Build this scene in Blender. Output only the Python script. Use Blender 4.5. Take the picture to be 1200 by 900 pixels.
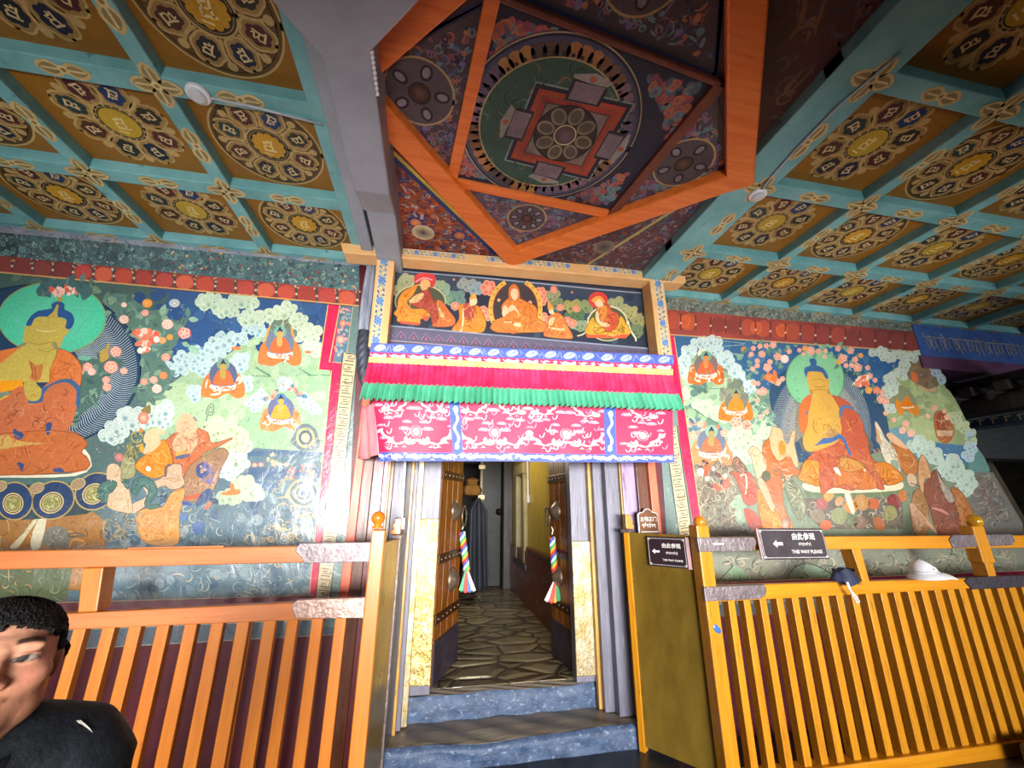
import bpy, bmesh, math, random
from mathutils import Vector, Matrix
from mathutils.geometry import tessellate_polygon
S = bpy.context.scene
for o in list(bpy.data.objects): bpy.data.objects.remove(o)
COL = S.collection
PI = math.pi
# ---------------------------------------------------------------- camera
FOC, PITCH, YAW, ROLL = 464.858, .296584, .189642, .0043465
CAM = Vector((0, -3.6, 1.85))
cp, sp, cy, sy = math.cos(PITCH), math.sin(PITCH), math.cos(YAW), math.sin(YAW)
FWD = Vector((sy*cp, cy*cp, sp)); R0 = Vector((cy, -sy, 0)); U0 = R0.cross(FWD)
RGT = R0*math.cos(ROLL) + U0*math.sin(ROLL); UPV = U0*math.cos(ROLL) - R0*math.sin(ROLL)
cd = bpy.data.cameras.new('camera'); cd.sensor_width = 36; cd.lens = FOC/1200*36; cd.clip_start = .02
cam = bpy.data.objects.new('camera', cd); COL.objects.link(cam)
m3 = Matrix((RGT, UPV, -FWD)).transposed()
cam.matrix_world = Matrix.Translation(CAM) @ m3.to_4x4()
S.camera = cam
# ---------------------------------------------------------------- light
S.view_settings.view_transform = 'Standard'; S.view_settings.look = 'None'
S.view_settings.gamma = 1; S.view_settings.use_curve_mapping = False
S.view_settings.exposure = EXPOSURE = 0.0
w = bpy.data.worlds.new('world'); S.world = w; w.use_nodes = True
w.node_tree.nodes['Background'].inputs[0].default_value = (.86, .93, 1, 1)
w.node_tree.nodes['Background'].inputs[1].default_value = .13
def area(name, loc, target, sx, sy_, power, col=(1, 1, 1), spread=180):
    l = bpy.data.lights.new(name, 'AREA'); l.shape = 'RECTANGLE'; l.size = sx; l.size_y = sy_
    l.energy = power; l.color = col; l.spread = math.radians(spread)
    o = bpy.data.objects.new(name, l); COL.objects.link(o); o.location = loc
    o.rotation_euler = (Vector(target)-Vector(loc)).to_track_quat('-Z', 'Y').to_euler()
    return o
area('daylight_low_left', (-5.7, -7.5, .35), (-1.7, 0, 1.25), 2.4, .9, 11, (1, .98, .95), 62)
area('daylight_far_opening', (1.6, -12, 1.6), (1.2, 0, 1.5), 8, 2.4, 290, (1, .97, .94), 46)
area('daylight_upper_opening', (.0, -9, 1.9), (.4, 0, 2.5), 5, 1.0, 62, (1, .975, .95), 42)
area('ceiling_fill_uplight', (.9, -5.7, .15), (.9, -.15, 4.0), 9, .5, 60, (1, .98, .95), 34)  # added uplight, brightens the ceiling near the wall; no such source seen
area('right_recess_fill', (9.5, -7, 1.8), (7.2, 1.2, 2.8), 2.5, 2, 42, (.96, .98, 1), 70)  # fill light added to lift the dark recess at the right
def pt(name, loc, power, col, r=.1):
    l = bpy.data.lights.new(name, 'POINT'); l.energy = power; l.color = col; l.shadow_soft_size = r
    o = bpy.data.objects.new(name, l); COL.objects.link(o); o.location = loc
pt('hall_fill_light', (.75, 2.6, 2.75), 52, (1, .86, .62), .15)  # warm fill added to brighten the hall; no fixture seen
# ---------------------------------------------------------------- pixel -> place
def ray(x, y): return FWD*FOC + RGT*(x-600) - UPV*(y-450)
def onY(x, y, Y=0.0):
    d = ray(x, y); return CAM + d*((Y-CAM.y)/d.y)
def onZ(x, y, Z=0.0):
    d = ray(x, y); return CAM + d*((Z-CAM.z)/d.z)
def onX(x, y, X=0.0):
    d = ray(x, y); return CAM + d*((X-CAM.x)/d.x)
# ---------------------------------------------------------------- materials
def lin(h):
    if not isinstance(h, str): return tuple(h)
    h = h.lstrip('#'); r = [int(h[i:i+2], 16)/255 for i in (0, 2, 4)]
    return tuple((c/12.92 if c <= .04045 else ((c+.055)/1.055)**2.4) for c in r)
MATS = {}
def nn(t, typ, **k):
    n = t.nodes.new(typ)
    for a, b in k.items(): setattr(n, a, b)
    return n
def base_mat(name):
    m = bpy.data.materials.new(name); m.use_nodes = True
    t = m.node_tree; return m, t, t.nodes['Principled BSDF']
def mixc(t, fac, a, b, blend='MIX'):
    n = nn(t, 'ShaderNodeMix', data_type='RGBA', blend_type=blend)
    f = n.inputs[0]; A = n.inputs[6]; B = n.inputs[7]
    for s_, v in ((f, fac), (A, a), (B, b)):
        if hasattr(v, 'is_linked') or hasattr(v, 'links'): t.links.new(v, s_)
        elif isinstance(v, (int, float)): s_.default_value = v
        else: s_.default_value = (*lin(v), 1)
    return n.outputs[2]
def noise(t, scale, detail=5, rough=.6, vec=None, dist=0):
    n = nn(t, 'ShaderNodeTexNoise'); n.inputs['Scale'].default_value = scale
    n.inputs['Detail'].default_value = detail; n.inputs['Roughness'].default_value = rough; n.inputs['Distortion'].default_value = dist
    if vec is not None: t.links.new(vec, n.inputs['Vector'])
    return n.outputs['Fac']
def ramp(t, fac, stops):
    n = nn(t, 'ShaderNodeValToRGB'); e = n.color_ramp.elements
    while len(e) < len(stops): e.new(.5)
    for q, (p, c) in zip(e, stops): q.position = p; q.color = (*lin(c), 1) if not isinstance(c, (int, float)) else (c, c, c, 1)
    t.links.new(fac, n.inputs[0]); return n.outputs[0]
def coords(t, scale=(1, 1, 1)):
    tc = nn(t, 'ShaderNodeTexCoord'); mp = nn(t, 'ShaderNodeMapping'); mp.inputs['Scale'].default_value = scale
    t.links.new(tc.outputs['Object'], mp.inputs[0]); return mp.outputs[0]
def bump(t, h, strength, dist=.01):
    n = nn(t, 'ShaderNodeBump'); n.inputs['Strength'].default_value = strength; n.inputs['Distance'].default_value = dist
    t.links.new(h, n.inputs['Height']); return n.outputs[0]
def mat(name, c1, c2=None, scale=(6, 6, 6), ns=1., rough=.5, metal=0., bmp=.15, spec=.5, contrast=(.35, .65), rvar=.12, c3=None, wear=.62, dist=0, bdist=.01):
    """mottled surface: two colours mixed by a stretched noise, optional worn patches of a third"""
    if name in MATS: return MATS[name]
    m, t, p = base_mat(name); MATS[name] = m
    v = coords(t, scale); f = noise(t, ns, 6, .62, v, dist)
    c = ramp(t, f, [(contrast[0], c1), (contrast[1], c2 or c1)])
    if c3:
        f2 = noise(t, ns*2.3, 8, .7, v); k = ramp(t, f2, [(wear-.04, 0.), (wear+.05, 1.)])
        c = mixc(t, k, c, c3)
    t.links.new(c, p.inputs['Base Color'])
    rr = nn(t, 'ShaderNodeMapRange'); rr.inputs[3].default_value = max(.03, rough-rvar); rr.inputs[4].default_value = min(1, rough+rvar)
    f3 = noise(t, ns*1.7, 4, .6, v); t.links.new(f3, rr.inputs[0]); t.links.new(rr.outputs[0], p.inputs['Roughness'])
    p.inputs['Metallic'].default_value = metal; p.inputs['Specular IOR Level'].default_value = spec
    if bmp: t.links.new(bump(t, noise(t, ns*3, 6, .6, v), bmp, bdist), p.inputs['Normal'])
    return m
def painted(name, rough=.4, spec=.5, dirt=.35, bmp=.12, grime='#3b3a36', sc=3., bsc=26, coat=0., stretch=(1, 1, 1), bd=.006, rv=.14):
    """surface paint: the colour attribute of the brushwork, worn and soiled by noise"""
    if name in MATS: return MATS[name]
    m, t, p = base_mat(name); MATS[name] = m
    a = nn(t, 'ShaderNodeAttribute'); a.attribute_name = 'Col'
    v = coords(t, stretch)
    f = noise(t, sc, 8, .68, v); k = ramp(t, f, [(.42, 0.), (.75, 1.)])
    k2 = nn(t, 'ShaderNodeMath', operation='MULTIPLY'); t.links.new(k, k2.inputs[0]); k2.inputs[1].default_value = dirt
    c = mixc(t, k2.outputs[0], a.outputs['Color'], grime)
    g = noise(t, 60, 6, .7, v); gm = ramp(t, g, [(.3, .78), (.7, 1.12)])
    c = mixc(t, 1., c, gm, 'MULTIPLY')
    t.links.new(c, p.inputs['Base Color'])
    rr = nn(t, 'ShaderNodeMapRange'); rr.inputs[3].default_value = max(.05, rough-rv); rr.inputs[4].default_value = rough+rv
    t.links.new(noise(t, 5, 6, .65, v), rr.inputs[0]); t.links.new(rr.outputs[0], p.inputs['Roughness'])
    p.inputs['Specular IOR Level'].default_value = spec; p.inputs['Coat Weight'].default_value = coat; p.inputs['Coat Roughness'].default_value = .25
    if bmp: t.links.new(bump(t, noise(t, bsc, 7, .62, v, .6), bmp, bd), p.inputs['Normal'])
    return m
WOODX = lambda n, a, b, c3=None, **k: mat(n, a, b, scale=(1.2, 14, 14), ns=1.6, rough=k.pop('rough', .34), c3=c3, bmp=.1, **k)
WOODZ = lambda n, a, b, c3=None, **k: mat(n, a, b, scale=(14, 14, 1.2), ns=1.6, rough=k.pop('rough', .34), c3=c3, bmp=.1, **k)
# ---------------------------------------------------------------- objects
def tag(o, label=None, cat=None, group=None, kind=None):
    if label: o['label'] = label
    if cat: o['category'] = cat
    if group: o['group'] = group
    if kind: o['kind'] = kind
    return o
def thing(name, label, cat, loc=(0, 0, 0), group=None):
    o = bpy.data.objects.new(name, None); COL.objects.link(o); o.location = loc; o.empty_display_size = .1
    return tag(o, label, cat, group)
def link(o, parent=None):
    COL.objects.link(o)
    if parent is not None:
        o.parent = parent
        if parent.parent is None: o.matrix_parent_inverse = Matrix.Translation(-parent.location)
    return o
class MB:
    """collects shapes (world coordinates) and links them as ONE mesh object"""
    def __init__(s): s.b = bmesh.new()
    def _face(s, vs):
        try: return s.b.faces.new(vs)
        except ValueError: return None
    def box(s, c, d, rz=0, M=None):
        c = Vector(c); h = Vector(d)/2; R = Matrix.Rotation(rz, 3, 'Z') if M is None else M
        v = [s.b.verts.new(c + R @ Vector((h.x*i, h.y*j, h.z*k))) for i in (-1, 1) for j in (-1, 1) for k in (-1, 1)]
        for f in ((0, 1, 3, 2), (4, 6, 7, 5), (0, 4, 5, 1), (2, 3, 7, 6), (0, 2, 6, 4), (1, 5, 7, 3)): s._face([v[i] for i in f])
        return s
    def bb(s, x0, x1, y0, y1, z0, z1): return s.box(((x0+x1)/2, (y0+y1)/2, (z0+z1)/2), (abs(x1-x0), abs(y1-y0), abs(z1-z0)))
    def prism(s, pts, vec):
        """closed outline of 3D points extruded along vec"""
        vec = Vector(vec); a = [s.b.verts.new(Vector(p)) for p in pts]; b = [s.b.verts.new(Vector(p)+vec) for p in pts]
        n = len(pts); s._face(a); s._face(b[::-1])
        for i in range(n): s._face([a[i], b[i], b[(i+1) % n], a[(i+1) % n]])
        return s
    def bar(s, p, q, w, h, up=(0, 0, 1)):
        p, q = Vector(p), Vector(q); d = (q-p).normalized(); x = d.cross(Vector(up)).normalized(); z = x.cross(d)
        o = [p + x*(w/2*i) + z*(h/2*j) for i, j in ((-1, -1), (1, -1), (1, 1), (-1, 1))]
        return s.prism(o, q-p)
    def tube(s, pts, r, n=10, cap=True):
        pts = [Vector(p) for p in pts]; R = r if hasattr(r, '__len__') else [r]*len(pts); rings = []; x = None
        for i, p in enumerate(pts):
            d = (pts[min(i+1, len(pts)-1)] - pts[max(i-1, 0)]).normalized()
            if x is None: x = d.orthogonal().normalized()
            x = (x - d*x.dot(d)).normalized(); y = d.cross(x)
            rings.append([s.b.verts.new(p + (x*math.cos(a)+y*math.sin(a))*R[i]) for a in [2*PI*k/n for k in range(n)]])
        for a, b in zip(rings, rings[1:]):
            for k in range(n): s._face([a[k], a[(k+1) % n], b[(k+1) % n], b[k]])
        if cap: s._face(rings[0][::-1]); s._face(rings[-1])
        return s
    def lathe(s, prof, c, n=24, axis=(0, 0, 1), sx=1, sy_=1):
        ax = Vector(axis).normalized(); x = ax.orthogonal().normalized() if abs(ax.z) < .99 else Vector((1, 0, 0)); y = ax.cross(x); c = Vector(c)
        rings = [[s.b.verts.new(c + ax*h + (x*math.cos(a)*sx+y*math.sin(a)*sy_)*max(r, 1e-4)) for a in [2*PI*k/n for k in range(n)]] for r, h in prof]
        for a, b in zip(rings, rings[1:]):
            for k in range(n): s._face([a[k], a[(k+1) % n], b[(k+1) % n], b[k]])
        s._face(rings[0][::-1]); s._face(rings[-1]); return s
    def ball(s, c, r, n=16, sc=(1, 1, 1), M=None):
        c = Vector(c); m = n//2; rows = []
        for i in range(m+1):
            th = PI*i/m
            row = [Vector((math.sin(th)*math.cos(2*PI*k/n)*sc[0], math.sin(th)*math.sin(2*PI*k/n)*sc[1], math.cos(th)*sc[2]))*r for k in range(n)] if 0 < i < m else [Vector((0, 0, math.cos(th)*sc[2]))*r]
            rows.append([s.b.verts.new(c + (M @ p if M else p)) for p in row])
        for i in range(m):
            a, b = rows[i], rows[i+1]
            for k in range(n):
                f = [a[k % len(a)], a[(k+1) % len(a)], b[(k+1) % len(b)], b[k % len(b)]]
                g = []
                for q in f:
                    if q not in g: g.append(q)
                if len(g) > 2: s._face(g)
        return s
    def grid(s, fn, nu, nv, two=None):
        g = [[s.b.verts.new(fn(i/nu, j/nv)) for j in range(nv+1)] for i in range(nu+1)]
        for i in range(nu):
            for j in range(nv): s._face([g[i][j], g[i+1][j], g[i+1][j+1], g[i][j+1]])
        return s
    def build(s, name, m, parent=None, bevel=0, smooth=False, solid=0, seg=2, sub=0):
        bmesh.ops.recalc_face_normals(s.b, faces=s.b.faces[:])
        me = bpy.data.meshes.new(name); s.b.to_mesh(me); s.b.free()
        if smooth:
            for p in me.polygons: p.use_smooth = True
        ms = m if isinstance(m, (list, tuple)) else [m]
        for q in ms: me.materials.append(q)
        o = link(bpy.data.objects.new(name, me), parent)
        if solid: k = o.modifiers.new('solid', 'SOLIDIFY'); k.thickness = solid; k.offset = 0
        if sub: k = o.modifiers.new('sub', 'SUBSURF'); k.levels = sub; k.render_levels = sub
        if bevel: k = o.modifiers.new('bevel', 'BEVEL'); k.width = bevel; k.segments = seg; k.limit_method = 'ANGLE'; k.angle_limit = .6
        return o
def struct(o): o['kind'] = 'structure'; return o
def copy_tree(o, parent=None):
    c = o.copy(); COL.objects.link(c)
    if parent: c.parent = parent
    for ch in list(o.children): copy_tree(ch, c)
    return c
def cr(pts, n=5, closed=True):
    """Catmull-Rom through 2D points"""
    N = len(pts); out = []
    for i in range(N if closed else N-1):
        g = (lambda k: pts[k % N]) if closed else (lambda k: pts[min(max(k, 0), N-1)])
        p0, p1, p2, p3 = g(i-1), g(i), g(i+1), g(i+2)
        for k in range(n):
            t = k/n
            out.append(tuple(.5*((2*p1[j]) + (p2[j]-p0[j])*t + (2*p0[j]-5*p1[j]+4*p2[j]-p3[j])*t*t + (3*p1[j]-p0[j]-3*p2[j]+p3[j])*t**3) for j in range(len(p1))))
    if not closed: out.append(tuple(pts[-1]))
    return out
class Paint:
    """brushwork: flat coloured shapes laid on one surface in thin coats; fn(x, y, coat) -> 3D"""
    H = .00022
    def __init__(s, fn, seed=1, gain=1.): s.fn = fn; s.V = []; s.F = []; s.C = []; s.r = random.Random(seed); s.g = gain
    def c(s, h, j=.06):
        k = s.g*(1+s.r.uniform(-j, j)); return tuple(min(1, v*k) for v in lin(h))
    def poly(s, pts, col, L, sm=0, j=.06):
        if sm: pts = cr(pts, sm)
        c = s.c(col, j); b = len(s.V)
        s.V += [s.fn(x, y, L*s.H) for x, y in pts]; s.C += [c]*len(pts)
        for t in tessellate_polygon([[Vector((x, y, 0)) for x, y in pts]]): s.F.append((b+t[0], b+t[1], b+t[2]))
    def quadgrid(s, x0, y0, x1, y1, nx, ny, colf, L):
        b = len(s.V)
        for i in range(nx+1):
            for k in range(ny+1):
                x = x0+(x1-x0)*i/nx; y = y0+(y1-y0)*k/ny
                s.V.append(s.fn(x, y, L*s.H)); s.C.append(tuple(q*s.g for q in lin(colf(x, y))))
        for i in range(nx):
            for k in range(ny):
                a = b+i*(ny+1)+k; s.F.append((a, a+ny+1, a+ny+2, a+1))
    def line(s, pts, w, col, L, sm=4, taper=.0, j=.06):
        if sm and len(pts) > 2: pts = cr(pts, sm, False)
        c = s.c(col, j); b = len(s.V); n = len(pts)
        for i, (x, y) in enumerate(pts):
            a = pts[max(i-1, 0)]; d = pts[min(i+1, n-1)]
            dx, dy = d[0]-a[0], d[1]-a[1]; q = math.hypot(dx, dy) or 1
            t = i/(n-1); ww = w/2*(1-taper*(1-math.sin(PI*min(1, max(0, t)))))
            nx, ny = -dy/q*ww, dx/q*ww
            s.V += [s.fn(x+nx, y+ny, L*s.H), s.fn(x-nx, y-ny, L*s.H)]; s.C += [c, c]
        for i in range(n-1): s.F.append((b+2*i, b+2*i+1, b+2*i+3, b+2*i+2))
    def loop(s, pts, w, col, L, sm=0):
        if sm: pts = cr(pts, sm)
        s.line(list(pts)+[pts[0], pts[1]], w, col, L, sm=0)
    def disc(s, x, y, rx, col, L, ry=None, rot=0, n=16, mid=None, j=.06, scal=0, sn=8):
        ry = rx if ry is None else ry; c = s.c(col, j); m = s.c(mid, j) if mid else c; b = len(s.V)
        s.V.append(s.fn(x, y, L*s.H)); s.C.append(m); ca, sa = math.cos(rot), math.sin(rot)
        for k in range(n):
            a = 2*PI*k/n; q = 1+scal*abs(math.sin(a*sn/2)) - scal
            u, v = rx*q*math.cos(a), ry*q*math.sin(a)
            s.V.append(s.fn(x+u*ca-v*sa, y+u*sa+v*ca, L*s.H)); s.C.append(c)
        for k in range(n): s.F.append((b, b+1+k, b+1+(k+1) % n))
    def ring(s, x, y, rx, w, col, L, ry=None, rot=0, n=40, scal=0, sn=8, ph=0):
        ry = rx if ry is None else ry; ca, sa = math.cos(rot), math.sin(rot); P = []
        for k in range(n):
            a = 2*PI*k/n; q = 1+scal*abs(math.sin((a+ph)*sn/2))-scal; u, v = rx*q*math.cos(a), ry*q*math.sin(a); P.append((x+u*ca-v*sa, y+u*sa+v*ca))
        s.loop(P, w, col, L)
    # ---- motifs
    def cloud(s, x, y, w, h, L, rim='#cfdcc9', mid='#8fb09a', n=9, sw=True, r=None):
        q = s.r; r = (r or min(w, h)*.3)*1.15; pu = []
        for i in range(n):
            a = 2*PI*(i+q.uniform(-.3, .3))/n; k = 1 if i % 3 else .45
            pu.append((k, x+w/2*k*math.cos(a), y+h/2*k*math.sin(a), r*q.uniform(.75, 1.15), a))
        pu.sort(key=lambda p: (-p[0], p[2])); s.disc(x, y, w*.5, mid, L-.05, ry=h*.5, n=16)
        for i, (k, px, py, rr, a) in enumerate(pu):
            s.disc(px, py, rr, rim, L+i*.12, mid=mid, n=14)
            s.disc(px+(x-px)*.12, py+rr*.22, rr*.78, rim, L+i*.12+.05, mid=mid, n=12)
            if sw and i % 2: s.line([(px+rr*.55*math.cos(t)*(1-t/9), py+rr*.55*math.sin(t)*(1-t/9)) for t in [u*.8+a for u in range(7)]], rr*.15, rim, L+i*.12+.09, sm=2, taper=.6)
    def leaf(s, x, y, l, a, col, L, w=.32, rib=None):
        ca, sa = math.cos(a), math.sin(a)
        f = lambda u, v: (x+u*ca-v*sa, y+u*sa+v*ca)
        s.poly([f(0, 0), f(l*.3, l*w*.8), f(l*.65, l*w*.7), f(l, 0), f(l*.65, -l*w*.7), f(l*.3, -l*w*.8)], col, L, sm=3, j=.15)
        if rib: s.line([f(0, 0), f(l*.9, 0)], l*.04, rib, L+.1, sm=0)
    def flower(s, x, y, r, L, col='#e07a6a', light='#f3c9b8', mid='#e9a070', n=6):
        a0 = s.r.uniform(0, 6)
        for k in range(n):
            a = a0+2*PI*k/n; s.disc(x+r*.6*math.cos(a), y+r*.6*math.sin(a), r*.5, light, L+k*.05, mid=col, n=9)
        s.disc(x, y, r*.4, light, L+.5, mid=mid, n=9)
    def scrib(s, pts, n, cols, L, ln=8, w=.7, box=None, curl=1.):
        """n curling brush strokes inside a polygon"""
        xs = [p[0] for p in pts]; ys = [p[1] for p in pts]; q = s.r
        def inside(x, y):
            k = False; jj = len(pts)-1
            for i in range(len(pts)):
                if (pts[i][1] > y) != (pts[jj][1] > y) and x < (pts[jj][0]-pts[i][0])*(y-pts[i][1])/(pts[jj][1]-pts[i][1])+pts[i][0]: k = not k
                jj = i
            return k
        done = 0; tries = 0
        while done < n and tries < n*20:
            tries += 1; x, y = q.uniform(min(xs), max(xs)), q.uniform(min(ys), max(ys))
            if not inside(x, y): continue
            a = q.uniform(0, 6.28); da = q.uniform(-.7, .7)*curl; l = ln*q.uniform(.5, 1.3)/6; P = [(x, y)]
            for i in range(6): x += l*math.cos(a); y += l*math.sin(a); a += da; P.append((x, y))
            if not inside(x, y): continue
            s.line(P, w*q.uniform(.7, 1.4), q.choice(cols), L+q.random()*.6, sm=2, taper=.7); done += 1
    def puffs(s, pts, n, cols, L, r=3, mid=None):
        q = s.r; xs = [p[0] for p in pts]; ys = [p[1] for p in pts]
        def inside(x, y):
            k = False; jj = len(pts)-1
            for i in range(len(pts)):
                if (pts[i][1] > y) != (pts[jj][1] > y) and x < (pts[jj][0]-pts[i][0])*(y-pts[i][1])/(pts[jj][1]-pts[i][1])+pts[i][0]: k = not k
                jj = i
            return k
        d = t = 0
        while d < n and t < n*20:
            t += 1; x, y = q.uniform(min(xs), max(xs)), q.uniform(min(ys), max(ys))
            if inside(x, y): s.disc(x, y, r*q.uniform(.6, 1.3), q.choice(cols), L+q.random()*.5, ry=r*q.uniform(.5, 1.1), n=9, mid=mid, rot=q.uniform(0, 3)); d += 1
    def build(s, name, m, parent=None):
        me = bpy.data.meshes.new(name); me.from_pydata([tuple(v) for v in s.V], [], s.F)
        at = me.color_attributes.new('Col', 'FLOAT_COLOR', 'POINT')
        at.data.foreach_set('color', [q for c in s.C for q in (*c, 1.)])
        me.materials.append(m); me.update()
        return link(bpy.data.objects.new(name, me), parent)
def on_wall(Y, ext=0): return lambda x, y, k: onY(x, y, Y) - Vector((0, k, 0))
def zo(x0, y0, s): return lambda *l: [(x0+a*s, y0+b*s) for a, b in l]
# ---------------------------------------------------------------- palette of surfaces
MAROON = mat('maroon_wall_paint', '#4a0f1c', '#5d1826', scale=(2, 2, 2), ns=1.5, rough=.45, bmp=.2, c3='#35101a', wear=.66)
STONE = mat('dark_stone', '#33373d', '#4b5057', scale=(3, 3, 3), ns=1.5, rough=.5, bmp=.4, c3='#6a6a68', wear=.7)
STEP_B = mat('blue_worn_stone', '#263a58', '#44597a', scale=(6, 6, 9), ns=1.6, rough=.55, bmp=.5, c3='#74869c', wear=.6)
STEP_T = mat('worn_step_top', '#6b6258', '#8a8072', scale=(2, 7, 3), ns=1.5, rough=.42, bmp=.3, c3='#a8a49c', wear=.7)
BRASS = mat('brass_sheet', '#745c22', '#b8963f', scale=(1.6, 1.6, .8), ns=1.3, rough=.3, metal=.55, bmp=.12, contrast=(.3, .68), c3='#8f6c2c', wear=.66, bdist=.02)
BRASS_L = mat('bright_hammered_brass', '#a88d4c', '#c4ad74', scale=(5, 5, 3), ns=1.5, rough=.3, metal=.8, bmp=.8, c3='#b9b09a', wear=.6, bdist=.02)
PEWTER = mat('silvery_worn_brass', '#a89f88', '#927d48', scale=(7, 7, 5), ns=1.6, rough=.36, metal=.55, bmp=.5, c3='#8a7442', wear=.6, bdist=.008)
GREYW = mat('grey_worn_painted_wood', '#5b5a68', '#737283', scale=(16, 16, 1.6), ns=1.4, rough=.4, bmp=.3, c3='#9a9aa8', wear=.66)
DARKW = mat('dark_weathered_wood', '#2c2627', '#443b3c', scale=(16, 16, 1.5), ns=1.4, rough=.45, bmp=.3, c3='#6b6062', wear=.68)
BROWN = mat('brown_lacquer', '#4a2a1c', '#6b3a22', scale=(10, 10, 1.2), ns=1.4, rough=.3, bmp=.15, c3='#7e4a2c', wear=.66)
MARW = mat('dark_red_lacquer', '#5f2428', '#77343a', scale=(10, 10, 1.2), ns=1.4, rough=.28, bmp=.12)
LILAC = mat('lilac_worn_lacquer_and_sheen', '#8a7698', '#a894b4', scale=(10, 10, 1.4), ns=1.4, rough=.3, bmp=.2, c3='#6a4a5c', wear=.62)  # lilac bands, and the painted sheen strip on the left surround
GOLDP = mat('gold_edge_paint', '#c9a054', '#a67a34', scale=(12, 12, 2), ns=1.6, rough=.3, bmp=.15, c3='#6a5840', wear=.6)
CORAL = mat('coral_red_paint', '#d8593c', '#e5714e', scale=(10, 10, 2), ns=1.4, rough=.35, bmp=.1, c3='#a8402c', wear=.68)
TEAL = mat('teal_beam_paint', '#5c959b', '#79b0b3', scale=(2, 2, 2), ns=1.6, rough=.5, bmp=.08, c3='#35737a', wear=.66)
GIRD = mat('grey_girder_paint', '#868a96', '#989ca8', scale=(1.5, 1.5, 1.5), ns=1.4, rough=.5, bmp=.05, c3='#6d7078', wear=.7)
DARK = mat('dark_timber', '#171a1d', '#24282b', scale=(3, 12, 12), ns=1.4, rough=.55, bmp=.2, c3='#3a3f40', wear=.68)
IRON = mat('dark_iron', '#2a211c', '#3d3129', scale=(8, 8, 8), ns=1.5, rough=.4, metal=.6, bmp=.2)
WHITEP = mat('white_plastic', '#d9dade', '#e4e5e8', scale=(5, 5, 5), rough=.4, bmp=0)
ORX = WOODX('orange_varnished_wood_lengthwise', '#bf6a35', '#cf7c3e', '#a2552c', wear=.66)
ORZ = WOODZ('orange_varnished_wood_upright', '#c06a22', '#d07c24', '#a5561c', wear=.66)
AMX = WOODX('amber_varnished_wood_lengthwise', '#bf7a14', '#d08b1a', '#94580f', wear=.66, rough=.28)
AMZ = WOODZ('amber_varnished_wood_upright', '#b97818', '#cc8a1e', '#8d5a1c', wear=.62, rough=.28)
STRUT = WOODX('orange_ceiling_strut', '#cf6420', '#e27a36', '#ab4c1e', wear=.64, rough=.4)
# ---------------------------------------------------------------- floor and walls
def flagstones(name, c1, c2, joint, scl, rough=.3, b=.5):
    m, t, p = base_mat(name)
    v = coords(t, scl); vor = nn(t, 'ShaderNodeTexVoronoi', feature='DISTANCE_TO_EDGE'); vor.inputs['Scale'].default_value = 1; t.links.new(v, vor.inputs['Vector'])
    vc = nn(t, 'ShaderNodeTexVoronoi'); vc.inputs['Scale'].default_value = 1; t.links.new(v, vc.inputs['Vector'])
    sx = nn(t, 'ShaderNodeSeparateColor'); t.links.new(vc.outputs['Color'], sx.inputs[0])
    c = ramp(t, sx.outputs[0], [(.1, c1), (.9, c2)]); k = ramp(t, vor.outputs['Distance'], [(.0, 1.), (.07, 0.)])
    c = mixc(t, k, c, joint); g = ramp(t, noise(t, 9, 6), [(.3, .75), (.7, 1.2)]); c = mixc(t, 1., c, g, 'MULTIPLY')
    t.links.new(c, p.inputs['Base Color']); p.inputs['Roughness'].default_value = rough
    h = nn(t, 'ShaderNodeMath', operation='MINIMUM'); t.links.new(vor.outputs['Distance'], h.inputs[0]); h.inputs[1].default_value = .22
    ad = nn(t, 'ShaderNodeMath', operation='MULTIPLY_ADD'); t.links.new(noise(t, 2.2, 5), ad.inputs[0]); ad.inputs[1].default_value = .5; t.links.new(h.outputs[0], ad.inputs[2])
    t.links.new(bump(t, ad.outputs[0], b, .12), p.inputs['Normal']); return m
struct(MB().bb(-9, 11, -16, 1.2, -.2, 0).build('floor', flagstones('porch_flagstones', '#23272c', '#3b3f45', '#15171a', (1.3, 1.3, 1.3), .35, .3)))
struct(MB().bb(-.6, 1.9, .461, 6.2, .02, .345).build('floor_hall', flagstones('polished_hall_stones', '#726852', '#94876a', '#3f382c', (2.5, 4.4, 2), .24, .5)))
XL = onY(411, 582, .0).x; XR = onY(772, 582, 0).x
struct(MB().bb(-7.2, XL, 0, 1.1, 0, 4.12).build('wall_left', MAROON))
bt, bb_ = onY(1062, 362, 0), onY(1192, 618, 0)
sl = (bb_.x-bt.x)/(bt.z-bb_.z)
xz = lambda z: bt.x + (bt.z-z)*sl
struct(MB().prism([(XR, 0, 0), (xz(0), 0, 0), (xz(4.12), 0, 4.12), (XR, 0, 4.12)], (0, 1.0, 0)).build('wall_right', MAROON))
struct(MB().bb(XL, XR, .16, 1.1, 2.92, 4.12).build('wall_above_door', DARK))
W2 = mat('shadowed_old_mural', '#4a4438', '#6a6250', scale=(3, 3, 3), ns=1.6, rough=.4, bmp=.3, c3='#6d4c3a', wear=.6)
a1, a2 = onY(1133, 490, 1.3), onY(1197, 600, 1.3)
sl2 = (a2.x-a1.x)/(a1.z-a2.z)
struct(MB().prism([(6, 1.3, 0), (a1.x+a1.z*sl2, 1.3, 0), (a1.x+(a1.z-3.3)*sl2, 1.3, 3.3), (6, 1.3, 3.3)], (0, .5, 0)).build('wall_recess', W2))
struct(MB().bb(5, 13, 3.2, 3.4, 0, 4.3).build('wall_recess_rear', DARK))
struct(MB().bb(11, 11.2, -9, 3.2, 0, 4.3).build('wall_far_right', W2))
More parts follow.
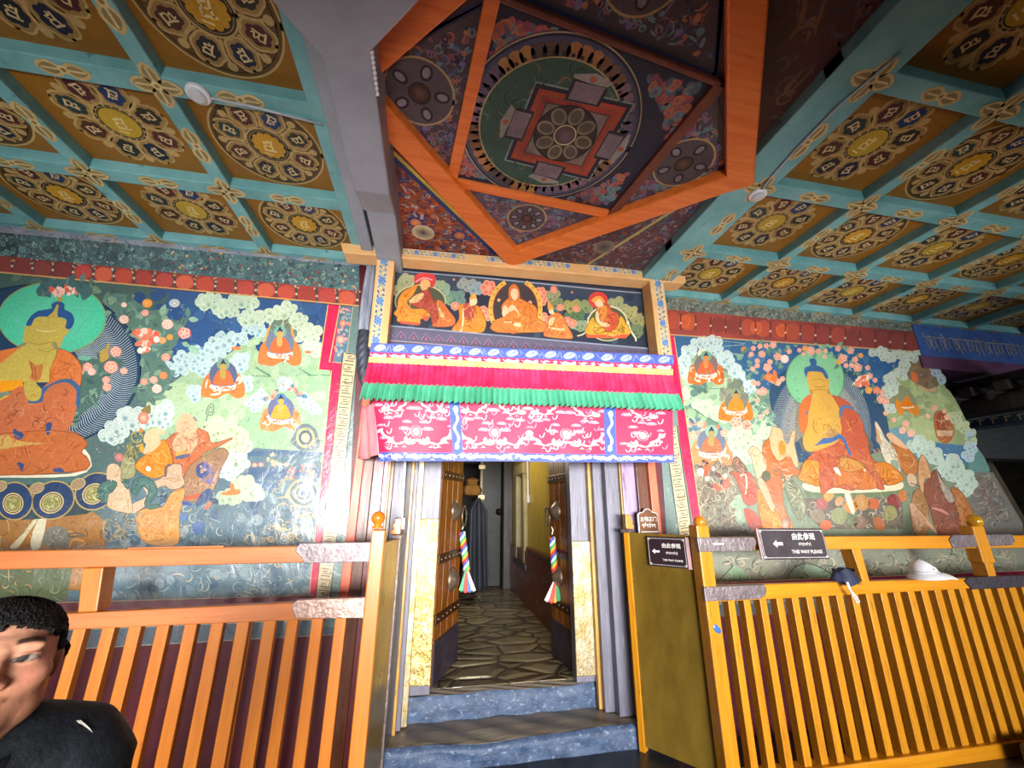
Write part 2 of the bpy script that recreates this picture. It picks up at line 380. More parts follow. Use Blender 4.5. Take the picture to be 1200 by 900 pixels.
# ---------------------------------------------------------------- hall behind the door
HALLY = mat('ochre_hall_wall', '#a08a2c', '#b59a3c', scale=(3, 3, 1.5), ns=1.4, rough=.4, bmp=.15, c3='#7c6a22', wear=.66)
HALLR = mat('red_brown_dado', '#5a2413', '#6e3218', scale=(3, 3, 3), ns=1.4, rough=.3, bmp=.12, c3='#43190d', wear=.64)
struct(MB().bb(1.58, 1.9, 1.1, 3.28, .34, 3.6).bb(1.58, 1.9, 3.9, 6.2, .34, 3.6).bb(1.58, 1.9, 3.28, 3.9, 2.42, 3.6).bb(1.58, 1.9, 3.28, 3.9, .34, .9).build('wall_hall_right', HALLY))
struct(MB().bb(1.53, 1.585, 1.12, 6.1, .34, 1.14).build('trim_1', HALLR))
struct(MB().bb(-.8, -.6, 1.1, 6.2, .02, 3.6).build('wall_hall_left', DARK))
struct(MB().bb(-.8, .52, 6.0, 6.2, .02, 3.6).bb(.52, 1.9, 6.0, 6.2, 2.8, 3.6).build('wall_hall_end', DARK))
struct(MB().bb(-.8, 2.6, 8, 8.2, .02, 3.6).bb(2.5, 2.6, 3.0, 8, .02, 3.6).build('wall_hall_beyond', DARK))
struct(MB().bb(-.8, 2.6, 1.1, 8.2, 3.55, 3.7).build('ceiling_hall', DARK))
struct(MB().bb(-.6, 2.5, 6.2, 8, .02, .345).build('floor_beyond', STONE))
# sill window in the hall wall
t = thing('hall_window', 'deep pale-framed opening in the ochre hall wall behind the right door leaf', 'window', (1.58, 3.6, .9))
MB().bb(1.52, 1.62, 3.22, 3.34, .95, 2.5).bb(1.52, 1.62, 3.86, 3.98, .95, 2.5).bb(1.5, 1.62, 3.18, 4.02, 2.38, 2.56).build('frame', mat('pale_worn_frame', '#9a9068', '#b2a77c', scale=(8, 8, 2), ns=1.4, rough=.45, c3='#6a6040'), t, bevel=.01)
MB().bb(1.66, 1.70, 3.3, 3.9, 2.2, 2.36).bb(1.7, 1.73, 3.3, 3.9, 2.06, 2.2).build('lintel_step', PEWTER, t, bevel=.008)
MB().bb(1.5, 1.6, 3.1, 4.1, .86, .96).build('sill', DARKW, t, bevel=.01)
tag(MB().bb(1.53, 1.60, 1.65, 2.95, .86, 1.2).bb(1.50, 1.6, 1.62, 2.98, 1.16, 1.22).build('wall_cabinet', BROWN, bevel=.012), 'low dark brown ledge box under the ochre wall panel in the hall', 'ledge')
tag(MB().tube([(1.555, 3.05, 2.9), (1.555, 3.05, 2.0)], .014).box((1.555, 3.05, 1.95), (.04, .05, .12)).build('pull_switch', WHITEP), 'thin white cable with a small white switch on the hall wall', 'switch')
# inner door leaf standing open at the far end
t = thing('inner_door_leaf', 'black studded door leaf standing open at the far end of the hall', 'door', (1.2, 5.0, .35))
MB().bb(.98, 1.38, 4.72, 4.80, .36, 3.2).build('leaf', DARK, t, bevel=.01)
MB().bb(.94, 1.0, 4.70, 4.82, .36, 3.2).build('edge_rail', mat('pale_door_edge', '#6f6553', '#87795f', scale=(8, 8, 2), rough=.4, c3='#453d31'), t, bevel=.01)
for z in (2.55, 1.95, 1.35): MB().bb(.90, 1.04, 4.68, 4.74, z, z+.1).build('hinge_strap', PEWTER, t, bevel=.01)
MB().lathe([(.0, 0), (.07, 0), (.06, .03), (.03, .05), (.04, .08), (0, .09)], (1.34, 4.72, 1.72), axis=(0, -1, 0)).build('handle', IRON, t, smooth=True)
struct(MB().bb(1.40, 1.58, 4.5, 4.9, .34, 3.4).build('trim_2', DARKW, bevel=.01))
struct(MB().bb(.18, .3, 4.4, 4.6, .34, 3.4).build('trim_3', DARK, bevel=.01))
# dark cloth hanging in the hall
b = MB()
pa, pb = onY(548, 605, 3.4), onY(568, 680, 3.4)
def hang(u, v):
    x = pa.x + (pb.x-pa.x+.12)*(u-.15); wv = 1.0 if v < .85 else 1-.9*(v-.85)/.15
    cxx = (pa.x+pb.x)/2+.02
    return Vector((cxx+(x-cxx)*(.75+.25*(1-v))*wv, 3.4+.05*math.sin(u*16+v*2)*(1-v*.4)-.06*math.sin(u*PI), .55+1.42*v))
b.grid(hang, 36, 20)
tag(b.build('hanging_robe', mat('black_cloth', '#10141c', '#1c222e', scale=(6, 6, 2), rough=.7, bmp=.2), smooth=True, solid=.012), 'long black cloth robe hanging in the hall beside the left door leaf', 'robe')
pl = onY(553, 575, 4.2)
b = MB(); b.lathe([(.05, 0), (.16, .02), (.2, .1), (.16, .18), (.1, .22), (.14, .3), (.05, .34)], (pl.x, 4.2, pl.z-.1), n=8)
tag(b.build('carved_bracket', mat('dim_gilt_wood', '#6a4a22', '#8a6430', scale=(9, 9, 9), rough=.4, c3='#3a2a18'), bevel=.01), 'dim gilt carved bracket glimpsed in the dark left side of the hall', 'bracket')
struct(MB().bb(pl.x-.25, .2, 4.15, 4.4, .34, pl.z-.1).build('trim_4', DARK))
# ---------------------------------------------------------------- steps
def worn_step(name, x0, x1, y0, y1, z0, z1, label, seed):
    t = thing(name, label, 'step', ((x0+x1)/2, y0, z0)); r = random.Random(seed); N = 40
    ph = [r.uniform(0, 6) for _ in range(6)]
    dip = lambda u: -.018*math.sin(PI*min(1, max(0, u)))+.005*math.sin(9*u+ph[0])+.003*math.sin(23*u+ph[1])
    bul = lambda u: .012*math.sin(7*u+ph[2])+.006*math.sin(19*u+ph[3])
    def fr(u, v):
        x = x0+(x1-x0)*u; z = z0+(z1-z0+dip(u))*v; rd = .03*max(0, (v-.8)/.2)**2
        return Vector((x, y0+bul(u)*(.4+.6*v)+rd-.01*math.sin(v*7+u*30)*.3, z))
    def tp(u, v):
        x = x0+(x1-x0)*u; q = max(0, 1-v/.12)
        return Vector((x, y0+bul(u)+.03*(1 if v == 0 else 0)*1+(y1-y0-bul(u))*v if v > 0 else y0+bul(u)+.03, z1+dip(u)*(1-v*.6)+.004*math.sin(u*40+v*9)*(v > .1)))
    b = MB(); b.grid(fr, N*2, 8); b.build('riser', STEP_B, t, smooth=True)
    b = MB(); b.grid(tp, N, 12); b.bb(x0, x1, y0+.06, y1, z0, z1-.03); b.build('tread', STEP_T, t, smooth=False)
worn_step('stone_step', -.34, 1.96, 0.0, .348, 0, .16, 'lower worn stone step, wider one with the blue front, in front of the doorway', 3)
worn_step('stone_step', -.13, 1.52, .35, .46, .0, .345, 'upper worn stone step, narrower blue-faced sill between the door posts', 5)
# ---------------------------------------------------------------- door surround: stepped mouldings
def strip(px0, px1, Y, Y2, z0, z1, m, name, parent, py=582, bevel=.006):
    x0, x1 = onY(px0, py, Y).x, onY(px1, py, Y).x
    return MB().bb(x0, x1, Y, Y2, z0, z1).build(name, m, parent, bevel=bevel)
ZT = 2.9
tL = thing('door_surround', 'stepped painted door surround on the left of the doorway with brass cladding low down', 'door frame', (-.3, .1, 0))
tR = thing('door_surround', 'stepped painted door surround on the right of the doorway beside the arched brown sign', 'door frame', (1.7, .1, 0))
strip(411, 421.5, -.012, .3, 0, ZT, CORAL, 'coral_band', tL); strip(421, 434, .02, .3, 0, ZT, BROWN, 'brown_band', tL)
strip(433, 447, .05, .4, 0, ZT, MARW, 'red_band', tL); strip(429.5, 434.5, .045, .3, 1.2, ZT, LILAC, 'lilac_sheen_strip', tL)  # the narrow lilac strip is sheen on the lacquer, put in as colour
strip(446, 452.5, .07, .4, .162, ZT, LILAC, 'lilac_band', tL); strip(452, 455, .06, .4, .162, ZT, GOLDP, 'gold_bead', tL)
strip(454.5, 459.5, .10, .4, .162, ZT, BROWN, 'brown_reveal', tL); strip(458.5, 474, .12, .345, .162, ZT, GREYW, 'grey_post', tL)
strip(473, 483, .20, .345, .162, ZT, DARKW, 'dark_groove', tL); strip(480, 483.5, .18, .345, .162, ZT, GOLDP, 'gold_bead', tL)
strip(482, 488.5, .24, .345, .162, ZT, GREYW, 'inner_post', tL); strip(488, 495, .29, .345, .162, ZT, PEWTER, 'worn_bead', tL)
strip(494, 516, .346, .46, .347, ZT, GREYW, 'jamb', tL)
jx0, jx1 = onY(487, 650, .335).x, onY(516, 582, .335).x
br = MB().bb(jx0, jx1, .325, .36, .42, onY(500, 608, .33).z); br.build('brass_cladding', BRASS_L, tL, bevel=.006)
strip(668, 690, .346, .46, .347, ZT, GREYW, 'jamb', tR)
jx2, jx3 = onY(670, 640, .33).x, onY(692, 640, .33).x
MB().bb(jx2, jx3, .325, .36, .40, onY(680, 634, .33).z).build('brass_cladding', PEWTER, tR, bevel=.006)
strip(690, 696.5, .28, .345, .162, ZT, GOLDP, 'gold_bead', tR); strip(696, 708, .22, .345, .162, ZT, GREYW, 'inner_post', tR)
strip(707.5, 711, .24, .345, .162, ZT, BROWN, 'brown_groove', tR); strip(710.5, 728.5, .13, .345, .162, ZT, GREYW, 'grey_post', tR)
strip(728, 731, .09, .4, .162, ZT, GOLDP, 'gold_bead', tR); strip(730.5, 748.5, .07, .4, .162, ZT, LILAC, 'lilac_band', tR)
strip(748, 763.5, .03, .4, 0, ZT, BROWN, 'brown_band', tR); strip(763, 772, -.012, .3, 0, ZT, CORAL, 'coral_band', tR)
# painted cable and small box on the left door post
c0, c1 = onY(474.5, 545, .11), onY(471, 609, .11)
tag(MB().tube([c0+Vector((0, 0, .8)), c0, c1], .011, 8).box(c1-Vector((0, 0, .03)), (.055, .04, .09)).build('cable_conduit', WHITEP), 'thin white conduit with a small junction box on the left door post', 'conduit')
# ---------------------------------------------------------------- door leaves
LEAF = mat('orange_brown_door_boards', '#74420f', '#8c5214', scale=(5, 5, 1.2), ns=1.6, rough=.4, bmp=.35, c3='#55300f', wear=.58)
KICK = mat('dark_kick_plate', '#2a2430', '#3b3440', scale=(6, 6, 6), rough=.4, bmp=.2)
BOSS = mat('worn_iron_boss', '#6a5a4a', '#8d7d6c', scale=(9, 9, 9), rough=.4, metal=.7, bmp=.2)
def leaf(hx, hy, fx, fy, label, side):
    t = thing('door_leaf', label, 'door', (hx, hy, .36)); d = Vector((fx-hx, fy-hy, 0)); L = d.length; d.normalize(); n = Vector((-d.y, d.x, 0))*(-1 if side == 'L' else 1)
    if side == 'L': n = Vector((d.y, -d.x, 0))
    else: n = Vector((-d.y, d.x, 0))
    P = lambda u, z, o=0: Vector((hx, hy, 0)) + d*u + n*o + Vector((0, 0, z))
    M = Matrix((d, n, Vector((0, 0, 1)))).transposed()
    b = MB()
    for k in range(4): b.box(P(L*(k+.5)/4, 1.6, -.03), (L/4-.004, .06, 2.5), M=M)
    b.build('boards', LEAF, t, bevel=.004)
    MB().box(P(L/2, .52, .006), (L+.004, .014, .34), M=M).build('kick_plate', KICK, t, bevel=.003)
    for z in (.86, 1.36, 2.14):
        st = MB().box(P(L/2, z, .006), (L+.004, .016, .085), M=M).build('iron_strap', mat('brown_iron_strap', '#3f2512', '#543218', rough=.4, metal=.4, scale=(8, 8, 8)), t, bevel=.003)
        for k in range(6): MB().ball(P(L*(k+.5)/6, z, .016), .011, 8).build('rivet', BOSS, st, smooth=True)
    for z, rr in ((1.79, .105), (1.13, .11)):
        MB().lathe([(rr, 0), (rr, .012), (rr*.8, .03), (rr*.5, .06), (rr*.25, .075), (0, .08)], P(L*.62, z, .0), axis=n, n=28).build('boss', BOSS, t, smooth=True)
    rc = P(L*.93, 1.76, .045)
    MB().tube([rc+Vector((d.x*.075*math.cos(a), d.y*.075*math.cos(a), .1*math.sin(a)-.03)) for a in [2*PI*k/24 for k in range(25)]], .011, 8).build('ring_handle', BOSS, t, smooth=True)
    return t, rc
tl, ringL = leaf(.085, .47, .335, 1.09, 'left door leaf of orange-brown boards with iron straps, open inwards', 'L')
tr_, ringR = leaf(1.405, .47, 1.352, 1.09, 'right door leaf of orange-brown boards, open inwards beside the ochre hall wall', 'R')
# ---------------------------------------------------------------- ceiling
ZB, ZP = 4.10, 4.185
COFF = painted('coffer_paint', rough=.5, spec=.35, dirt=.3, grime='#2a1f12', sc=2.2, bmp=.08)
GILT = painted('gilt_ornament_paint', rough=.45, spec=.4, dirt=.35, grime='#55503f', sc=14, bmp=.1)
LANT = painted('lantern_ceiling_paint', rough=.6, spec=.25, dirt=.8, grime='#2c2625', sc=1.5, bmp=.1)
ceil = struct(MB().bb(-7.2, 11, -5.4, 3.4, ZP+.03, ZP+.2).build('ceiling', DARK))
struct(MB().bb(-7.2, 11, -5.5, -5.2, 2.72, ZP+.1).build('shade_header', TEAL, bevel=.02))  # unseen header, added to keep daylight off the ceiling overhead
struct(MB().bb(-7.4, -7.2, -5.5, 1, 0, ZP+.1).build('wall_far_left', MAROON))
flat = lambda z: (lambda x, y, k: Vector((x, y, z-k)))
GOLD, GOLD2 = '#bb9d66', '#9a7a46'
def glyph(P, x, y, h, a, col, L):
    """a small brushed syllable: top bar, stem and hooks"""
    ca, sa = math.cos(a), math.sin(a); r = P.r
    f = lambda u, v: (x+h*(u*ca-v*sa), y+h*(u*sa+v*ca))
    P.line([f(-.42, .42), f(.42, .46)], h*.17, col, L, sm=0)
    P.line([f(.22, .45), f(.2, 0), f(.3, -.5)], h*.15, col, L, sm=3)
    P.line([f(-.3, .4), f(-.36, .1), f(-.1, -.02), f(.2, .1)], h*.13, col, L, sm=3)
    P.line([f(-.1, -.02), f(-.3, -.3), f(.1, -.32), f(.0, -.55)], h*.13, col, L, sm=3, taper=.4)
def medallion(P, cx, cy, R, ring, rot):
    cols = ['#4a2226', '#17203c', '#20242a', '#4a2a22', '#223a3c', '#4d222c', '#1d3566', '#2c2a22']
    if ring:
        P.disc(cx, cy, R, '#5d4420', 1, n=48); P.ring(cx, cy, R, R*.035, GOLD, 2, n=56); P.ring(cx, cy, R*.92, R*.02, '#2a1c10', 2, n=56)
    for k in range(8):
        a = rot+2*PI*k/8; x, y = cx+R*.66*math.cos(a), cy+R*.66*math.sin(a)
        sc = 1. if ring else 1.12
        P.disc(x, y, R*.27*sc, GOLD2, 2.2, ry=R*.235*sc, rot=a, n=20, scal=.12, sn=6)
        P.ring(x, y, R*.27*sc, R*.035, GOLD, 2.8, ry=R*.235*sc, rot=a, n=26, scal=.12, sn=6)
        P.disc(x, y, R*.2*sc, cols[k], 3, ry=R*.17*sc, rot=a, n=18, scal=.18, sn=6)
        glyph(P, x, y, R*.2, a-PI/2, '#d9c08a', 4)
        b = a+PI/8; bx, by = cx+R*.84*math.cos(b), cy+R*.84*math.sin(b)
        P.disc(bx, by, R*.08, GOLD, 3, n=8); P.line([(cx+R*.42*math.cos(b), cy+R*.42*math.sin(b)), (cx+R*.62*math.cos(b+.06), cy+R*.62*math.sin(b+.06)), (bx, by)], R*.05, GOLD, 3.2, sm=3)
    P.disc(cx, cy, R*.4, '#2c2018', 3.5, n=36); P.ring(cx, cy, R*.39, R*.03, GOLD, 4, n=40); P.ring(cx, cy, R*.34, R*.018, '#8a7a52', 4, n=40)
    if ring: P.disc(cx, cy, R*.31, '#c29022', 4.5, n=48, scal=.13, sn=12)
    else: P.disc(cx, cy, R*.31, '#b9982f', 4.5, n=32); [P.line([(cx+R*.33*math.cos(q), cy+R*.33*math.sin(q)), (cx+R*.45*math.cos(q+.05), cy+R*.45*math.sin(q+.05))], R*.03, GOLD, 4.2, sm=0) for q in [PI*k/9 for k in range(18)]]
    glyph(P, cx, cy, R*.26, 0, '#e6cf8e', 6); P.line([(cx-R*.14, cy+R*.18), (cx+R*.02, cy+R*.22)], R*.03, '#e6cf8e', 6.2, sm=0)
def vloop(P, x, y, l, a, L=2):
    """one open prong of a vajra: gold outline round a dark eye"""
    ca, sa = math.cos(a), math.sin(a); f = lambda u, v: (x+l*(u*ca-v*sa), y+l*(u*sa+v*ca))
    P.poly([f(.1, .1), f(.35, .3), f(.7, .3), f(1.02, .05), f(1.02, -.05), f(.7, -.3), f(.35, -.3), f(.1, -.1)], '#8f7d52', L, sm=3)
    P.loop(cr([f(.1, .1), f(.35, .3), f(.7, .3), f(1.05, 0), f(.7, -.3), f(.35, -.3), f(.1, -.1)], 4), l*.14, '#c8b27c', L+.6)
    P.line([f(.05, 0), f(.9, 0)], l*.1, '#d5c08a', L+.8, sm=0)
def ornament(x, y, kind, parent, z, ang=0, l=.13, dx=0):
    P = Paint(flat(z), seed=int(x*91+y*57+500)); P.H = .0005
    for a in ([0, PI/2, PI, 1.5*PI] if kind == 'cross' else [ang, ang+PI]): vloop(P, x, y, l*(.95 if kind == 'cross' else 1), a)
    P.disc(x, y, l*.22, '#d5c08a', 3, n=12); P.disc(x, y, l*.1, '#8a7038', 3.4, n=10)
    P.build('gilt_crossed_ornament' if kind == 'cross' else 'gilt_ornament', GILT, parent)
YB = [(-.06, .06), (-.86, -.745), (-1.66, -1.545), (-2.46, -2.345), (-3.26, -3.145)]
def coffers(xs, first, xend, side):
    """xs: (x0, x1) of the beams running away from the viewer, nearest the middle first"""
    beams_x = []
    for i, (a, b) in enumerate(xs):
        o = MB().bb(a, b, -4.2, .05, ZB, ZP+.02).build('beam', TEAL, ceil, bevel=.008); beams_x.append(o)
    lo, hi = min(xs[0][0], xs[-1][0]), max(xs[0][1], xs[-1][1])
    for j, (a, b) in enumerate(YB):
        o = MB().bb(lo, hi, a, b, ZB+.003, ZP+.01).build('beam', TEAL, ceil, bevel=.006)
        for (p, q) in zip(xs, xs[1:]):
            m = (max(min(p), min(q))+min(max(p), max(q)))/2; ornament(m, (a+b)/2, 'single', o, ZB+.002, 0, .115)
    for i, (a, b) in enumerate(xs):
        if i == 0 and side == 'L': continue
        xm = (a+b)/2 if b-a < .2 else 2.245
        for j, (c, d) in enumerate(YB):
            if j < 4: ornament(xm, (c+d)/2, 'cross', beams_x[i], ZB-.0005, 0, .125)
            if j < 3: ornament(xm, (c+d)/2-.4, 'single', beams_x[i], ZB-.0005, PI/2, .125)
    for i, (p, q) in enumerate(zip(xs, xs[1:])):
        x0, x1 = (q[1], p[0]) if side == 'L' else (p[1], q[0])
        for j in range(4):
            y0, y1 = YB[j+1][1], YB[j][0]; P = Paint(flat(ZP), seed=i*10+j+(0 if side == 'L' else 77)); P.H = .0006
            P.quadgrid(x0-.02, y0-.02, x1+.02, y1+.02, 6, 6, lambda x, y: '#8f611e', 0)
            medallion(P, (x0+x1)/2, (y0+y1)/2-.01, .335, (i % 2 == 0) == (side == 'L'), PI/8)
            P.build('coffer_panel', COFF, ceil)
XSL = [(-.86, -.72), (-1.71, -1.61), (-2.6, -2.5), (-3.49, -3.39), (-4.38, -4.28), (-5.27, -5.17)]
XSR = [(2.0, 2.335), (3.12, 3.22), (4.03, 4.13), (4.94, 5.04), (5.86, 5.96), (6.78, 6.88), (7.7, 7.8)]
coffers(XSL, 0, -6, 'L'); coffers(XSR, 0, 8, 'R')
# ---- lantern bay: boards, diagonal struts, inner square, mandala
ZD, ZQ = 4.075, 4.13
V2 = lambda x, y, z: onZ(x, y, z)
cB, cLf, cRt = (V2(593, 297, ZD)+V2(606, 285, ZD))/2, V2(437, 120, ZD), V2(862, 204, ZD)
cen = Vector((.735, -1.80, ZD)); hd = 1.34
D = [Vector((.62, -.40, ZD)), Vector((-.60, -1.86, ZD)), Vector((.80, -3.22, ZD)), Vector((2.03, -1.66, ZD))]
bay = Paint(flat(ZP+.0), seed=5); bay.H = .0006
bay.quadgrid(-.5, -3.6, 2.05, .05, 8, 8, lambda x, y: '#57362f', 0)
FL = ['#8a4a34', '#3d4a6e', '#7a6a72', '#5d2a2c', '#48706e', '#a0603c', '#9a8a90', '#6a3a50']
tri = [(-.45, -.06), (-.45, -1.6), (.5, -.42), (.55, -.06)]
bay.poly([(-.46, -.05), (-.46, -1.66), (.56, -.38), (.56, -.05)], '#a34f33', 1)
bay.scrib(tri, 420, ['#3c4f8a', '#d98a5a', '#5f7a84', '#7a2a2c', '#c9b4ac', '#2c3a66', '#d9743c'], 2, ln=.10, w=.014, curl=2)
bay.puffs(tri, 90, ['#3c4f8a', '#c96a4a', '#c9b8b4', '#54788a'], 3, r=.018)
for o_, c_, w_ in ((.115, '#6a1f26', .05), (.155, '#d9b84a', .03), (.19, '#2f4170', .04)):
    n_ = Vector((-.77, .64, 0)).normalized()*o_
    bay.line([(D[1].x+n_.x-.1, D[1].y+n_.y-.02), (D[0].x+n_.x, D[0].y+n_.y-.02)], w_, c_, 5, sm=0)
bay.line([(-.46, -.20), (.5, -.20)], .025, '#2f4170', 5, sm=0)
for fx_, fy_ in ((-.28, -.62), (.1, -.52)):
    [bay.leaf(fx_, fy_, .1, q, '#2f437e', 6, w=.22) for q in [PI*k/5 for k in range(10)]]; bay.disc(fx_, fy_, .05, '#c9683c', 6.8, n=12, mid='#e0a070')
bay.disc(-.22, -.50, .1, '#d9c8a0', 7, n=20, mid='#4a3a44')
trr = [(.75, -.2), (2.0, -1.45), (2.0, -.2)]
bay.poly([(.72, -.3), (2.02, -1.56), (2.02, -.1), (.7, -.1)], '#5c4047', 1)
bay.scrib(trr, 420, FL, 2, ln=.10, w=.012, curl=2); bay.puffs(trr, 70, FL, 3, r=.016)
bay.line([(.72, -.36), (2.0, -1.62)], .022, '#c0a86a', 5, sm=0); bay.line([(.8, -.34), (2.0, -1.52)], .03, '#2f3350', 4.6, sm=0); bay.line([(1.96, -1.5), (1.3, -.1)], .03, '#b8a468', 5, sm=0)
bay.disc(1.45, -.62, .1, '#8a7a6a', 6, n=20, mid='#3d3440')
for pl_ in ([(2.05, -1.9), (2.05, -3.5), (1.0, -3.2)], [(-.5, -2.1), (-.5, -3.5), (.5, -3.3)]):
    bay.scrib(pl_, 110, ['#5d4a4c', '#6a5548', '#4a3f4a', '#7a5a3a'], 2, ln=.16, w=.02, curl=2)
bay.build('lantern_board', LANT, ceil)
for a, b in zip(D, D[1:]+D[:1]):
    e = (b-a).normalized()*.09
    oz = Vector((0, 0, .06+.004*(D.index(a) % 2))); MB().bar(a-e+oz, b+e+oz, .175, .12).build('strut', STRUT, ceil, bevel=.012)
# four corner boards between the diamond and the inner square
sq = [V2(533, 220, ZQ), V2(556, 18, ZQ), V2(850, 78, ZQ), V2(716, 258, ZQ)]
SQ = [Vector((.0, -1.19, ZQ)), Vector((.14, -2.36, ZQ)), Vector((1.46, -2.20, ZQ)), Vector((1.30, -1.09, ZQ))]
mid = Paint(flat(4.155), seed=8); mid.H = .0006
mid.poly([(p.x, p.y) for p in D], '#4f4044', 0)
for k, (tp_, c_) in enumerate((((D[0], SQ[0], SQ[3]), '#5d4a58'), ((D[1], SQ[1], SQ[0]), '#55484c'), ((D[2], SQ[2], SQ[1]), '#4a4044'), ((D[3], SQ[3], SQ[2]), '#564a4e'))):
    P_ = [(p.x, p.y) for p in tp_]; g = (sum(p[0] for p in P_)/3, sum(p[1] for p in P_)/3)
    sh = lambda q: [(g[0]+(p[0]-g[0])*q, g[1]+(p[1]-g[1])*q) for p in P_]
    mid.poly(P_, c_, 1); mid.loop(sh(.93), .035, '#2d3054', 2); mid.scrib(sh(.8), 260, ['#7d6a86', '#4a5f80', '#8a5a5e', '#6d8a8a', '#a06a50', '#3d3450'], 3, ln=.09, w=.011, curl=2)
    mid.puffs(sh(.75), 60, ['#6d8a92', '#8a5566', '#7a6a92', '#b0764e'], 3.6, r=.02)
    rr = .16 if k == 0 else .2; gx, gy = g
    if k == 1: gx -= .06
    mid.disc(gx, gy, rr, '#5a4f54', 5, n=32); mid.ring(gx, gy, rr, .012, '#b39a6a', 6, n=36)
    for q in range(8 if k == 0 else 5):
        a = 2*PI*q/(8 if k == 0 else 5)
        mid.disc(gx+rr*.65*math.cos(a), gy+rr*.65*math.sin(a), rr*.24, '#2f2630', 6, ry=rr*.18, rot=a, n=14); mid.disc(gx+rr*.66*math.cos(a), gy+rr*.66*math.sin(a), rr*.16, '#8a8088', 6.5, ry=rr*.11, rot=a, n=12)
    mid.disc(gx, gy, rr*.34, '#2c2226', 6.6, n=16, mid='#6d4a3c')
mid.build('corner_board', LANT, ceil)
for k, (a, b) in enumerate(zip(SQ, SQ[1:]+SQ[:1])):
    MB().bar(a+Vector((0, 0, .02+.003*(k % 2))), b+Vector((0, 0, .02+.003*(k % 2))), .03 if k == 1 else .075, .06).build('strut', STRUT if k in (0, 3) else mat('red_brown_strut', '#5a2a1c', '#6d3524', scale=(8, 8, 8), rough=.45), ceil, bevel=.006)
mz = 4.15; mn = Paint(flat(mz), seed=12); mn.H = .0006
mn.poly([(p.x, p.y) for p in SQ], '#2d3142', .2)
mc = ((V2(552, 140, mz).x+V2(783, 140, mz).x)/2-.01, -1.775); MR = .575; mc = (.60, -1.71)
for cx_, cy_ in ((.07, -1.27), (1.24, -1.18), (.18, -2.26), (1.38, -2.15)):
    sg = (1 if cx_ < .6 else -1, -1 if cy_ > -1.8 else 1)
    pg = [(cx_, cy_), (cx_+sg[0]*.34, cy_), (cx_+sg[0]*.17, cy_+sg[1]*.14), (cx_, cy_+sg[1]*.34)]
    mn.puffs(pg, 90, ['#c0604a', '#5f9a9c', '#9a4458', '#c87848', '#3d6a80'], 1, r=.03, mid='#7a5a66')
mn.disc(*mc, MR, '#2a2c3c', 2, n=72); mn.ring(*mc, MR*.985, .008, '#b0a080', 3, n=80); mn.ring(*mc, MR*.93, .03, '#4a4e66', 2.6, n=80)
for k in range(48):
    a = 2*PI*k/48; mn.disc(mc[0]+MR*.84*math.cos(a), mc[1]+MR*.84*math.sin(a), .05, ['#a8744a', '#7a5a44', '#8a6a78', '#6a5a70', '#b0804a', '#5a4a44'][(k//3) % 6], 2.8, ry=.045, rot=a, n=10)
mn.ring(*mc, MR*.78, .007, '#c2ac74', 4, n=80); mn.disc(*mc, MR*.775, '#3a5a4c', 3.6, n=72)
for k in range(56):
    a = 2*PI*k/56; mn.disc(mc[0]+MR*.81*math.cos(a), mc[1]+MR*.81*math.sin(a), .011, '#2b2a2c', 4.2, n=8)
pal = [V2(x, y, mz) for x, y in ((592, 187), (690, 211), (743, 122), (628, 96))]; pg = sum(pal, Vector())/4
def nest(q, col, L): mn.poly([(pg.x+(p.x-pg.x)*q, pg.y+(p.y-pg.y)*q) for p in pal], col, L)
nest(1.02, '#8aa09a', 4); nest(.985, '#27283a', 4.4); nest(.9, '#b04a34', 5); nest(.8, '#8a5a3c', 5.4); nest(.77, '#a8402e', 5.6); nest(.68, '#5d4438', 6); nest(.64, '#8a7a72', 6.4)
for a, b in zip(pal, pal[1:]+pal[:1]):
    m_ = (a+b)/2; d_ = (b-a).normalized(); n_ = (m_-pg).normalized(); f = lambda u, v: (m_.x+d_.x*u+n_.x*v, m_.y+d_.y*u+n_.y*v)
    mn.poly([f(-.11, -.06), f(.11, -.06), f(.11, .07), f(-.11, .05)], '#2e2a33', 6.6); mn.poly([f(-.09, -.05), f(.09, -.05), f(.09, .055), f(-.09, .055)], '#85747a', 6.8)
    mn.poly([f(-.1, .06), f(.1, .06), f(.12, .09), f(.0, .12), f(-.12, .09)], '#9a968c', 6.55); mn.disc(*f(0, .085), .02, '#b0604a', 7, n=10)
lc = V2(662, 158, mz)
mn.disc(lc.x, lc.y, .205, '#3a332e', 7.4, n=48); mn.ring(lc.x, lc.y, .2, .01, '#1f1b1c', 7.8, n=48)
for k in range(8):
    a = 2*PI*k/8+.2; mn.disc(lc.x+.138*math.cos(a), lc.y+.138*math.sin(a), .06, '#8a8068', 8, ry=.048, rot=a, n=16); mn.disc(lc.x+.138*math.cos(a), lc.y+.138*math.sin(a), .045, '#5d5446', 8.3, ry=.034, rot=a, n=14)
mn.disc(lc.x, lc.y, .075, '#cdb98c', 8.8, n=28); mn.disc(lc.x, lc.y, .066, '#5a4a4c', 9.1, n=28, mid='#7a6468')
gr = [(mc[0]+.45*math.cos(a), mc[1]+.45*math.sin(a)) for a in [2*PI*k/16 for k in range(16)]]
mn.scrib(gr, 70, ['#5f7a66', '#2b4438', '#8a6a44'], 3.8, ln=.1, w=.01)
mn.build('mandala_panel', LANT, ceil)
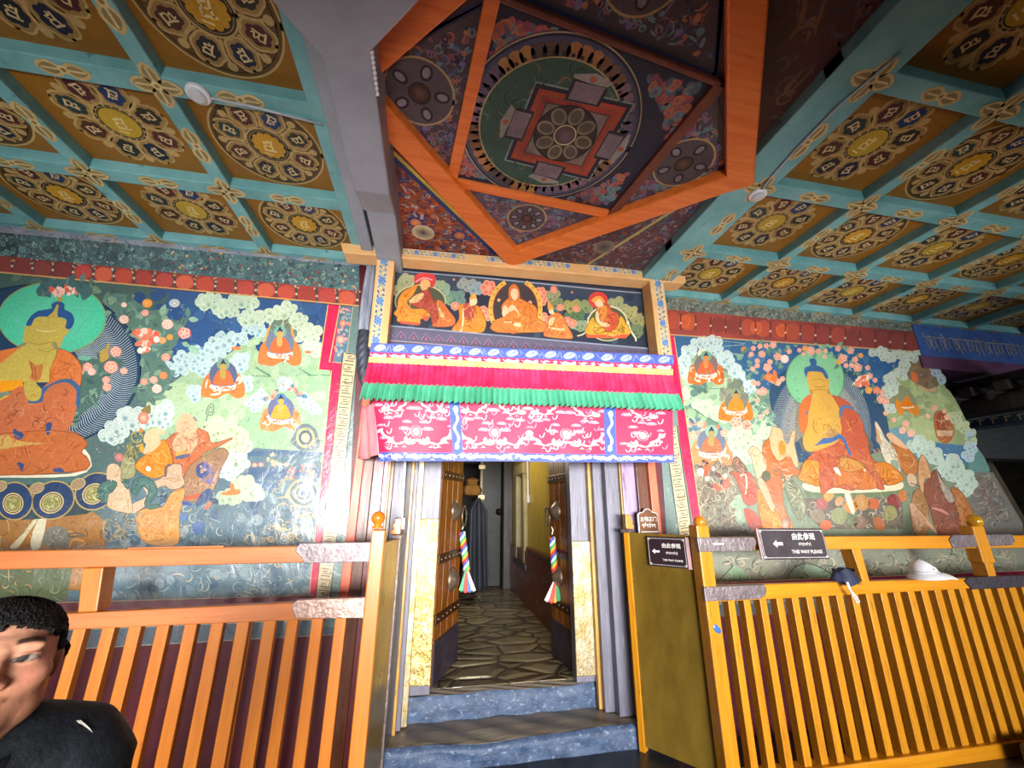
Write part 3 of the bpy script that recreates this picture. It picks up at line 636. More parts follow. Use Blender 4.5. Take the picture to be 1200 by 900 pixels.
# ---- grey girder and its bracket
gb = 3.97
t = thing('ceiling_girder', 'grey painted girder crossing the ceiling left of the round mandala, with a stepped bracket', 'beam', (-.55, -1.6, gb))
x0, x1 = V2(440, 282, gb).x, V2(466, 283, gb).x
MB().bb(-.62, -.405, -1.75, .0, gb, ZP+.02).build('beam_box', GIRD, t, bevel=.012)
MB().bb(-.765, -.665, -4.2, .0, 4.05, ZP+.02).build('side_flange', GIRD, t, bevel=.008)
MB().prism([(-.405, -.95, gb-.001), (-.405, -1.28, gb-.11), (-.405, -4.2, gb-.11), (-.405, -4.2, ZP), (-.405, -.95, ZP)], (-.235, 0, 0)).build('bracket', GIRD, t, bevel=.012)
zc_ = gb-.113; pg_ = [onZ(x, y, zc_) for x, y in ((240, -90), (330, 15), (356, 45), (381, 72), (432, 64), (484, 10), (570, -90))]
MB().prism(pg_, (0, 0, .3)).build('capital', GIRD, t, bevel=.012)
for k in range(9):
    q = onZ(428+k*1.3, 62+k*6.2, gb-.11)
    MB().ball((-.402, q.y, gb-.095), .012, 8).build('nail', WHITEP, t)
# ---- smoke detectors with their conduits
def detector(px, py, label, pts, wl):
    p = onZ(px, py, ZB-.02); t = thing('smoke_detector', label, 'smoke detector', (p.x, p.y, ZB))
    MB().lathe([(.062, 0), (.062, -.016), (.055, -.024), (.0, -.026)], (p.x, p.y, ZB), n=28).build('base', WHITEP, t, smooth=False)
    MB().lathe([(.045, -.024), (.043, -.034), (.03, -.042), (0, -.044)], (p.x, p.y, ZB), n=24).build('sensor', mat('pale_grey_plastic', '#b9bac0', '#c6c7cc', rough=.4), t)
    MB().tube([onZ(x, y, ZB-.012) for x, y in pts], .0075, 8).build('conduit', mat('grey_conduit', '#9aa0a8', '#b4b9c0', rough=.35, scale=(9, 9, 9)), t, smooth=True)
detector(232, 112, 'white round smoke detector on the left coffered ceiling near the grey girder', [(232, 112), (300, 126), (378, 146)], 0)
detector(888, 230, 'white smoke detector on the wide teal beam right of the mandala', [(890, 226), (900, 212), (930, 178), (985, 122), (1056, 62)], 0)
# ---- right-hand beams beyond the wall end
bl = thing('lettered_beam', 'blue and purple beam with a row of gilt script beyond the right mural', 'beam', (6.0, .2, 3.9))
BLUE = mat('blue_beam_paint', '#2c4a8a', '#3a5f9c', scale=(4, 4, 4), ns=1.4, rough=.45, bmp=.1, c3='#243a66')
PURP = mat('purple_beam_paint', '#4d2f4c', '#5d3a58', scale=(4, 4, 4), ns=1.4, rough=.45, bmp=.1)
q0, q1 = onY(1073, 378, -.02), onY(1200, 402, -.02)
dv = Vector((1, .02, 0)).normalized(); M_ = Matrix((dv, Vector((-dv.y, dv.x, 0)), Vector((0, 0, 1)))).transposed()
zt_, zm_, zb_ = 4.1, 3.66, 3.5
MB().prism([(xz(zt_)-.05, -.01, zt_), (xz(zt_)-.05, -.01, zm_), (9.8, -.01, zm_-.02), (9.8, -.01, zt_)], (0, .35, 0)).build('blue_face', BLUE, bl)
MB().prism([(xz(zm_)-.2, -.02, zm_), (xz(zm_)-.2, -.02, zb_), (9.8, -.02, zb_-.04), (9.8, -.02, zm_)], (0, .4, 0)).build('purple_face', PURP, bl)
sc_ = Paint(lambda x, y, k: Vector((x, -.0125-k, y)), seed=4)
for k in range(46):
    x = 6.02+k*.075; z = 3.86+sc_.r.uniform(-.008, .008); r = sc_.r; c_ = r.choice(['#8f8c86', '#a39f94', '#7d7c7c'])
    sc_.line([(x, z+.08), (x+.06, z+.085)], .014, c_, 1, sm=0); sc_.line([(x+.05, z+.08), (x+.045, z), (x+.055, z-.06-r.random()*.06)], .013, c_, 1.2, sm=3)
    if k % 3: sc_.line([(x+.005, z+.08), (x-.005+r.uniform(0, .03), z+.02), (x+.035, z-.01), (x+.01, z-.07)], .012, c_, 1.4, sm=3)
    if k % 4 == 0: sc_.line([(x, z+.13), (x+.02, z+.105), (x+.045, z+.135)], .011, c_, 1.4, sm=3)
sc_.build('gilt_script', GILT, bl)
db = thing('corbelled_beam', 'dark timber beam with rows of projecting carved joist ends past the right mural', 'beam', (6.9, -.5, 3.2))
xb = 6.75
for z, h, m_, d_ in ((3.30, .12, DARK, 0), (2.98, .2, DARKW, .03), (2.82, .1, mat('dim_navy_paint', '#1b2740', '#243250', rough=.5), .0)):
    MB().prism([(xb-d_, -1.2, z), (xb-d_, 1.25, z), (xb-d_, 1.25, z+h), (xb-d_, -1.2, z+h)], (.3, 0, 0)).build('timber', m_, db, bevel=.01)
for k in range(7):
    y = -1.0+k*.34
    MB().bb(xb-.16, xb+.1, y, y+.15, 3.19, 3.31).build('joist_end', DARKW, db, bevel=.014)
    MB().lathe([(0, 0), (.05, .01), (.06, .04), (.03, .08), (0, .09)], (xb-.07, y+.25, 3.2), axis=(0, 0, -1), n=10).build('carved_drop', DARKW, db)
sc2 = Paint(lambda x, y, k: Vector((xb-.001-k, x, y)), seed=6)
for k in range(18):
    y = -1.0+k*.12
    sc2.line([(y, 2.9), (y+.07, 2.9)], .014, '#a39a72', 1, sm=0); sc2.line([(y+.05, 2.9), (y+.05, 2.84)], .014, '#a39a72', 1, sm=0)
sc2.build('gilt_script', GILT, db)
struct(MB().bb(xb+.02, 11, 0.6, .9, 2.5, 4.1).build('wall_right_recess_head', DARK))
# ---------------------------------------------------------------- wall paintings
MUR = painted('varnished_mural_paint', rough=.22, spec=.6, dirt=.22, grime='#5b5648', sc=2.6, bmp=.42, bsc=7, coat=.5, stretch=(1, 1, .8), bd=.02)
C1 = zo(0, 320, .17784); C2 = zo(100, 330, .18889); C3 = zo(230, 330, .21111); C4 = zo(0, 470, .18889); C5 = zo(110, 470, .18889); C6 = zo(240, 480, .2); C7 = zo(0, 620, .19167); C8 = zo(200, 620, .20833)
G1 = zo(780, 360, .1556); G2 = zo(890, 380, .13333); G3 = zo(1010, 380, .1556); G4 = zo(780, 480, .1556); G5 = zo(890, 480, .15553); G6 = zo(1040, 480, .16667); G7 = zo(820, 620, .15); G8 = zo(980, 600, .18333)
WALLP = lambda x, y, k: onY(x, y, -.0015) - Vector((0, k, 0))
def lerp(a, b, t): return (a[0]+(b[0]-a[0])*t, a[1]+(b[1]-a[1])*t)
def bandgrid(P, tl, tr, bl_, br_, n, m, colf, L):
    b = len(P.V)
    for i in range(n+1):
        for k in range(m+1):
            q = lerp(lerp(tl, tr, i/n), lerp(bl_, br_, i/n), k/m); P.V.append(P.fn(*q, L*P.H)); P.C.append(tuple(v*P.g for v in lin(colf(i/n, k/m))))
    for i in range(n):
        for k in range(m): a = b+i*(m+1)+k; P.F.append((a, a+m+1, a+m+2, a+1))
def mixh(a, b, t):
    A, B = lin(a), lin(b); return tuple(p+(q-p)*t for p, q in zip(A, B))
def fret(P, c0, c1, w, n, L, g='#cdbb92', k='#4a4a42', bg='#6f7866'):
    """a running key pattern along c0 -> c1, w wide in pixels (start, end)"""
    dx, dy = c1[0]-c0[0], c1[1]-c0[1]; l = math.hypot(dx, dy); tx, ty = dx/l, dy/l; nx, ny = -ty, tx
    W = lambda t: w[0]+(w[1]-w[0])*t
    f = lambda t, v: (c0[0]+dx*t+nx*v*W(t), c0[1]+dy*t+ny*v*W(t))
    P.poly([f(0, -.5), f(1, -.5), f(1, .5), f(0, .5)], g, L)
    P.line([f(0, -.58), f(1, -.58)], 1.2, k, L+.2, sm=0); P.line([f(0, .58), f(1, .58)], 1.2, k, L+.2, sm=0)
    for i in range(n):
        a, d = i/n, 1/n; s_ = 1 if i % 2 else -1
        pts = [(a+.06*d, -.36*s_), (a+.06*d, .4*s_), (a+.5*d, .4*s_), (a+.5*d, -.15*s_), (a+.3*d, -.15*s_), (a+.3*d, .15*s_)] if P.r.random() < .75 else [(a+.08*d, .4), (a+.08*d, -.4), (a+.85*d, -.4), (a+.85*d, .18), (a+.45*d, .18), (a+.45*d, -.1)]
        P.line([f(*q) for q in pts], l/n*.085, k, L+.4, sm=0)
        P.line([f(a+.72*d, -.36), f(a+.72*d, .36)], l/n*.085, k, L+.4, sm=0)
def deity(P, x, y, s, robe, skin, halo, aura, throne, L, hair='#243a5c', glow=None):
    """a small seated figure with halo, aura and carved throne; s = total height in pixels"""
    if glow: P.cloud(x, y-s*.28, s*.9, s*.6, L-.9, rim=glow[0], mid=glow[1], n=12)
    P.poly([(x-s*.52, y+s*.42), (x-s*.46, y+s*.05), (x-s*.3, y-s*.1), (x-s*.22, y+s*.1), (x+s*.22, y+s*.1), (x+s*.3, y-s*.1), (x+s*.46, y+s*.05), (x+s*.5, y+s*.42), (x+s*.3, y+s*.5), (x+s*.1, y+s*.38), (x-s*.15, y+s*.5), (x-s*.34, y+s*.48)], throne, L, sm=3)
    P.scrib([(x-s*.5, y+s*.45), (x-s*.42, y-s*.02), (x+s*.42, y-s*.02), (x+s*.5, y+s*.45)], 26, ['#e8d9b8', '#d9783a', '#c05a2c', '#f0e6cc'], L+.3, ln=s*.22, w=s*.035)
    P.disc(x, y-s*.05, s*.33, aura, L+1, ry=s*.33, n=20); P.disc(x, y-s*.3, s*.15, halo, L+1.3, n=16)
    P.poly([(x-s*.24, y+s*.15), (x-s*.17, y-s*.08), (x-s*.08, y-s*.17), (x+s*.08, y-s*.17), (x+s*.17, y-s*.08), (x+s*.24, y+s*.15), (x, y+s*.2)], robe, L+1.6, sm=3)
    P.poly([(x-s*.07, y-s*.16), (x+s*.05, y-s*.16), (x+s*.04, y+s*.03), (x-s*.06, y+s*.02)], skin, L+1.8, sm=3)
    P.disc(x, y-s*.26, s*.075, skin, L+2, ry=s*.09, n=12); P.poly([(x-s*.07, y-s*.29), (x-s*.03, y-s*.37), (x, y-s*.42), (x+s*.03, y-s*.37), (x+s*.07, y-s*.29), (x, y-s*.32)], hair, L+2.2, sm=2)
    P.poly([(x-s*.3, y+s*.17), (x-s*.2, y+s*.2), (x, y+s*.22), (x+s*.2, y+s*.2), (x+s*.3, y+s*.17), (x+s*.26, y+s*.29), (x, y+s*.33), (x-s*.26, y+s*.29)], '#e9dcc4', L+2, sm=3)
    P.scrib([(x-s*.26, y+s*.2), (x+s*.26, y+s*.2), (x+s*.24, y+s*.31), (x-s*.24, y+s*.31)], 10, ['#c86a5a', '#d98a6a'], L+2.3, ln=s*.1, w=s*.03)
def rays(P, cx, cy, rx, ry, r0, n, col, L, w=.9, amp=.05, a0=0, a1=2*PI, rot=0, wob=4):
    for k in range(n):
        a = a0+(a1-a0)*k/n; pts = []
        for i in range(11):
            t = r0+(1-r0)*i/10*.97; b = a+amp*math.sin(i*1.3+wob)*.6
            pts.append((cx+rx*t*math.cos(b), cy+ry*t*math.sin(b)))
        P.line(pts, w, col, L, sm=2, taper=.3)
def robe(P, pts, col, L, fold=None, n=14, sm=3, w=.8, ln=12):
    P.poly(pts, col, L, sm=sm); dk = tuple(v*.42 for v in lin(col)); P.loop(cr(pts, sm or 2), .75, dk, L+.12)
    if fold: P.scrib(cr(pts, 2), int(n*1.7), fold if isinstance(fold, list) else [fold], L+.15, ln=ln, w=w, curl=.6)
def leaves(P, pts, n, cols, L, l=8, rib='#93a58c'):
    xs = [p[0] for p in pts]; ys = [p[1] for p in pts]; r = P.r
    for _ in range(n):
        for _t in range(12):
            x, y = r.uniform(min(xs), max(xs)), r.uniform(min(ys), max(ys)); k = False; j = len(pts)-1
            for i in range(len(pts)):
                if (pts[i][1] > y) != (pts[j][1] > y) and x < (pts[j][0]-pts[i][0])*(y-pts[i][1])/(pts[j][1]-pts[i][1])+pts[i][0]: k = not k
                j = i
            if k: break
        if k: P.leaf(x, y, l*r.uniform(.7, 1.3), r.uniform(0, 6.28), r.choice(cols), L+r.random()*.6, rib=rib if r.random() < .6 else None)
# ================= left mural
P = Paint(WALLP, seed=21)
# bands along the top
bandgrid(P, (-150, 245), (421, 306), (-150, 258), (421, 312), 40, 2, lambda u, v: mixh('#6d7384', '#9aa0ae', abs(math.sin(u*37))*.6+.2*v), .2)
bandgrid(P, (-150, 258), (421, 312), (-150, 288), (421, 342), 60, 4, lambda u, v: mixh('#39474e', '#5f8489', min(1, max(0, .75*u+.18*math.sin(u*61)+.1*math.sin(v*8)))), .2)
TB = [(-150, 259), (421, 313), (421, 340), (-150, 286)]
P.puffs(TB, 330, ['#5b8085', '#6f9a97', '#4a6670', '#7aa09a', '#51626a'], .6, r=3.2, mid='#3f565c')
P.scrib(TB, 420, ['#8fa9a2', '#36474f', '#27343e', '#6d9593', '#a4b8b0'], 1.2, ln=7, w=.7, curl=2)
P.puffs([(200, 283), (421, 318), (421, 342), (200, 318)], 60, ['#c2643c', '#b0432f', '#2f5560', '#d9a45c', '#7a3c5a', '#b8c9bb'], 2, r=1.6)
P.scrib([(-150, 247), (421, 307), (421, 313), (-150, 259)], 120, ['#4a5262', '#3a4050', '#a8a8ae', '#c09a86'], 1, ln=10, w=.7, curl=.4)
bandgrid(P, (-150, 285), (421, 341), (-150, 304), (421, 357), 60, 2, lambda u, v: mixh('#6d3238', '#b34a41', min(1, max(0, u*.9+.2*math.sin(u*29)))), 1.4)
for k in range(24):
    u = (k+.4)/24; x = -150+571*u; y0 = 286+56*u
    P.disc(x, y0+9, 10.5, ['#c2503f', '#a9443c', '#b84a44', '#cc6048'][k % 4] if u > .4 else ['#84403e', '#7c3a3c'][k % 2], 1.8, ry=8.6, n=16, j=.12)
    P.poly([(x+10, y0+1), (x+14, y0+1), (x+13.4, y0+17), (x+10.6, y0+17)], '#5a4648', 2.2); P.disc(x+12, y0+11, 1.5, '#cdbfa6', 2.4, n=8); P.puffs([(x+9, y0), (x+15, y0), (x+15, y0+6), (x+9, y0+6)], 4, ['#b8b4a4', '#6a5a62', '#d0a060'], 2.4, r=1.2)
P.line([(-150, 305), (421, 358.5)], 1.6, '#d2a468', 2.6, sm=0)
# field: sky, hills, water
SKY = [(-150, 306), (385, 357), (383, 384), (372, 388), (385, 420), (330, 400), (180, 450), (-150, 450)]
P.poly(SKY, '#34588a', .3)
P.puffs([(150, 340), (380, 362), (360, 400), (200, 420), (140, 400)], 60, ['#2f5080', '#3c6494', '#365c8c', '#2c4a78'], .4, r=9)
P.poly([(-150, 306), (170, 336), (200, 345), (170, 385), (130, 390), (-150, 420)], '#46605c', .45)
leaves(P, [(-150, 306), (150, 335), (190, 350), (170, 380), (-20, 345), (-150, 400)], 70, ['#5f7d69', '#4d6a62', '#6f8a70', '#3f5a58'], .6, 15)
P.poly([(-150, 400), (388, 400), (366, 706), (-150, 716)], '#55706f', .25)
HILL = C3((-130, 560), (0, 470), (180, 400), (330, 300), (480, 240), (640, 330), (740, 370), (740, 900), (400, 960), (-200, 1000), (-320, 760))
P.poly(HILL, '#9db994', .6)
P.poly(C3((740, 480), (740, 1000), (300, 960), (-60, 900), (-60, 640), (300, 560), (520, 520)), '#93b48e', .7, sm=2)
P.poly(C3((-260, 640), (-120, 560), (150, 610), (330, 650), (200, 780), (-40, 800), (-260, 760)), '#a9c19b', .8, sm=3)
P.line(C3((300, 522), (420, 526), (560, 520), (745, 520)), 1.2, '#5f8a6c', 1, sm=2); P.line(C3((330, 475), (370, 500), (420, 528)), 2, '#5f8a6c', 1, sm=2); P.line(C3((570, 480), (600, 500), (640, 522)), 1.6, '#5f8a6c', 1, sm=2)
P.puffs(C3((0, 480), (330, 320), (700, 400), (720, 700), (300, 760), (-100, 720)), 90, ['#a3bf98', '#95b48c', '#9ab796', '#aac69f'], .9, r=6)
# clouds along the hill
for a in ((75, 110, 120, 60), (170, 150, 120, 70), (260, 110, 150, 50), (310, 200, 120, 60)): (x, y), = C3(a[:2]); P.cloud(x, y, a[2]*.2, a[3]*.2, 1.2, rim='#cfe0c6', mid='#7fa58e', n=11, r=5)
for a in ((420, 190, 160, 90), (500, 170, 120, 80), (560, 230, 120, 80), (620, 290, 130, 70), (650, 370, 80, 60)): (x, y), = C3(a[:2]); P.cloud(x, y, a[2]*.2, a[3]*.2, 1.3, rim='#d3e0c4', mid='#8fae92', n=9, r=5)
for a in ((330, 270, 120, 50), (200, 310, 160, 60), (130, 350, 140, 60), (60, 390, 150, 70), (10, 430, 130, 60), (-50, 430, 130, 60), (-110, 480, 120, 60), (110, 420, 100, 50), (150, 470, 170, 60), (250, 440, 60, 90), (30, 480, 100, 60), (270, 560, 70, 70), (-10, 620, 50, 60)): (x, y), = C3(a[:2]); P.cloud(x, y, a[2]*.2, a[3]*.2, 1.5, rim='#c3d8d4', mid='#5f8fa0', n=8, r=4.6)
for a in ((330, 680, 90, 60), (370, 640, 60, 60), (500, 570, 90, 50), (610, 660, 80, 60), (650, 700, 80, 50)): (x, y), = C3(a[:2]); P.cloud(x, y, a[2]*.2, a[3]*.2, 1.6, rim='#c9dbd2', mid='#6f98a4', n=7, r=4)
# flaming dark surround and the three small seated figures
P.poly(C3((400, 310), (420, 230), (480, 175), (530, 220), (560, 300), (480, 330)), '#6d8272', 2, sm=3)
P.scrib(C3((400, 310), (420, 230), (480, 175), (530, 220), (560, 300), (480, 330)), 24, ['#4f665a', '#9ab09a', '#b8c4a8'], 2.2, ln=7)
for k in (-1, 1): P.line(C3((462+k*85, 330), (465+k*68, 280), (470+k*58, 240)), 3, '#dca05a', 2.4, sm=2, taper=.8)
P.line(C3((480, 260), (484, 210)), 3, '#dcb070', 2.4, sm=0, taper=.6)
(x, y), = C3((465, 350)); deity(P, x, y, 50, '#d9693c', '#d9a860', '#7fae98', '#6f7a8c', '#d27a44', 3)
(x, y), = C3((150, 530)); deity(P, x, y, 50, '#cf6a3e', '#b59a4e', '#7d9c80', '#5c6585', '#d2783c', 3)
(x, y), = C3((470, 720)); deity(P, x, y, 47, '#e3982c', '#dba24a', '#5c7fa6', '#6a6f93', '#d48850', 3)
P.puffs(C3((370, 640), (440, 590), (500, 550), (560, 600), (610, 640), (600, 660), (480, 600), (390, 670)), 26, ['#d98070', '#4f7a8c', '#e0a08a', '#5a86a0'], 5, r=2.6)
P.disc(*C3((222, 370))[0], 6, '#d9804a', 2.4, ry=2.2); P.disc(*C3((620, 392))[0], 4, '#d9804a', 2.4, ry=2)
for c_, r_ in (('#e3e6e0', 6.2), ('#3a4f70', 5.2), ('#dfe3dd', 4.4), ('#3a4f70', 2.9), ('#d6dcd8', 2.2)): P.disc(*C2((553, 134))[0], r_, c_, 3+.3*(6.2-r_), ry=r_*.78)
(x, y), = C3((75, 715)); P.loop(cr([(x-4, y+4), (x-2, y-4), (x+3, y-8), (x+5, y-2), (x+3, y+5)], 3), 1, '#5d7a68', 4); P.loop(cr([(x-2, y+2), (x, y-3), (x+2, y-4), (x+2, y+2)], 3), .8, '#5d7a68', 4); P.line([(x-3, y+6), (x-5, y+18)], 1.4, '#6d8a78', 4, sm=0)
P.scrib([(150, 345), (380, 362), (375, 540), (180, 560), (120, 480)], 330, ['#7d9a82', '#a8bd9e', '#6a8a86', '#c0ceb4', '#54748a', '#8aa488'], 1.05, ln=6, w=.6, curl=1.8)
P.scrib([(110, 500), (372, 520), (362, 640), (110, 655)], 300, ['#4f5f60', '#8f9a90', '#6d6a58', '#b5b09a', '#7d5f50', '#56707e'], 6.9, ln=6, w=.6, curl=1.8)
# great aura and halo
P.disc(40, 430, 125, '#28425f', 3, ry=96, n=64); P.ring(40, 430, 125, 1.6, '#1d3048', 3.4, ry=96, n=64)
rays(P, 40, 432, 123, 94, .44, 92, '#a6b4b6', 3.8, w=.95, amp=.05, a0=-1.35, a1=1.5)
rays(P, 20, 432, 90, 94, .6, 16, '#a9ac92', 3.9, w=.9, amp=.05, a0=-1.2, a1=-.3)
P.disc(61, 373, 63, '#4cbd98', 5, ry=42, n=64, mid='#62c7a6'); P.ring(61, 373, 63, 1.3, '#8a9a5a', 5.4, ry=42, n=64)
P.poly(C1((240, 110), (300, 60), (400, 40), (500, 60), (600, 90), (605, 140), (545, 180), (520, 130), (420, 140), (330, 130), (260, 155)), '#47676a', 5.8, sm=3)
leaves(P, C1((240, 110), (300, 50), (600, 60), (600, 150), (500, 120), (280, 140)), 14, ['#4f6e70', '#5f7d78', '#3f5f68'], 6, 12)
P.puffs(C1((315, 125), (350, 95), (480, 95), (520, 130), (470, 150), (370, 150)), 26, ['#e0796a', '#f0b8a4', '#d9604f', '#f2cabb'], 6.6, r=3)
# foliage right of the aura
FO = C2((130, 90), (250, 80), (400, 180), (480, 170), (500, 260), (640, 220), (600, 300), (560, 400), (480, 480), (540, 560), (520, 640), (440, 740), (350, 740), (320, 700), (350, 520), (330, 380), (250, 260), (150, 200))
P.poly(FO, '#58776c', 2.6, sm=2)
leaves(P, FO, 95, ['#5f8272', '#6f9080', '#4d6c66', '#7d9a84', '#587a74'], 4, 11)
for a in ((640, 232, .1, 12), (640, 400, .6, 16), (470, 210, -1.2, 14), (600, 380, .4, 10)): (x, y), = C2(a[:2]); P.leaf(x, y, a[3], a[2], '#8fb39a', 5)
def bloom(C, x, y, r, c, l='#f0cdbb', L=6): (p, q), = C((x, y)); P.disc(p, q, r, c, L, ry=r*.85, n=14, mid=l); P.flower(p, q, r*.8, L+.3, col=c, light=l, n=5)
for a in ((385, 135, 6, '#e38a30', '#eeaa58'), (372, 195, 4.5, '#d9604a', '#f0c9b8'), (510, 265, 7, '#e0a898', '#f3ddcf'), (615, 320, 8, '#d9504c', '#f4d3c6'), (525, 345, 4, '#e08a3a', '#eaa650'), (480, 365, 4.5, '#df8a44', '#ecac74'), (240, 235, 6, '#e0a690', '#f0d2c0'), (500, 470, 5.5, '#d9705c', '#f0b8a4'), (485, 583, 5, '#e0703c', '#ee9a68'), (425, 610, 5, '#e07a62', '#f2c2b0'), (365, 622, 4.5, '#d9684c', '#eeb8a0'), (445, 665, 6, '#e0a898', '#f2d5c8'), (240, 145, 3.5, '#e0b8a4', '#f2dccf')): bloom(C2, *a)
P.puffs(C2((290, 320), (350, 300), (450, 320), (460, 370), (400, 390), (390, 430), (340, 430), (320, 370)), 40, ['#e07a60', '#f2cbb8', '#f5dccb', '#d9604a', '#eeb49e'], 7, r=4)
# peony bush inside the aura
FB = C2((-90, 520), (0, 470), (60, 480), (150, 470), (250, 500), (180, 560), (120, 620), (80, 740), (0, 800), (-120, 900), (-130, 700))
P.poly(FB, '#4f6e66', 4.6, sm=2); leaves(P, FB, 46, ['#58796e', '#496860', '#6d8a7a', '#3f5c5a'], 5, 11)
P.disc(*C1((560, 560))[0], 8, '#74b59c', 5.6, ry=3)
for a in ((190, 435, 7, '#dd7a66', '#f1c6b4'), (160, 530, 8.5, '#dd7a66', '#f1c6b4'), (240, 555, 4.6, '#df8a78', '#efc0ae'), (130, 610, 5, '#d9705c', '#f0bba8'), (135, 655, 5.5, '#d9806c', '#efb8a6'), (15, 530, 6, '#dd7a66', '#f1c6b4'), (40, 560, 5, '#e0988a', '#f3d4c8'), (-40, 560, 6, '#e0988a', '#f3dacb')): bloom(C2, *a)
P.poly(C2((95, 430), (120, 420), (145, 380), (152, 400), (140, 440), (150, 470), (110, 500), (90, 490)), '#b8984a', 6.4, sm=3)
# the great seated figure
RB, RO = '#bf6a44', '#d0743c'
P.poly([(-60, 420), (0, 411), (22, 407), (26, 410), (10, 420), (0, 430), (-60, 470)], RO, 7, sm=2)
P.poly(C1((-200, 620), (0, 600), (60, 550), (125, 500), (185, 465), (150, 450), (158, 400), (165, 350), (208, 345), (225, 305), (270, 285), (400, 292), (440, 310), (437, 358), (462, 368), (450, 395), (420, 425), (402, 480), (382, 505), (372, 545), (345, 610), (330, 660), (330, 720), (0, 720), (-200, 720)), '#bda850', 7.2)
P.poly(C1((172, 345), (200, 290), (250, 250), (340, 234), (338, 205), (385, 186), (427, 205), (425, 238), (470, 262), (490, 300), (485, 340), (462, 370), (432, 362), (440, 310), (400, 292), (330, 290), (260, 287), (222, 308), (208, 345)), '#2d5488', 7.6, sm=2)
P.poly(C1((378, 188), (380, 160), (412, 160), (410, 188)), '#b59a44', 7.6); P.poly(C1((308, 293), (350, 258), (378, 205), (388, 212), (380, 258), (382, 296)), '#c2a850', 8)
P.line(C1((240, 372), (300, 385), (370, 380)), .9, '#e3d9a8', 8, sm=3, taper=.5); P.line(C1((190, 455), (260, 470), (340, 455), (370, 470)), .9, '#97853a', 8, sm=3); P.line(C1((250, 500), (300, 520), (360, 500)), .8, '#97853a', 8, sm=3)
P.poly(C1((345, 462), (375, 455), (385, 500), (360, 500)), '#8d8a5c', 7.8, sm=2); P.poly(C1((115, 490), (150, 460), (185, 462), (140, 490)), '#8d8a5c', 7.8, sm=2)
robe(P, C1((388, 498), (470, 530), (525, 590), (542, 645), (535, 720), (520, 745), (460, 705), (390, 710), (340, 740), (270, 770), (325, 720), (330, 650), (345, 605), (372, 545)), RO, 8, ['#a9552a', '#b86030', '#dc8a50'], 16)
P.poly(C1((0, 712), (150, 704), (158, 765), (0, 787), (-200, 790), (-200, 720)), '#eb9a1f', 8)
P.poly(C1((-200, 800), (60, 780), (110, 800), (80, 900), (-200, 980)), '#7d8a78', 7.8); P.poly(C1((0, 830), (60, 805), (80, 840), (30, 860)), '#e0a42c', 8.2, sm=2); P.poly(C1((-200, 880), (60, 870), (80, 920), (-200, 960)), '#3f6a8a', 8.1)
P.poly([(-70, 480), (0, 470), (14, 458), (28, 452), (45, 458), (58, 447), (75, 445), (90, 452), (94, 462), (89, 482), (84, 498), (80, 504), (89, 507), (100, 515), (103, 521), (99, 526), (90, 527), (101, 532), (107, 543), (102, 551), (85, 554), (60, 553), (38, 559), (20, 556), (0, 556), (-70, 556)], RB, 8.4, sm=2)
robe(P, [(-60, 520), (40, 505), (88, 508), (102, 520), (96, 530), (106, 543), (90, 552), (30, 556), (-60, 555)], '#bf6a3a', 8.7, ['#8f4326', '#cf8050', '#a65332'], 40, ln=18)
P.scrib([(10, 462), (85, 455), (80, 500), (0, 505)], 44, ['#93472c', '#d08a62', '#a9583a', '#7d3d2c'], 8.8, ln=16, w=.9)
P.poly(C1((270, 760), (330, 735), (400, 702), (470, 700), (520, 740), (528, 800), (516, 900), (500, 860), (505, 780), (460, 728), (400, 722), (330, 750), (290, 800), (280, 850), (190, 860), (190, 840), (255, 840), (265, 790)), '#3f6288', 9, sm=2)
P.poly(C1((165, 715), (220, 705), (250, 740), (275, 770), (262, 830), (210, 845), (175, 820), (160, 770)), '#c0aa50', 9.2, sm=3); P.poly(C1((195, 690), (210, 650), (190, 570), (240, 610), (285, 600), (270, 690), (240, 715)), '#b9743f', 9.3, sm=2)
P.line(C1((230, 620), (240, 700)), .9, '#8a4a2a', 9.6, sm=0); P.line(C1((205, 590), (222, 690)), .9, '#8a4a2a', 9.6, sm=0)
P.poly(C4((-150, 210), (0, 215), (45, 203), (80, 235), (160, 255), (290, 262), (160, 275), (60, 290), (0, 300), (-150, 310)), '#c9a45a', 9, sm=2)
for a in (C4((85, 170), (110, 185), (150, 205), (130, 240), (90, 225)), C4((290, 135), (325, 140), (305, 210), (285, 195)), C4((105, 380), (150, 390), (140, 440), (120, 410)), C4((330, 420), (380, 415), (400, 440), (340, 440))): P.poly(a, '#3a4f7d', 9.1, sm=2)
P.poly(C4((480, 290), (530, 300), (560, 340), (572, 400), (540, 440), (470, 465), (340, 474), (150, 476), (0, 475), (-300, 478), (-300, 458), (0, 452), (150, 462), (430, 452), (540, 430), (565, 395), (540, 340), (485, 310)), '#ddd8be', 8.6)
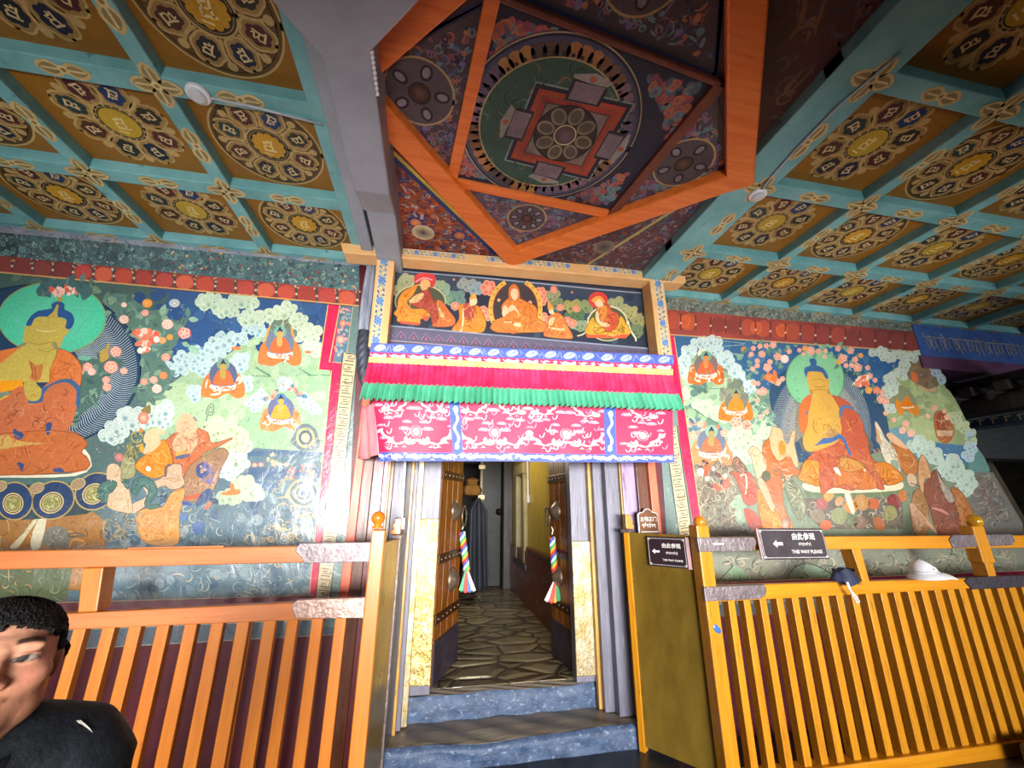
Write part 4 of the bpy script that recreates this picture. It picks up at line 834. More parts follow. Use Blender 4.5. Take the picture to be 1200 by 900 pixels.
# lotus seat
P.poly(C4((-400, 478), (200, 480), (480, 470), (570, 420), (640, 440), (620, 520), (560, 560), (-400, 560)), '#4d6d6c', 6.6)
P.poly(C4((-400, 540), (700, 500), (640, 640), (540, 700), (360, 720), (200, 735), (-400, 740)), '#33474c', 6.7)
for cx_, cy_, rx_, ry_, ro_ in ((-150, 620, 120, 100, .3), (90, 620, 105, 108, .25), (330, 615, 125, 105, -.45), (590, 560, 120, 100, -.6)):
    (x, y), = C4((cx_, cy_)); k = .18889
    for q, c_ in ((1.12, '#b39a5c'), (1.04, '#263f66'), (.62, '#d3bd84'), (.55, '#223352'), (.5, '#c7b27a'), (.44, '#8f8d52')): P.disc(x+(q < 1)*-1.5, y+(q < 1)*3, rx_*k*q, c_, 7+(1.2-q)*1.6, ry=ry_*k*q, rot=ro_, n=26)
    P.scrib([(x-7, y-4), (x+6, y-6), (x+6, y+10), (x-8, y+10)], 24, ['#c9c48a', '#6f6f3a', '#e0d9a8'], 8.6, ln=4, w=.8)
for (x, y) in C4((230, 540), (485, 515), (0, 530)): P.disc(x, y, 9, '#a58a6a', 7.4, ry=6, rot=-.4, n=14); P.ring(x, y, 9, .9, '#c7b27a', 7.8, ry=6, rot=-.4, n=18)
# throne cloth below, left
P.poly([(-150, 600), (40, 608), (110, 600), (125, 612), (120, 690), (-150, 705)], '#a3733f', 5.6)
P.scrib([(-150, 606), (110, 606), (118, 690), (-150, 700)], 170, ['#8a5c2e', '#bf9458', '#6d4f38', '#d0aa70', '#7d8270'], 5.9, ln=14, w=1)
P.poly(C7((60, 110), (150, 20), (215, -70), (240, -70), (170, 30), (110, 115)), '#cfc7a0', 6.4, sm=2); P.poly(C7((190, 115), (200, 20), (250, -80), (290, -80), (245, 115)), '#d3cdb0', 6.4, sm=2)
P.poly(C7((270, 100), (275, 10), (360, -20), (420, 20), (420, 110)), '#7b7a70', 6.3, sm=2); P.scrib(C7((270, 100), (275, 10), (360, -20), (420, 20), (420, 110)), 20, ['#b0aca2', '#5f625c'], 6.6, ln=9)
P.line(C7((425, 115), (440, 70), (490, 65), (520, 90), (480, 110)), 2, '#c2905a', 6.8, sm=3); P.line(C7((520, 40), (420, 45), (440, 25), (510, 30)), 1.6, '#54605f', 6.8, sm=3)
# water, rocks and dragons below right
P.poly([(115, 605), (150, 560), (240, 540), (300, 525), (376, 530), (366, 706), (100, 710), (-150, 716), (-150, 690), (118, 690)], '#5d7884', 2.2)
LW = [(118, 610), (240, 570), (376, 560), (366, 704), (110, 708)]
P.puffs(LW, 120, ['#55707e', '#6d8892', '#48627a', '#7a9096', '#8a9aa0'], 2.5, r=7)
P.scrib(LW, 330, ['#8fa3a8', '#41597a', '#a4b2b0', '#55707e', '#b9a884', '#6d7a7c'], 3.4, ln=16, w=1.1)
P.scrib(C6((400, 620), (430, 420), (640, 430), (630, 780), (200, 800)), 60, ['#c9a86a', '#b59a6a', '#4f6066'], 4.6, ln=22, w=1.3, curl=1.6)
for q in (C6((200, 250), (420, 240), (690, 250), (680, 270), (420, 262), (210, 280)), C6((270, 340), (480, 350), (660, 340), (655, 400), (300, 410)), C6((290, 420), (420, 430), (410, 470), (330, 470))): P.poly(q, '#4a6684', 3.8, sm=2)
for k, (x, y) in enumerate(C6((292, 325), (330, 322), (404, 322), (440, 322), (478, 322))): P.disc(x, y, 3.4, ['#d9785c', '#d9887a', '#c9806a', '#9aa888', '#d97350'][k], 5, ry=2.7, mid='#eebda8')
P.puffs(C6((365, 310), (375, 265), (400, 260), (425, 290), (420, 315)), 12, ['#c9b88a', '#a9a07a', '#dccfa8'], 5, r=2.4)
P.puffs(C6((470, 390), (500, 340), (580, 320), (650, 310), (655, 350), (560, 370), (510, 400)), 34, ['#c9796c', '#a8625c', '#dd9a8a', '#6d8088'], 5, r=2.2)
P.puffs(C6((595, 400), (620, 360), (660, 360), (655, 400)), 14, ['#a8705c', '#c98a78'], 5, r=2.2)
for i, (r_, c_) in enumerate(((24, '#5f7480'), (19, '#a8a27c'), (16, '#4f6674'), (12, '#c2b28a'), (9, '#5f7480'), (6, '#a8a890'), (3.5, '#42586c'))): P.disc(*C6((580, 490))[0], r_, c_, 5+i*.25, ry=r_*.9, n=24)
for i, (r_, c_) in enumerate(((15, '#64747a'), (11, '#b9ad84'), (8, '#56686e'), (5, '#cdbf98'))): P.disc(*C6((590, 165))[0], r_, c_, 5+i*.25, ry=r_*1.1, n=20)
P.poly(C6((500, 190), (540, 130), (600, 80), (640, 120), (680, 200), (640, 240), (560, 230)), '#667476', 4.7, sm=2)
P.scrib(C6((490, 200), (600, 80), (690, 200), (640, 245)), 26, ['#39474a', '#b0ac90', '#c99a70'], 4.9, ln=9)
P.line(C6((430, 470), (450, 420), (500, 405), (560, 430)), 4, '#8a866c', 5, sm=3, taper=.5); P.line(C6((470, 520), (500, 460), (540, 450)), 3, '#b0a684', 5.2, sm=3, taper=.5)
# big pale clouds right of the monks
for a in ((120, 110, 210, 110, '#d2dcb4', '#8fab83'), (190, 190, 180, 90, '#d0dbb2', '#93ae86'), (60, 130, 110, 80, '#ccd8b0', '#8aa67e'), (190, 300, 140, 80, '#cddac6', '#7d9e90'), (140, 350, 110, 70, '#d3ddd6', '#8aa6a6'), (240, 440, 120, 70, '#c2cfae', '#86a07e'), (290, 490, 110, 50, '#bccab0', '#86a084'), (150, 510, 120, 50, '#b5c4a6', '#7d987e')): (x, y), = C6(a[:2]); P.cloud(x, y, a[2]*.17, a[3]*.17, 4.4, rim=a[4], mid=a[5], n=10, r=6.5)
P.poly(C6((90, 490), (150, 470), (145, 435), (170, 435), (175, 465), (205, 470), (205, 495), (130, 503)), '#e07a3c', 6, sm=2)
for a in ((150, 170, 130, 80), (250, 130, 120, 90), (330, 90, 140, 110), (420, 110, 130, 110), (120, 220, 150, 60), (450, 60, 70, 80), (200, 90, 70, 60)): (x, y), = C5(a[:2]); P.cloud(x, y, a[2]*.16, a[3]*.16, 4, rim='#cddbd2', mid='#5f8792', n=9, r=5.4)
P.disc(*C5((308, 105))[0], 6.4, '#dd6a48', 6, ry=7.4, mid='#f1c3ac'); P.poly(C5((290, 60), (350, 20), (350, 80), (320, 70)), '#8a7d4a', 5.8, sm=2)
# attendants
def head(C, x, y, r, col, L): (p, q), = C((x, y)); P.disc(p, q, r, col, L, ry=r*1.12, n=20)
robe(P, C5((440, 260), (500, 200), (580, 170), (650, 170), (710, 200), (735, 260), (850, 230), (850, 240), (760, 290), (680, 330), (640, 380), (600, 430), (560, 480), (500, 400), (480, 300)), '#bd6a44', 7, ['#8f452c', '#d39a6c', '#a4583c'], 30)
robe(P, C5((490, 250), (530, 200), (630, 190), (645, 260), (620, 300), (590, 330), (500, 310)), '#dfb089', 7.3, ['#c99370'], 8)
P.poly(C5((505, 345), (590, 325), (595, 345), (510, 362)), '#4f6280', 7.5); P.poly(C5((505, 318), (590, 300), (590, 322), (505, 342)), '#d9a458', 7.5)
head(C5, 575, 145, 11.5, '#dfb490', 7.6); P.poly(C5((510, 150), (540, 95), (600, 88), (640, 120), (640, 180), (600, 205), (560, 205), (515, 190)), '#dfb490', 7.7, sm=3)
P.scrib(C5((525, 130), (620, 110), (620, 190), (540, 195)), 12, ['#b0805c', '#c99a74'], 7.9, ln=6, w=.7); P.line(C5((620, 100), (640, 125)), 2.4, '#7d8088', 7.9, sm=0)
robe(P, C5((255, 400), (310, 340), (360, 310), (400, 260), (440, 240), (470, 290), (490, 380), (470, 440), (380, 480), (300, 450)), '#d98a2c', 8, ['#b8681c', '#eaaa58', '#c0762a'], 26)
P.poly(C5((310, 250), (320, 200), (370, 170), (420, 170), (440, 200), (405, 215), (415, 260), (380, 300), (340, 330), (305, 320), (325, 270)), '#e3b58f', 8.3, sm=3)
P.poly(C5((285, 275), (305, 265), (310, 315), (290, 315)), '#e39a2c', 8.3, sm=2); P.disc(*C5((340, 420))[0], 3, '#f0e6d4', 8.5)
P.scrib(C5((180, 250), (290, 170), (300, 330), (250, 420), (190, 400)), 46, ['#8f8a58', '#6f6f4a', '#b0a878', '#5c5f44'], 7.6, ln=12, w=1.4); P.ring(*C5((268, 222))[0], 6.5, 1.4, '#a39a5c', 7.9, n=20); P.disc(*C5((295, 182))[0], 2.6, '#c9803c', 8)
P.disc(*C5((158, 350))[0], 5.4, '#b86a62', 8, mid='#d0938a'); robe(P, C5((160, 470), (190, 330), (240, 330), (260, 440), (230, 480)), '#9a9a70', 7.7, ['#7d7d55', '#b8b48c'], 12)
robe(P, C5((455, 450), (460, 410), (500, 390), (545, 400), (550, 460), (560, 490), (560, 520), (520, 545), (470, 545), (440, 525), (380, 545), (375, 500), (430, 475)), '#c2a184', 8.4, ['#a07d60', '#d6baa0'], 10)
P.line(C5((445, 470), (448, 410), (480, 393)), 2.6, '#5f6068', 8.6, sm=3); P.scrib(C5((370, 570), (460, 550), (460, 600), (390, 600)), 20, ['#42505c', '#8aa0a0', '#2f3c4c'], 8.6, ln=6, w=1.2)
robe(P, C5((80, 480), (90, 400), (140, 390), (170, 430), (170, 500), (215, 540), (235, 620), (240, 690), (180, 690), (90, 660), (75, 580), (130, 540)), '#cfb492', 8.6, ['#b09270', '#dfc9ac'], 10)
P.poly(C5((240, 640), (330, 590), (300, 520), (350, 520), (355, 580), (330, 640), (260, 690), (230, 690)), '#cdb090', 8.7, sm=3)
for q in (C5((20, 590), (40, 520), (100, 490), (145, 510), (120, 560), (90, 580), (80, 640), (55, 620)), C5((180, 500), (215, 490), (210, 550)), C5((235, 560), (250, 490), (310, 470), (380, 510), (390, 570), (350, 640), (410, 640), (400, 660), (340, 670), (315, 630), (340, 560), (300, 530), (270, 580))): robe(P, q, '#4a6e66', 8.9, ['#6d9086', '#33504c'], 8)
robe(P, C5((280, 680), (420, 660), (480, 570), (560, 540), (560, 600), (530, 720), (525, 880), (400, 900), (290, 850)), '#cf9352', 8, ['#b0743a', '#e0b478', '#c98a4a'], 60, ln=16)
for q in (C5((60, 700), (300, 690), (300, 860), (40, 880)),): P.scrib(q, 70, ['#6d6f60', '#8f8a74', '#a39478', '#4f564e'], 7.6, ln=16, w=1.4)
robe(P, C5((560, 470), (620, 380), (720, 320), (800, 290), (835, 330), (790, 420), (760, 520), (700, 600), (580, 620)), '#a07a5c', 7.4, ['#7d6048', '#c2a078', '#8a6c58'], 30)
for q, c_ in ((C5((640, 400), (700, 380), (720, 440), (680, 480), (640, 460)), '#3f4f80'), (C5((670, 570), (720, 540), (740, 590), (660, 650), (630, 640)), '#3f557a'), (C5((560, 600), (660, 570), (660, 600), (560, 615)), '#b8583c'), (C5((550, 620), (610, 640), (600, 650), (550, 640)), '#3f4f90'), (C5((720, 600), (770, 610), (770, 640), (720, 625)), '#34465c'), (C5((690, 650), (720, 620), (725, 650), (690, 675)), '#d06a44'), (C5((540, 700), (580, 710), (570, 745), (535, 735)), '#4f70a0'), (C5((610, 760), (680, 750), (680, 810), (630, 830)), '#4a6894')): P.poly(q, c_, 8.2, sm=2)
P.puffs(C5((640, 390), (740, 370), (750, 500), (690, 540)), 20, ['#8a7090', '#6a6a9a', '#b09080'], 8.4, r=2.4)
# beneath the upper rail, left
P.poly([(-150, 660), (85, 664), (78, 706), (-150, 712)], '#5d6a4c', 6); P.scrib([(-150, 664), (85, 668), (78, 704), (-150, 708)], 60, ['#7d8a6a', '#46523e', '#8f9a7c'], 6.4, ln=18, w=1.4)
# crimson border, flower panel and key fret
CRM = '#d3204e'
P.poly([(385, 357), (398, 358), (391, 425), (402, 425), (376, 706), (362, 706), (389, 434), (374, 433)], CRM, 9.4)
P.line([(384.5, 357), (373.2, 433.5), (388.4, 434.5), (361.5, 706)], 1.1, '#d9b87c', 9.7, sm=0); P.line([(398.5, 358), (386, 424.4), (402.5, 425.4)], 1.1, '#d9b87c', 9.7, sm=0)
P.poly([(398.5, 358.5), (413, 359.5), (404, 426), (387, 424.4)], '#5a7890', 9.3); P.puffs([(400, 361), (411, 362), (403, 420), (391, 420)], 40, ['#7d97a4', '#d98a78', '#8aa69a', '#e0a490'], 9.6, r=2)
P.disc(402, 379, 4, '#dd7a62', 9.9, mid='#eeb09a'); P.disc(399, 398, 5, '#dd8a78', 9.9, mid='#f0c4b4')
P.poly([(413, 359), (421, 360), (406, 660), (402, 735), (374, 735), (381, 640), (401, 430)], '#68817d', 9.1)
P.line([(413.5, 360), (406, 418)], 1, '#b8a884', 9.5, sm=0)
fret(P, (410.5, 414), (376.5, 716), (15, 15), 24, 9.6)
# base: crimson line, fret strip and grey-blue band
P.poly([(-150, 713), (368, 698), (368, 706), (-150, 726)], '#8d1c42', 9.8); P.line([(-150, 712.5), (368, 697.5)], 1, '#d0b890', 10, sm=0)
P.poly([(-150, 726), (368, 706), (400, 704), (398, 742), (-150, 775)], '#5a6a76', 9)
P.line([(-150, 748), (372, 726), (376, 700)], 1.2, '#b0aa96', 9.4, sm=0); P.line([(-150, 774), (398, 743)], 1, '#a39a8a', 9.4, sm=0)
for k in range(34):
    u = k/34; x = -140+512*u; y = 736-20*u; s_ = P.r.choice((1, -1))
    P.loop(cr([(x-5*s_, y+5), (x-4*s_, y-5), (x+3*s_, y-6), (x+5*s_, y), (x, y+2), (x+4*s_, y+7)], 2), 1.6, '#b3ab92', 9.5)
tag(P.build('mural', MUR), 'wall mural left of the doorway with a large golden seated buddha in a turquoise halo', 'mural')
# ================= right mural
P = Paint(WALLP, seed=33)
xe = lambda y: 1062+(y-362)*130/256            # the sloping end of the wall, in the picture
# bands
P.poly([(768, 338), (786, 340), (812, 640), (795, 690), (771, 480)], '#6a4a44', .05)
bandgrid(P, (768, 338), (xe(356), 363), (768, 362), (xe(388), 389), 50, 4, lambda u, v: mixh('#5d6862', '#85897e', min(1, max(0, .5-.3*u+.2*math.sin(u*41)+.15*math.sin(v*7+u*20)))), .2)
TB = [(772, 341), (1060, 364), (1074, 389), (772, 363)]
P.puffs(TB, 190, ['#737b70', '#8a8d80', '#5d6660', '#6d7d74', '#9a978a'], .5, r=3.2, mid='#56605a'); P.scrib(TB, 300, ['#3f4744', '#9a9c90', '#4d5752', '#a8a498'], 1.1, ln=8, w=.8, curl=2)
P.scrib([(770, 338), (1062, 362), (1063, 366), (770, 343)], 60, ['#50545a', '#8a8888'], 1.1, ln=12, w=.8, curl=.3)
bandgrid(P, (776, 362), (xe(388)-1, 389), (784, 392), (xe(412)-1, 412.5), 50, 2, lambda u, v: mixh('#a84a40', '#7d3a3a', min(1, max(0, u+.25*math.sin(u*23)))), 1.3)
for k in range(17):
    u = (k+.4)/17; x = 782+298*u; y0 = 364+27*u; c_ = P.r.choice(['#b8503f', '#a8463e', '#c45a3c', '#94423e']) if u < .7 else '#8a403e'
    P.disc(x, y0+11, 9, c_, 1.7, ry=10, n=14); P.line([(x+8.6, y0+3), (x+8.8, y0+22)], 1.6, '#6a3634', 2, sm=0); P.disc(x+8.7, y0+14, 1.3, '#c4b8a0', 2.2, n=8)
for u in (.07, .35, .45): x = 782+298*u; P.disc(x, 375+27*u, 7, '#d8663a', 1.9, ry=8, n=12, mid='#c8583c')
P.line([(784, 392), (xe(412.5)-1, 413)], 1.4, '#c9a06a', 2.4, sm=0)
# field
E_ = [(786, 393), (xe(413)-.5, 413), (xe(640)-.5, 640), (xe(690), 690), (830, 690), (812, 600)]
P.poly(E_, '#7f8f74', .3)
P.poly(G1((45, 205), (960, 270), (960, 430), (760, 640), (600, 560), (420, 370), (200, 330), (110, 500), (80, 380)), '#3a6690', .5)
P.poly([(925, 400), (1085, 413), (1110, 465), (1040, 470), (930, 430)], '#2f5c8c', .5)
P.puffs([(800, 398), (1085, 414), (1100, 450), (900, 440)], 70, ['#37648f', '#2f5a88', '#41709a', '#336090'], .6, r=7)
HL = G1((80, 520), (180, 380), (330, 420), (560, 560), (720, 700), (830, 900), (900, 1100), (300, 1250), (160, 1100))
P.poly(HL, '#9db896', .8, sm=2)
P.poly(G4((130, 30), (500, 100), (800, 120), (830, 300), (700, 500), (250, 480), (150, 380)), '#8fae92', .9, sm=2)
P.poly(G1((90, 640), (250, 790), (420, 900), (180, 1000), (110, 900)), '#6d927c', 1, sm=2)
P.poly(G3((180, 420), (330, 300), (600, 450), (700, 560), (800, 760), (840, 900), (300, 1000), (150, 700)), '#9aac78', .9, sm=2)
P.poly(G3((330, 430), (560, 500), (680, 600), (760, 720), (560, 880), (350, 860)), '#a9b680', 1, sm=2)
P.puffs(HL, 70, ['#a5bd9c', '#92b08a', '#b0c4a2', '#8aa888'], 1.1, r=6); P.puffs(G3((250, 420), (560, 470), (760, 720), (500, 880), (250, 800)), 60, ['#a8b282', '#8f9f6c', '#b4bd90', '#97a67a'], 1.2, r=5)
P.line(G1((280, 610), (420, 615)), 1, '#6d8f78', 1.5, sm=0); P.line(G1((560, 570), (660, 660), (720, 740)), 1.4, '#54766a', 1.5, sm=2); P.line(G1((130, 700), (260, 800), (400, 880)), 1.4, '#54766a', 1.5, sm=2)
for a in ((270, 265, 120, 60), (350, 255, 120, 40), (180, 330, 80, 60), (140, 400, 50, 60), (370, 330, 120, 60), (450, 390, 80, 80), (480, 430, 60, 60), (525, 480, 60, 60), (555, 525, 60, 60), (130, 480, 60, 50), (620, 600, 90, 80)): (x, y), = G1(a[:2]); P.cloud(x, y, a[2]*.15, a[3]*.15, 1.8, rim='#cfdfda', mid='#6d9aa2', n=9, r=4)
for a in ((400, 250, 600, 275), (380, 300, 590, 282), (420, 340, 550, 352)): P.line(G1(a[:2], a[2:]), 2, '#bcd4b8', 2, sm=0, taper=.8)
for a in ((280, 740, 120, 70), (380, 790, 130, 60), (440, 820, 90, 50), (130, 650, 60, 50), (180, 520, 90, 80)): (x, y), = G1(a[:2]); P.cloud(x, y, a[2]*.15, a[3]*.15, 2, rim='#c9d9b8', mid='#93b092', n=8, r=4.4)
P.disc(*G1((590, 320))[0], 3.6, '#d98a4c', 2.4, n=16)
P.puffs(G1((190, 580), (290, 560), (300, 650), (200, 650)), 24, ['#5f7f74', '#6f8d80', '#54746a'], 2.2, r=4)
(x, y), = G1((305, 450)); deity(P, x, y, 42, '#c9633c', '#d98a4c', '#6fa587', '#7d6f6c', '#cf7038', 3); P.disc(x-4, y-16, 6, '#dfe0c4', 2.9, n=14, mid='#cbd4b0')
P.puffs(G1((390, 640), (440, 550), (560, 560), (650, 700), (600, 720), (420, 700)), 40, ['#7d8568', '#6f7f76', '#8f9078'], 2.6, r=4)
(x, y), = G1((530, 730)); deity(P, x, y, 40, '#d98424', '#d08a40', '#8a9470', '#7d7768', '#dc7c2c', 3)
(x, y), = G4((345, 260)); deity(P, x, y, 50, '#b8704c', '#a39258', '#8fae98', '#6d7486', '#cf8a5c', 3)
P.puffs(G4((150, 80), (260, 70), (420, 130), (440, 200), (240, 230), (150, 230)), 30, ['#4d6a82', '#c98a70', '#5d7a8a', '#b87a64', '#8fa090'], 2.7, r=4)
P.puffs(G4((470, 40), (660, 80), (640, 150), (490, 110)), 18, ['#7f9a88', '#6d8d84'], 2.2, r=4)
def bl(C, x, y, r, c='#e0785c', l='#f2c0ac'): (p, q), = C((x, y)); P.flower(p, q, r, 6, col=c, light=l, n=5)
for a in ((530, 865, 6.5), (610, 890, 6)): bl(G1, *a)
for a in ((610, 120, 5.5, '#dd6a50'), (200, 200, 5), (440, 175, 4.5), (260, 110, 4)): bl(G4, *a)
# aura, halo
ac, ar = (984-22, 497), (72, 76)
P.poly(cr([(902, 470), (907, 445), (925, 432), (960, 428), (1000, 436), (1022, 452), (1036, 478), (1042, 512), (1030, 530), (938, 542), (918, 520)], 5), '#33516f', 2.9)
rays(P, 962, 505, 60, 78, .3, 110, '#aab2aa', 3.4, w=.7, amp=.07, a0=PI*.92, a1=PI*2.12)
P.poly(G2((330, 640), (420, 560), (640, 600), (760, 680), (900, 900), (980, 1120), (380, 1120)), '#5d6058', 3.6, sm=3); rays(P, 962, 505, 46, 64, .3, 80, '#b5ad96', 3.9, w=.6, amp=.08, a0=PI*.92, a1=PI*2.1)
P.disc(955, 444, 34, '#7dbf8e', 4.6, ry=34, n=48, mid='#8fcaa0', rot=.1); P.ring(955, 444, 34, 1, '#5d8a66', 5, ry=34, n=48)
# foliage and blossom over the halo
for q in (G2((0, 150), (280, 160), (250, 340), (200, 400), (60, 560), (0, 600), (-250, 300)), G2((640, 190), (760, 200), (960, 380), (1050, 600), (1150, 760), (1080, 760), (880, 560), (760, 480), (700, 340)), G1((640, 640), (780, 620), (820, 900), (700, 900))): leaves(P, q, 42, ['#5f8578', '#6f9582', '#4f776e', '#83a58e'], 4.4, 7)
leaves(P, G2((280, 180), (620, 180), (700, 330), (640, 290), (300, 250)), 26, ['#6fa084', '#5f9078', '#83b092'], 5.2, 6)
for a in ((120, 180, 4), (60, 190, 3), (20, 262, 4), (160, 285, 4.4), (90, 330, 3), (70, 380, 5), (260, 240, 3), (350, 228, 2.6), (400, 212, 3.4, '#e0843c', '#eea868'), (450, 235, 5), (520, 238, 3.4), (580, 235, 2.6), (570, 285, 2.6), (385, 262, 2.4), (690, 215, 3.4), (800, 232, 4), (730, 300, 5), (700, 330, 3.4, '#e2842c', '#eea850'), (760, 362, 3), (840, 310, 3.6), (860, 380, 5), (810, 360, 3), (890, 275, 3, '#e2843c', '#eea868'), (950, 382, 3), (970, 455, 3.4), (1015, 492, 3), (1030, 580, 4.4, '#df6a4c', '#ee9a7c'), (1080, 600, 3), (960, 580, 4, '#e2842c', '#eea850'), (1070, 660, 5), (1110, 680, 4), (200, 480, 2.6), (160, 510, 4), (120, 490, 4), (30, 590, 5)): bl(G2, *a)
(x, y), = G2((220, 305)); P.disc(x, y, 5, '#e8c8b8', 6.4, n=14, mid='#f4e0d2')
P.puffs(G2((850, 470), (960, 450), (950, 540), (840, 540)), 26, ['#f2cdb8', '#e88a68', '#f4ddcb', '#e0704c'], 6.2, r=3); P.puffs(G2((40, 440), (140, 430), (140, 500), (70, 490)), 14, ['#e2743c', '#e98a4c', '#dd683c'], 6.2, r=3.4)
for a in ((660, 310), (645, 355), (710, 295), (690, 405), (730, 355), (655, 465), (690, 440), (760, 450), (840, 370), (700, 640), (740, 640), (690, 705), (760, 790), (715, 825), (660, 570), (695, 575), (880, 540)): bl(G1, a[0], a[1], 3)
# right-hand clouds and figures
for a in ((130, 210, 120, 50), (200, 250, 90, 50), (280, 230, 100, 40), (380, 240, 160, 50), (330, 310, 60, 60), (300, 370, 60, 70), (210, 410, 60, 70), (200, 500, 70, 80), (240, 480, 60, 60), (210, 620, 90, 60)): (x, y), = G3(a[:2]); P.cloud(x, y, a[2]*.15, a[3]*.15, 2.4, rim='#cbd6c6', mid='#8aa498', n=9, r=3.6)
for a in ((500, 290, 60, 60), (560, 360, 70, 80), (600, 410, 40, 40)): (x, y), = G3(a[:2]); P.cloud(x, y, a[2]*.15, a[3]*.15, 2.4, rim='#bccad0', mid='#5f86a4', n=7, r=3.4)
P.poly(G3((480, 215), (530, 300), (600, 420), (560, 380), (500, 280), (440, 230)), '#4a76a4', 2.2)
for cx_, cy_, w_, h_ in ((455, 390, 60, 95), (330, 560, 55, 70), (590, 690, 50, 80)):
    pass
P.poly(G3((340, 380), (380, 240), (460, 290), (560, 400), (570, 470), (500, 510), (400, 440)), '#7d6e56', 3, sm=3); P.scrib(G3((340, 380), (380, 240), (460, 290), (560, 400), (570, 470), (500, 510), (400, 440)), 40, ['#5f523e', '#9a8a6c', '#a9754c'], 3.3, ln=8)
P.poly(G3((370, 360), (410, 370), (420, 440), (380, 430)), '#d9713f', 3.6, sm=2); P.disc(*G3((465, 380))[0], 8, '#8a6a52', 3.8, ry=10, mid='#6a5a50'); P.poly(G3((420, 450), (500, 490), (560, 470), (540, 510), (470, 500)), '#c9a070', 3.9, sm=2)
P.poly(G3((180, 560), (260, 470), (330, 470), (400, 560), (410, 640), (260, 660)), '#8a8f6c', 2.9, sm=3)
P.poly(G3((255, 560), (300, 590), (340, 530), (380, 600), (430, 620), (420, 700), (330, 640), (300, 690), (262, 650)), '#d9852c', 3.4, sm=2); P.poly(G3((290, 620), (340, 535), (385, 625)), '#e0791c', 3.8); P.line(G3((300, 625), (340, 630), (390, 622)), 1.6, '#eadcb8', 4, sm=2)
P.poly(G3((540, 680), (600, 650), (660, 700), (700, 820), (640, 900), (560, 850)), '#a8653c', 3, sm=2); P.poly(G3((560, 700), (600, 660), (640, 710), (650, 790), (570, 790)), '#9a4f38', 3.4, sm=2); P.poly(G3((560, 800), (690, 800), (680, 840), (570, 845)), '#d0ae88', 3.6); P.scrib(G3((545, 690), (650, 690), (700, 830), (580, 880)), 30, ['#c98a50', '#7d4a30', '#d9b890'], 3.8, ln=7)
for a in ((545, 630, 3.4, '#dd7a62'), (640, 700, 3.4, '#e0a04c'), (495, 690, 3, '#e0946c'), (620, 655, 2.6, '#e0a868'), (330, 750, 4, '#dd7a6a'), (305, 800, 4, '#e39a8c'), (370, 820, 4.6, '#e3a090'), (240, 720, 3, '#dd7a6a'), (180, 670, 3, '#e39a7c')): bl(G3, *a)
P.poly(G3((500, 720), (700, 640), (790, 760), (840, 900), (700, 900), (720, 790)), '#8f9f70', 2, sm=2)
for a in ((700, 700, 100, 60), (760, 770, 70, 60), (820, 850, 50, 90)): (x, y), = G3(a[:2]); P.cloud(x, y, a[2]*.15, a[3]*.15, 2.6, rim='#c2cca0', mid='#8a9a74', n=8, r=3.6)
# lake, clouds, lower right ground
P.poly(G6((300, 230), (550, 250), (560, 330), (590, 560), (380, 420), (300, 330), (200, 220)), '#4a7698', 1.6, sm=1); P.poly(G6((60, 120), (200, 190), (300, 380), (180, 330), (0, 190)), '#6f98a4', 1.5, sm=2)
P.poly(G6((560, 130), (620, 250), (720, 420), (640, 600), (520, 420), (600, 330)), '#5f8a84', 1.6, sm=2)
P.poly(G6((600, 440), (740, 440), (950, 800), (960, 900), (700, 900), (560, 620)), '#72706a', 1.7, sm=1); P.scrib(G6((600, 450), (730, 440), (900, 760), (700, 860), (580, 600)), 90, ['#5a5550', '#8f887c', '#7d5f54', '#a09a8c'], 2, ln=12, w=1.2)
for a in ((580, 180, 40, 70), (585, 260, 70, 70), (570, 325, 60, 50)): (x, y), = G6(a[:2]); P.cloud(x, y, a[2]*.15, a[3]*.15, 2.6, rim='#b9cdd0', mid='#6d94a8', n=8, r=3.6)
for a in ((220, 250, 110, 80), (280, 290, 110, 90), (340, 330, 60, 60), (470, 380, 110, 80), (420, 430, 130, 90), (500, 460, 100, 80), (560, 500, 110, 90), (540, 550, 80, 70)): (x, y), = G6(a[:2]); P.cloud(x, y, a[2]*.16, a[3]*.16, 3, rim='#c6d6c6', mid='#7d9f8e', n=10, r=5)
for (x, y) in G6((405, 318), (470, 315), (390, 352)): P.disc(x, y, 2, '#d5dcd8', 3, ry=1, n=8)
P.scrib([(800, 420), (1080, 420), (1150, 560), (1180, 640), (830, 645)], 420, ['#5f7464', '#8f9a80', '#6d7f78', '#a0a68c', '#7d6f58', '#b0b39a', '#50665c'], 5.3, ln=6, w=.6, curl=1.8)
# body of the seated figure
P.poly(G5((320, 560), (400, 550), (450, 560), (560, 590), (700, 560), (820, 600), (960, 560), (1070, 540), (1080, 590), (1010, 612), (800, 625), (560, 630), (400, 620), (340, 600)), '#e0d3b0', 6, sm=2)
robe(P, G5((330, 400), (480, 260), (600, 200), (640, 120), (620, 0), (700, 0), (770, 80), (800, 220), (850, 370), (900, 400), (990, 440), (1060, 480), (1085, 530), (980, 570), (930, 560), (940, 600), (900, 600), (800, 565), (700, 610), (560, 585), (470, 640), (450, 570), (380, 560), (290, 520), (300, 480)), '#c2603a', 6.4, ['#9a4228', '#d4824e', '#a84e34', '#b85a3c'], 70, ln=18, w=.9)
robe(P, G5((290, 520), (310, 470), (345, 385), (440, 390), (450, 470), (450, 575), (380, 560)), '#dc8c22', 6.8, ['#b86a18', '#e8a64a'], 14); robe(P, G5((860, 410), (960, 400), (1050, 470), (1085, 530), (980, 570), (920, 520), (880, 470)), '#d98224', 6.8, ['#b4641c', '#e39c40'], 14)
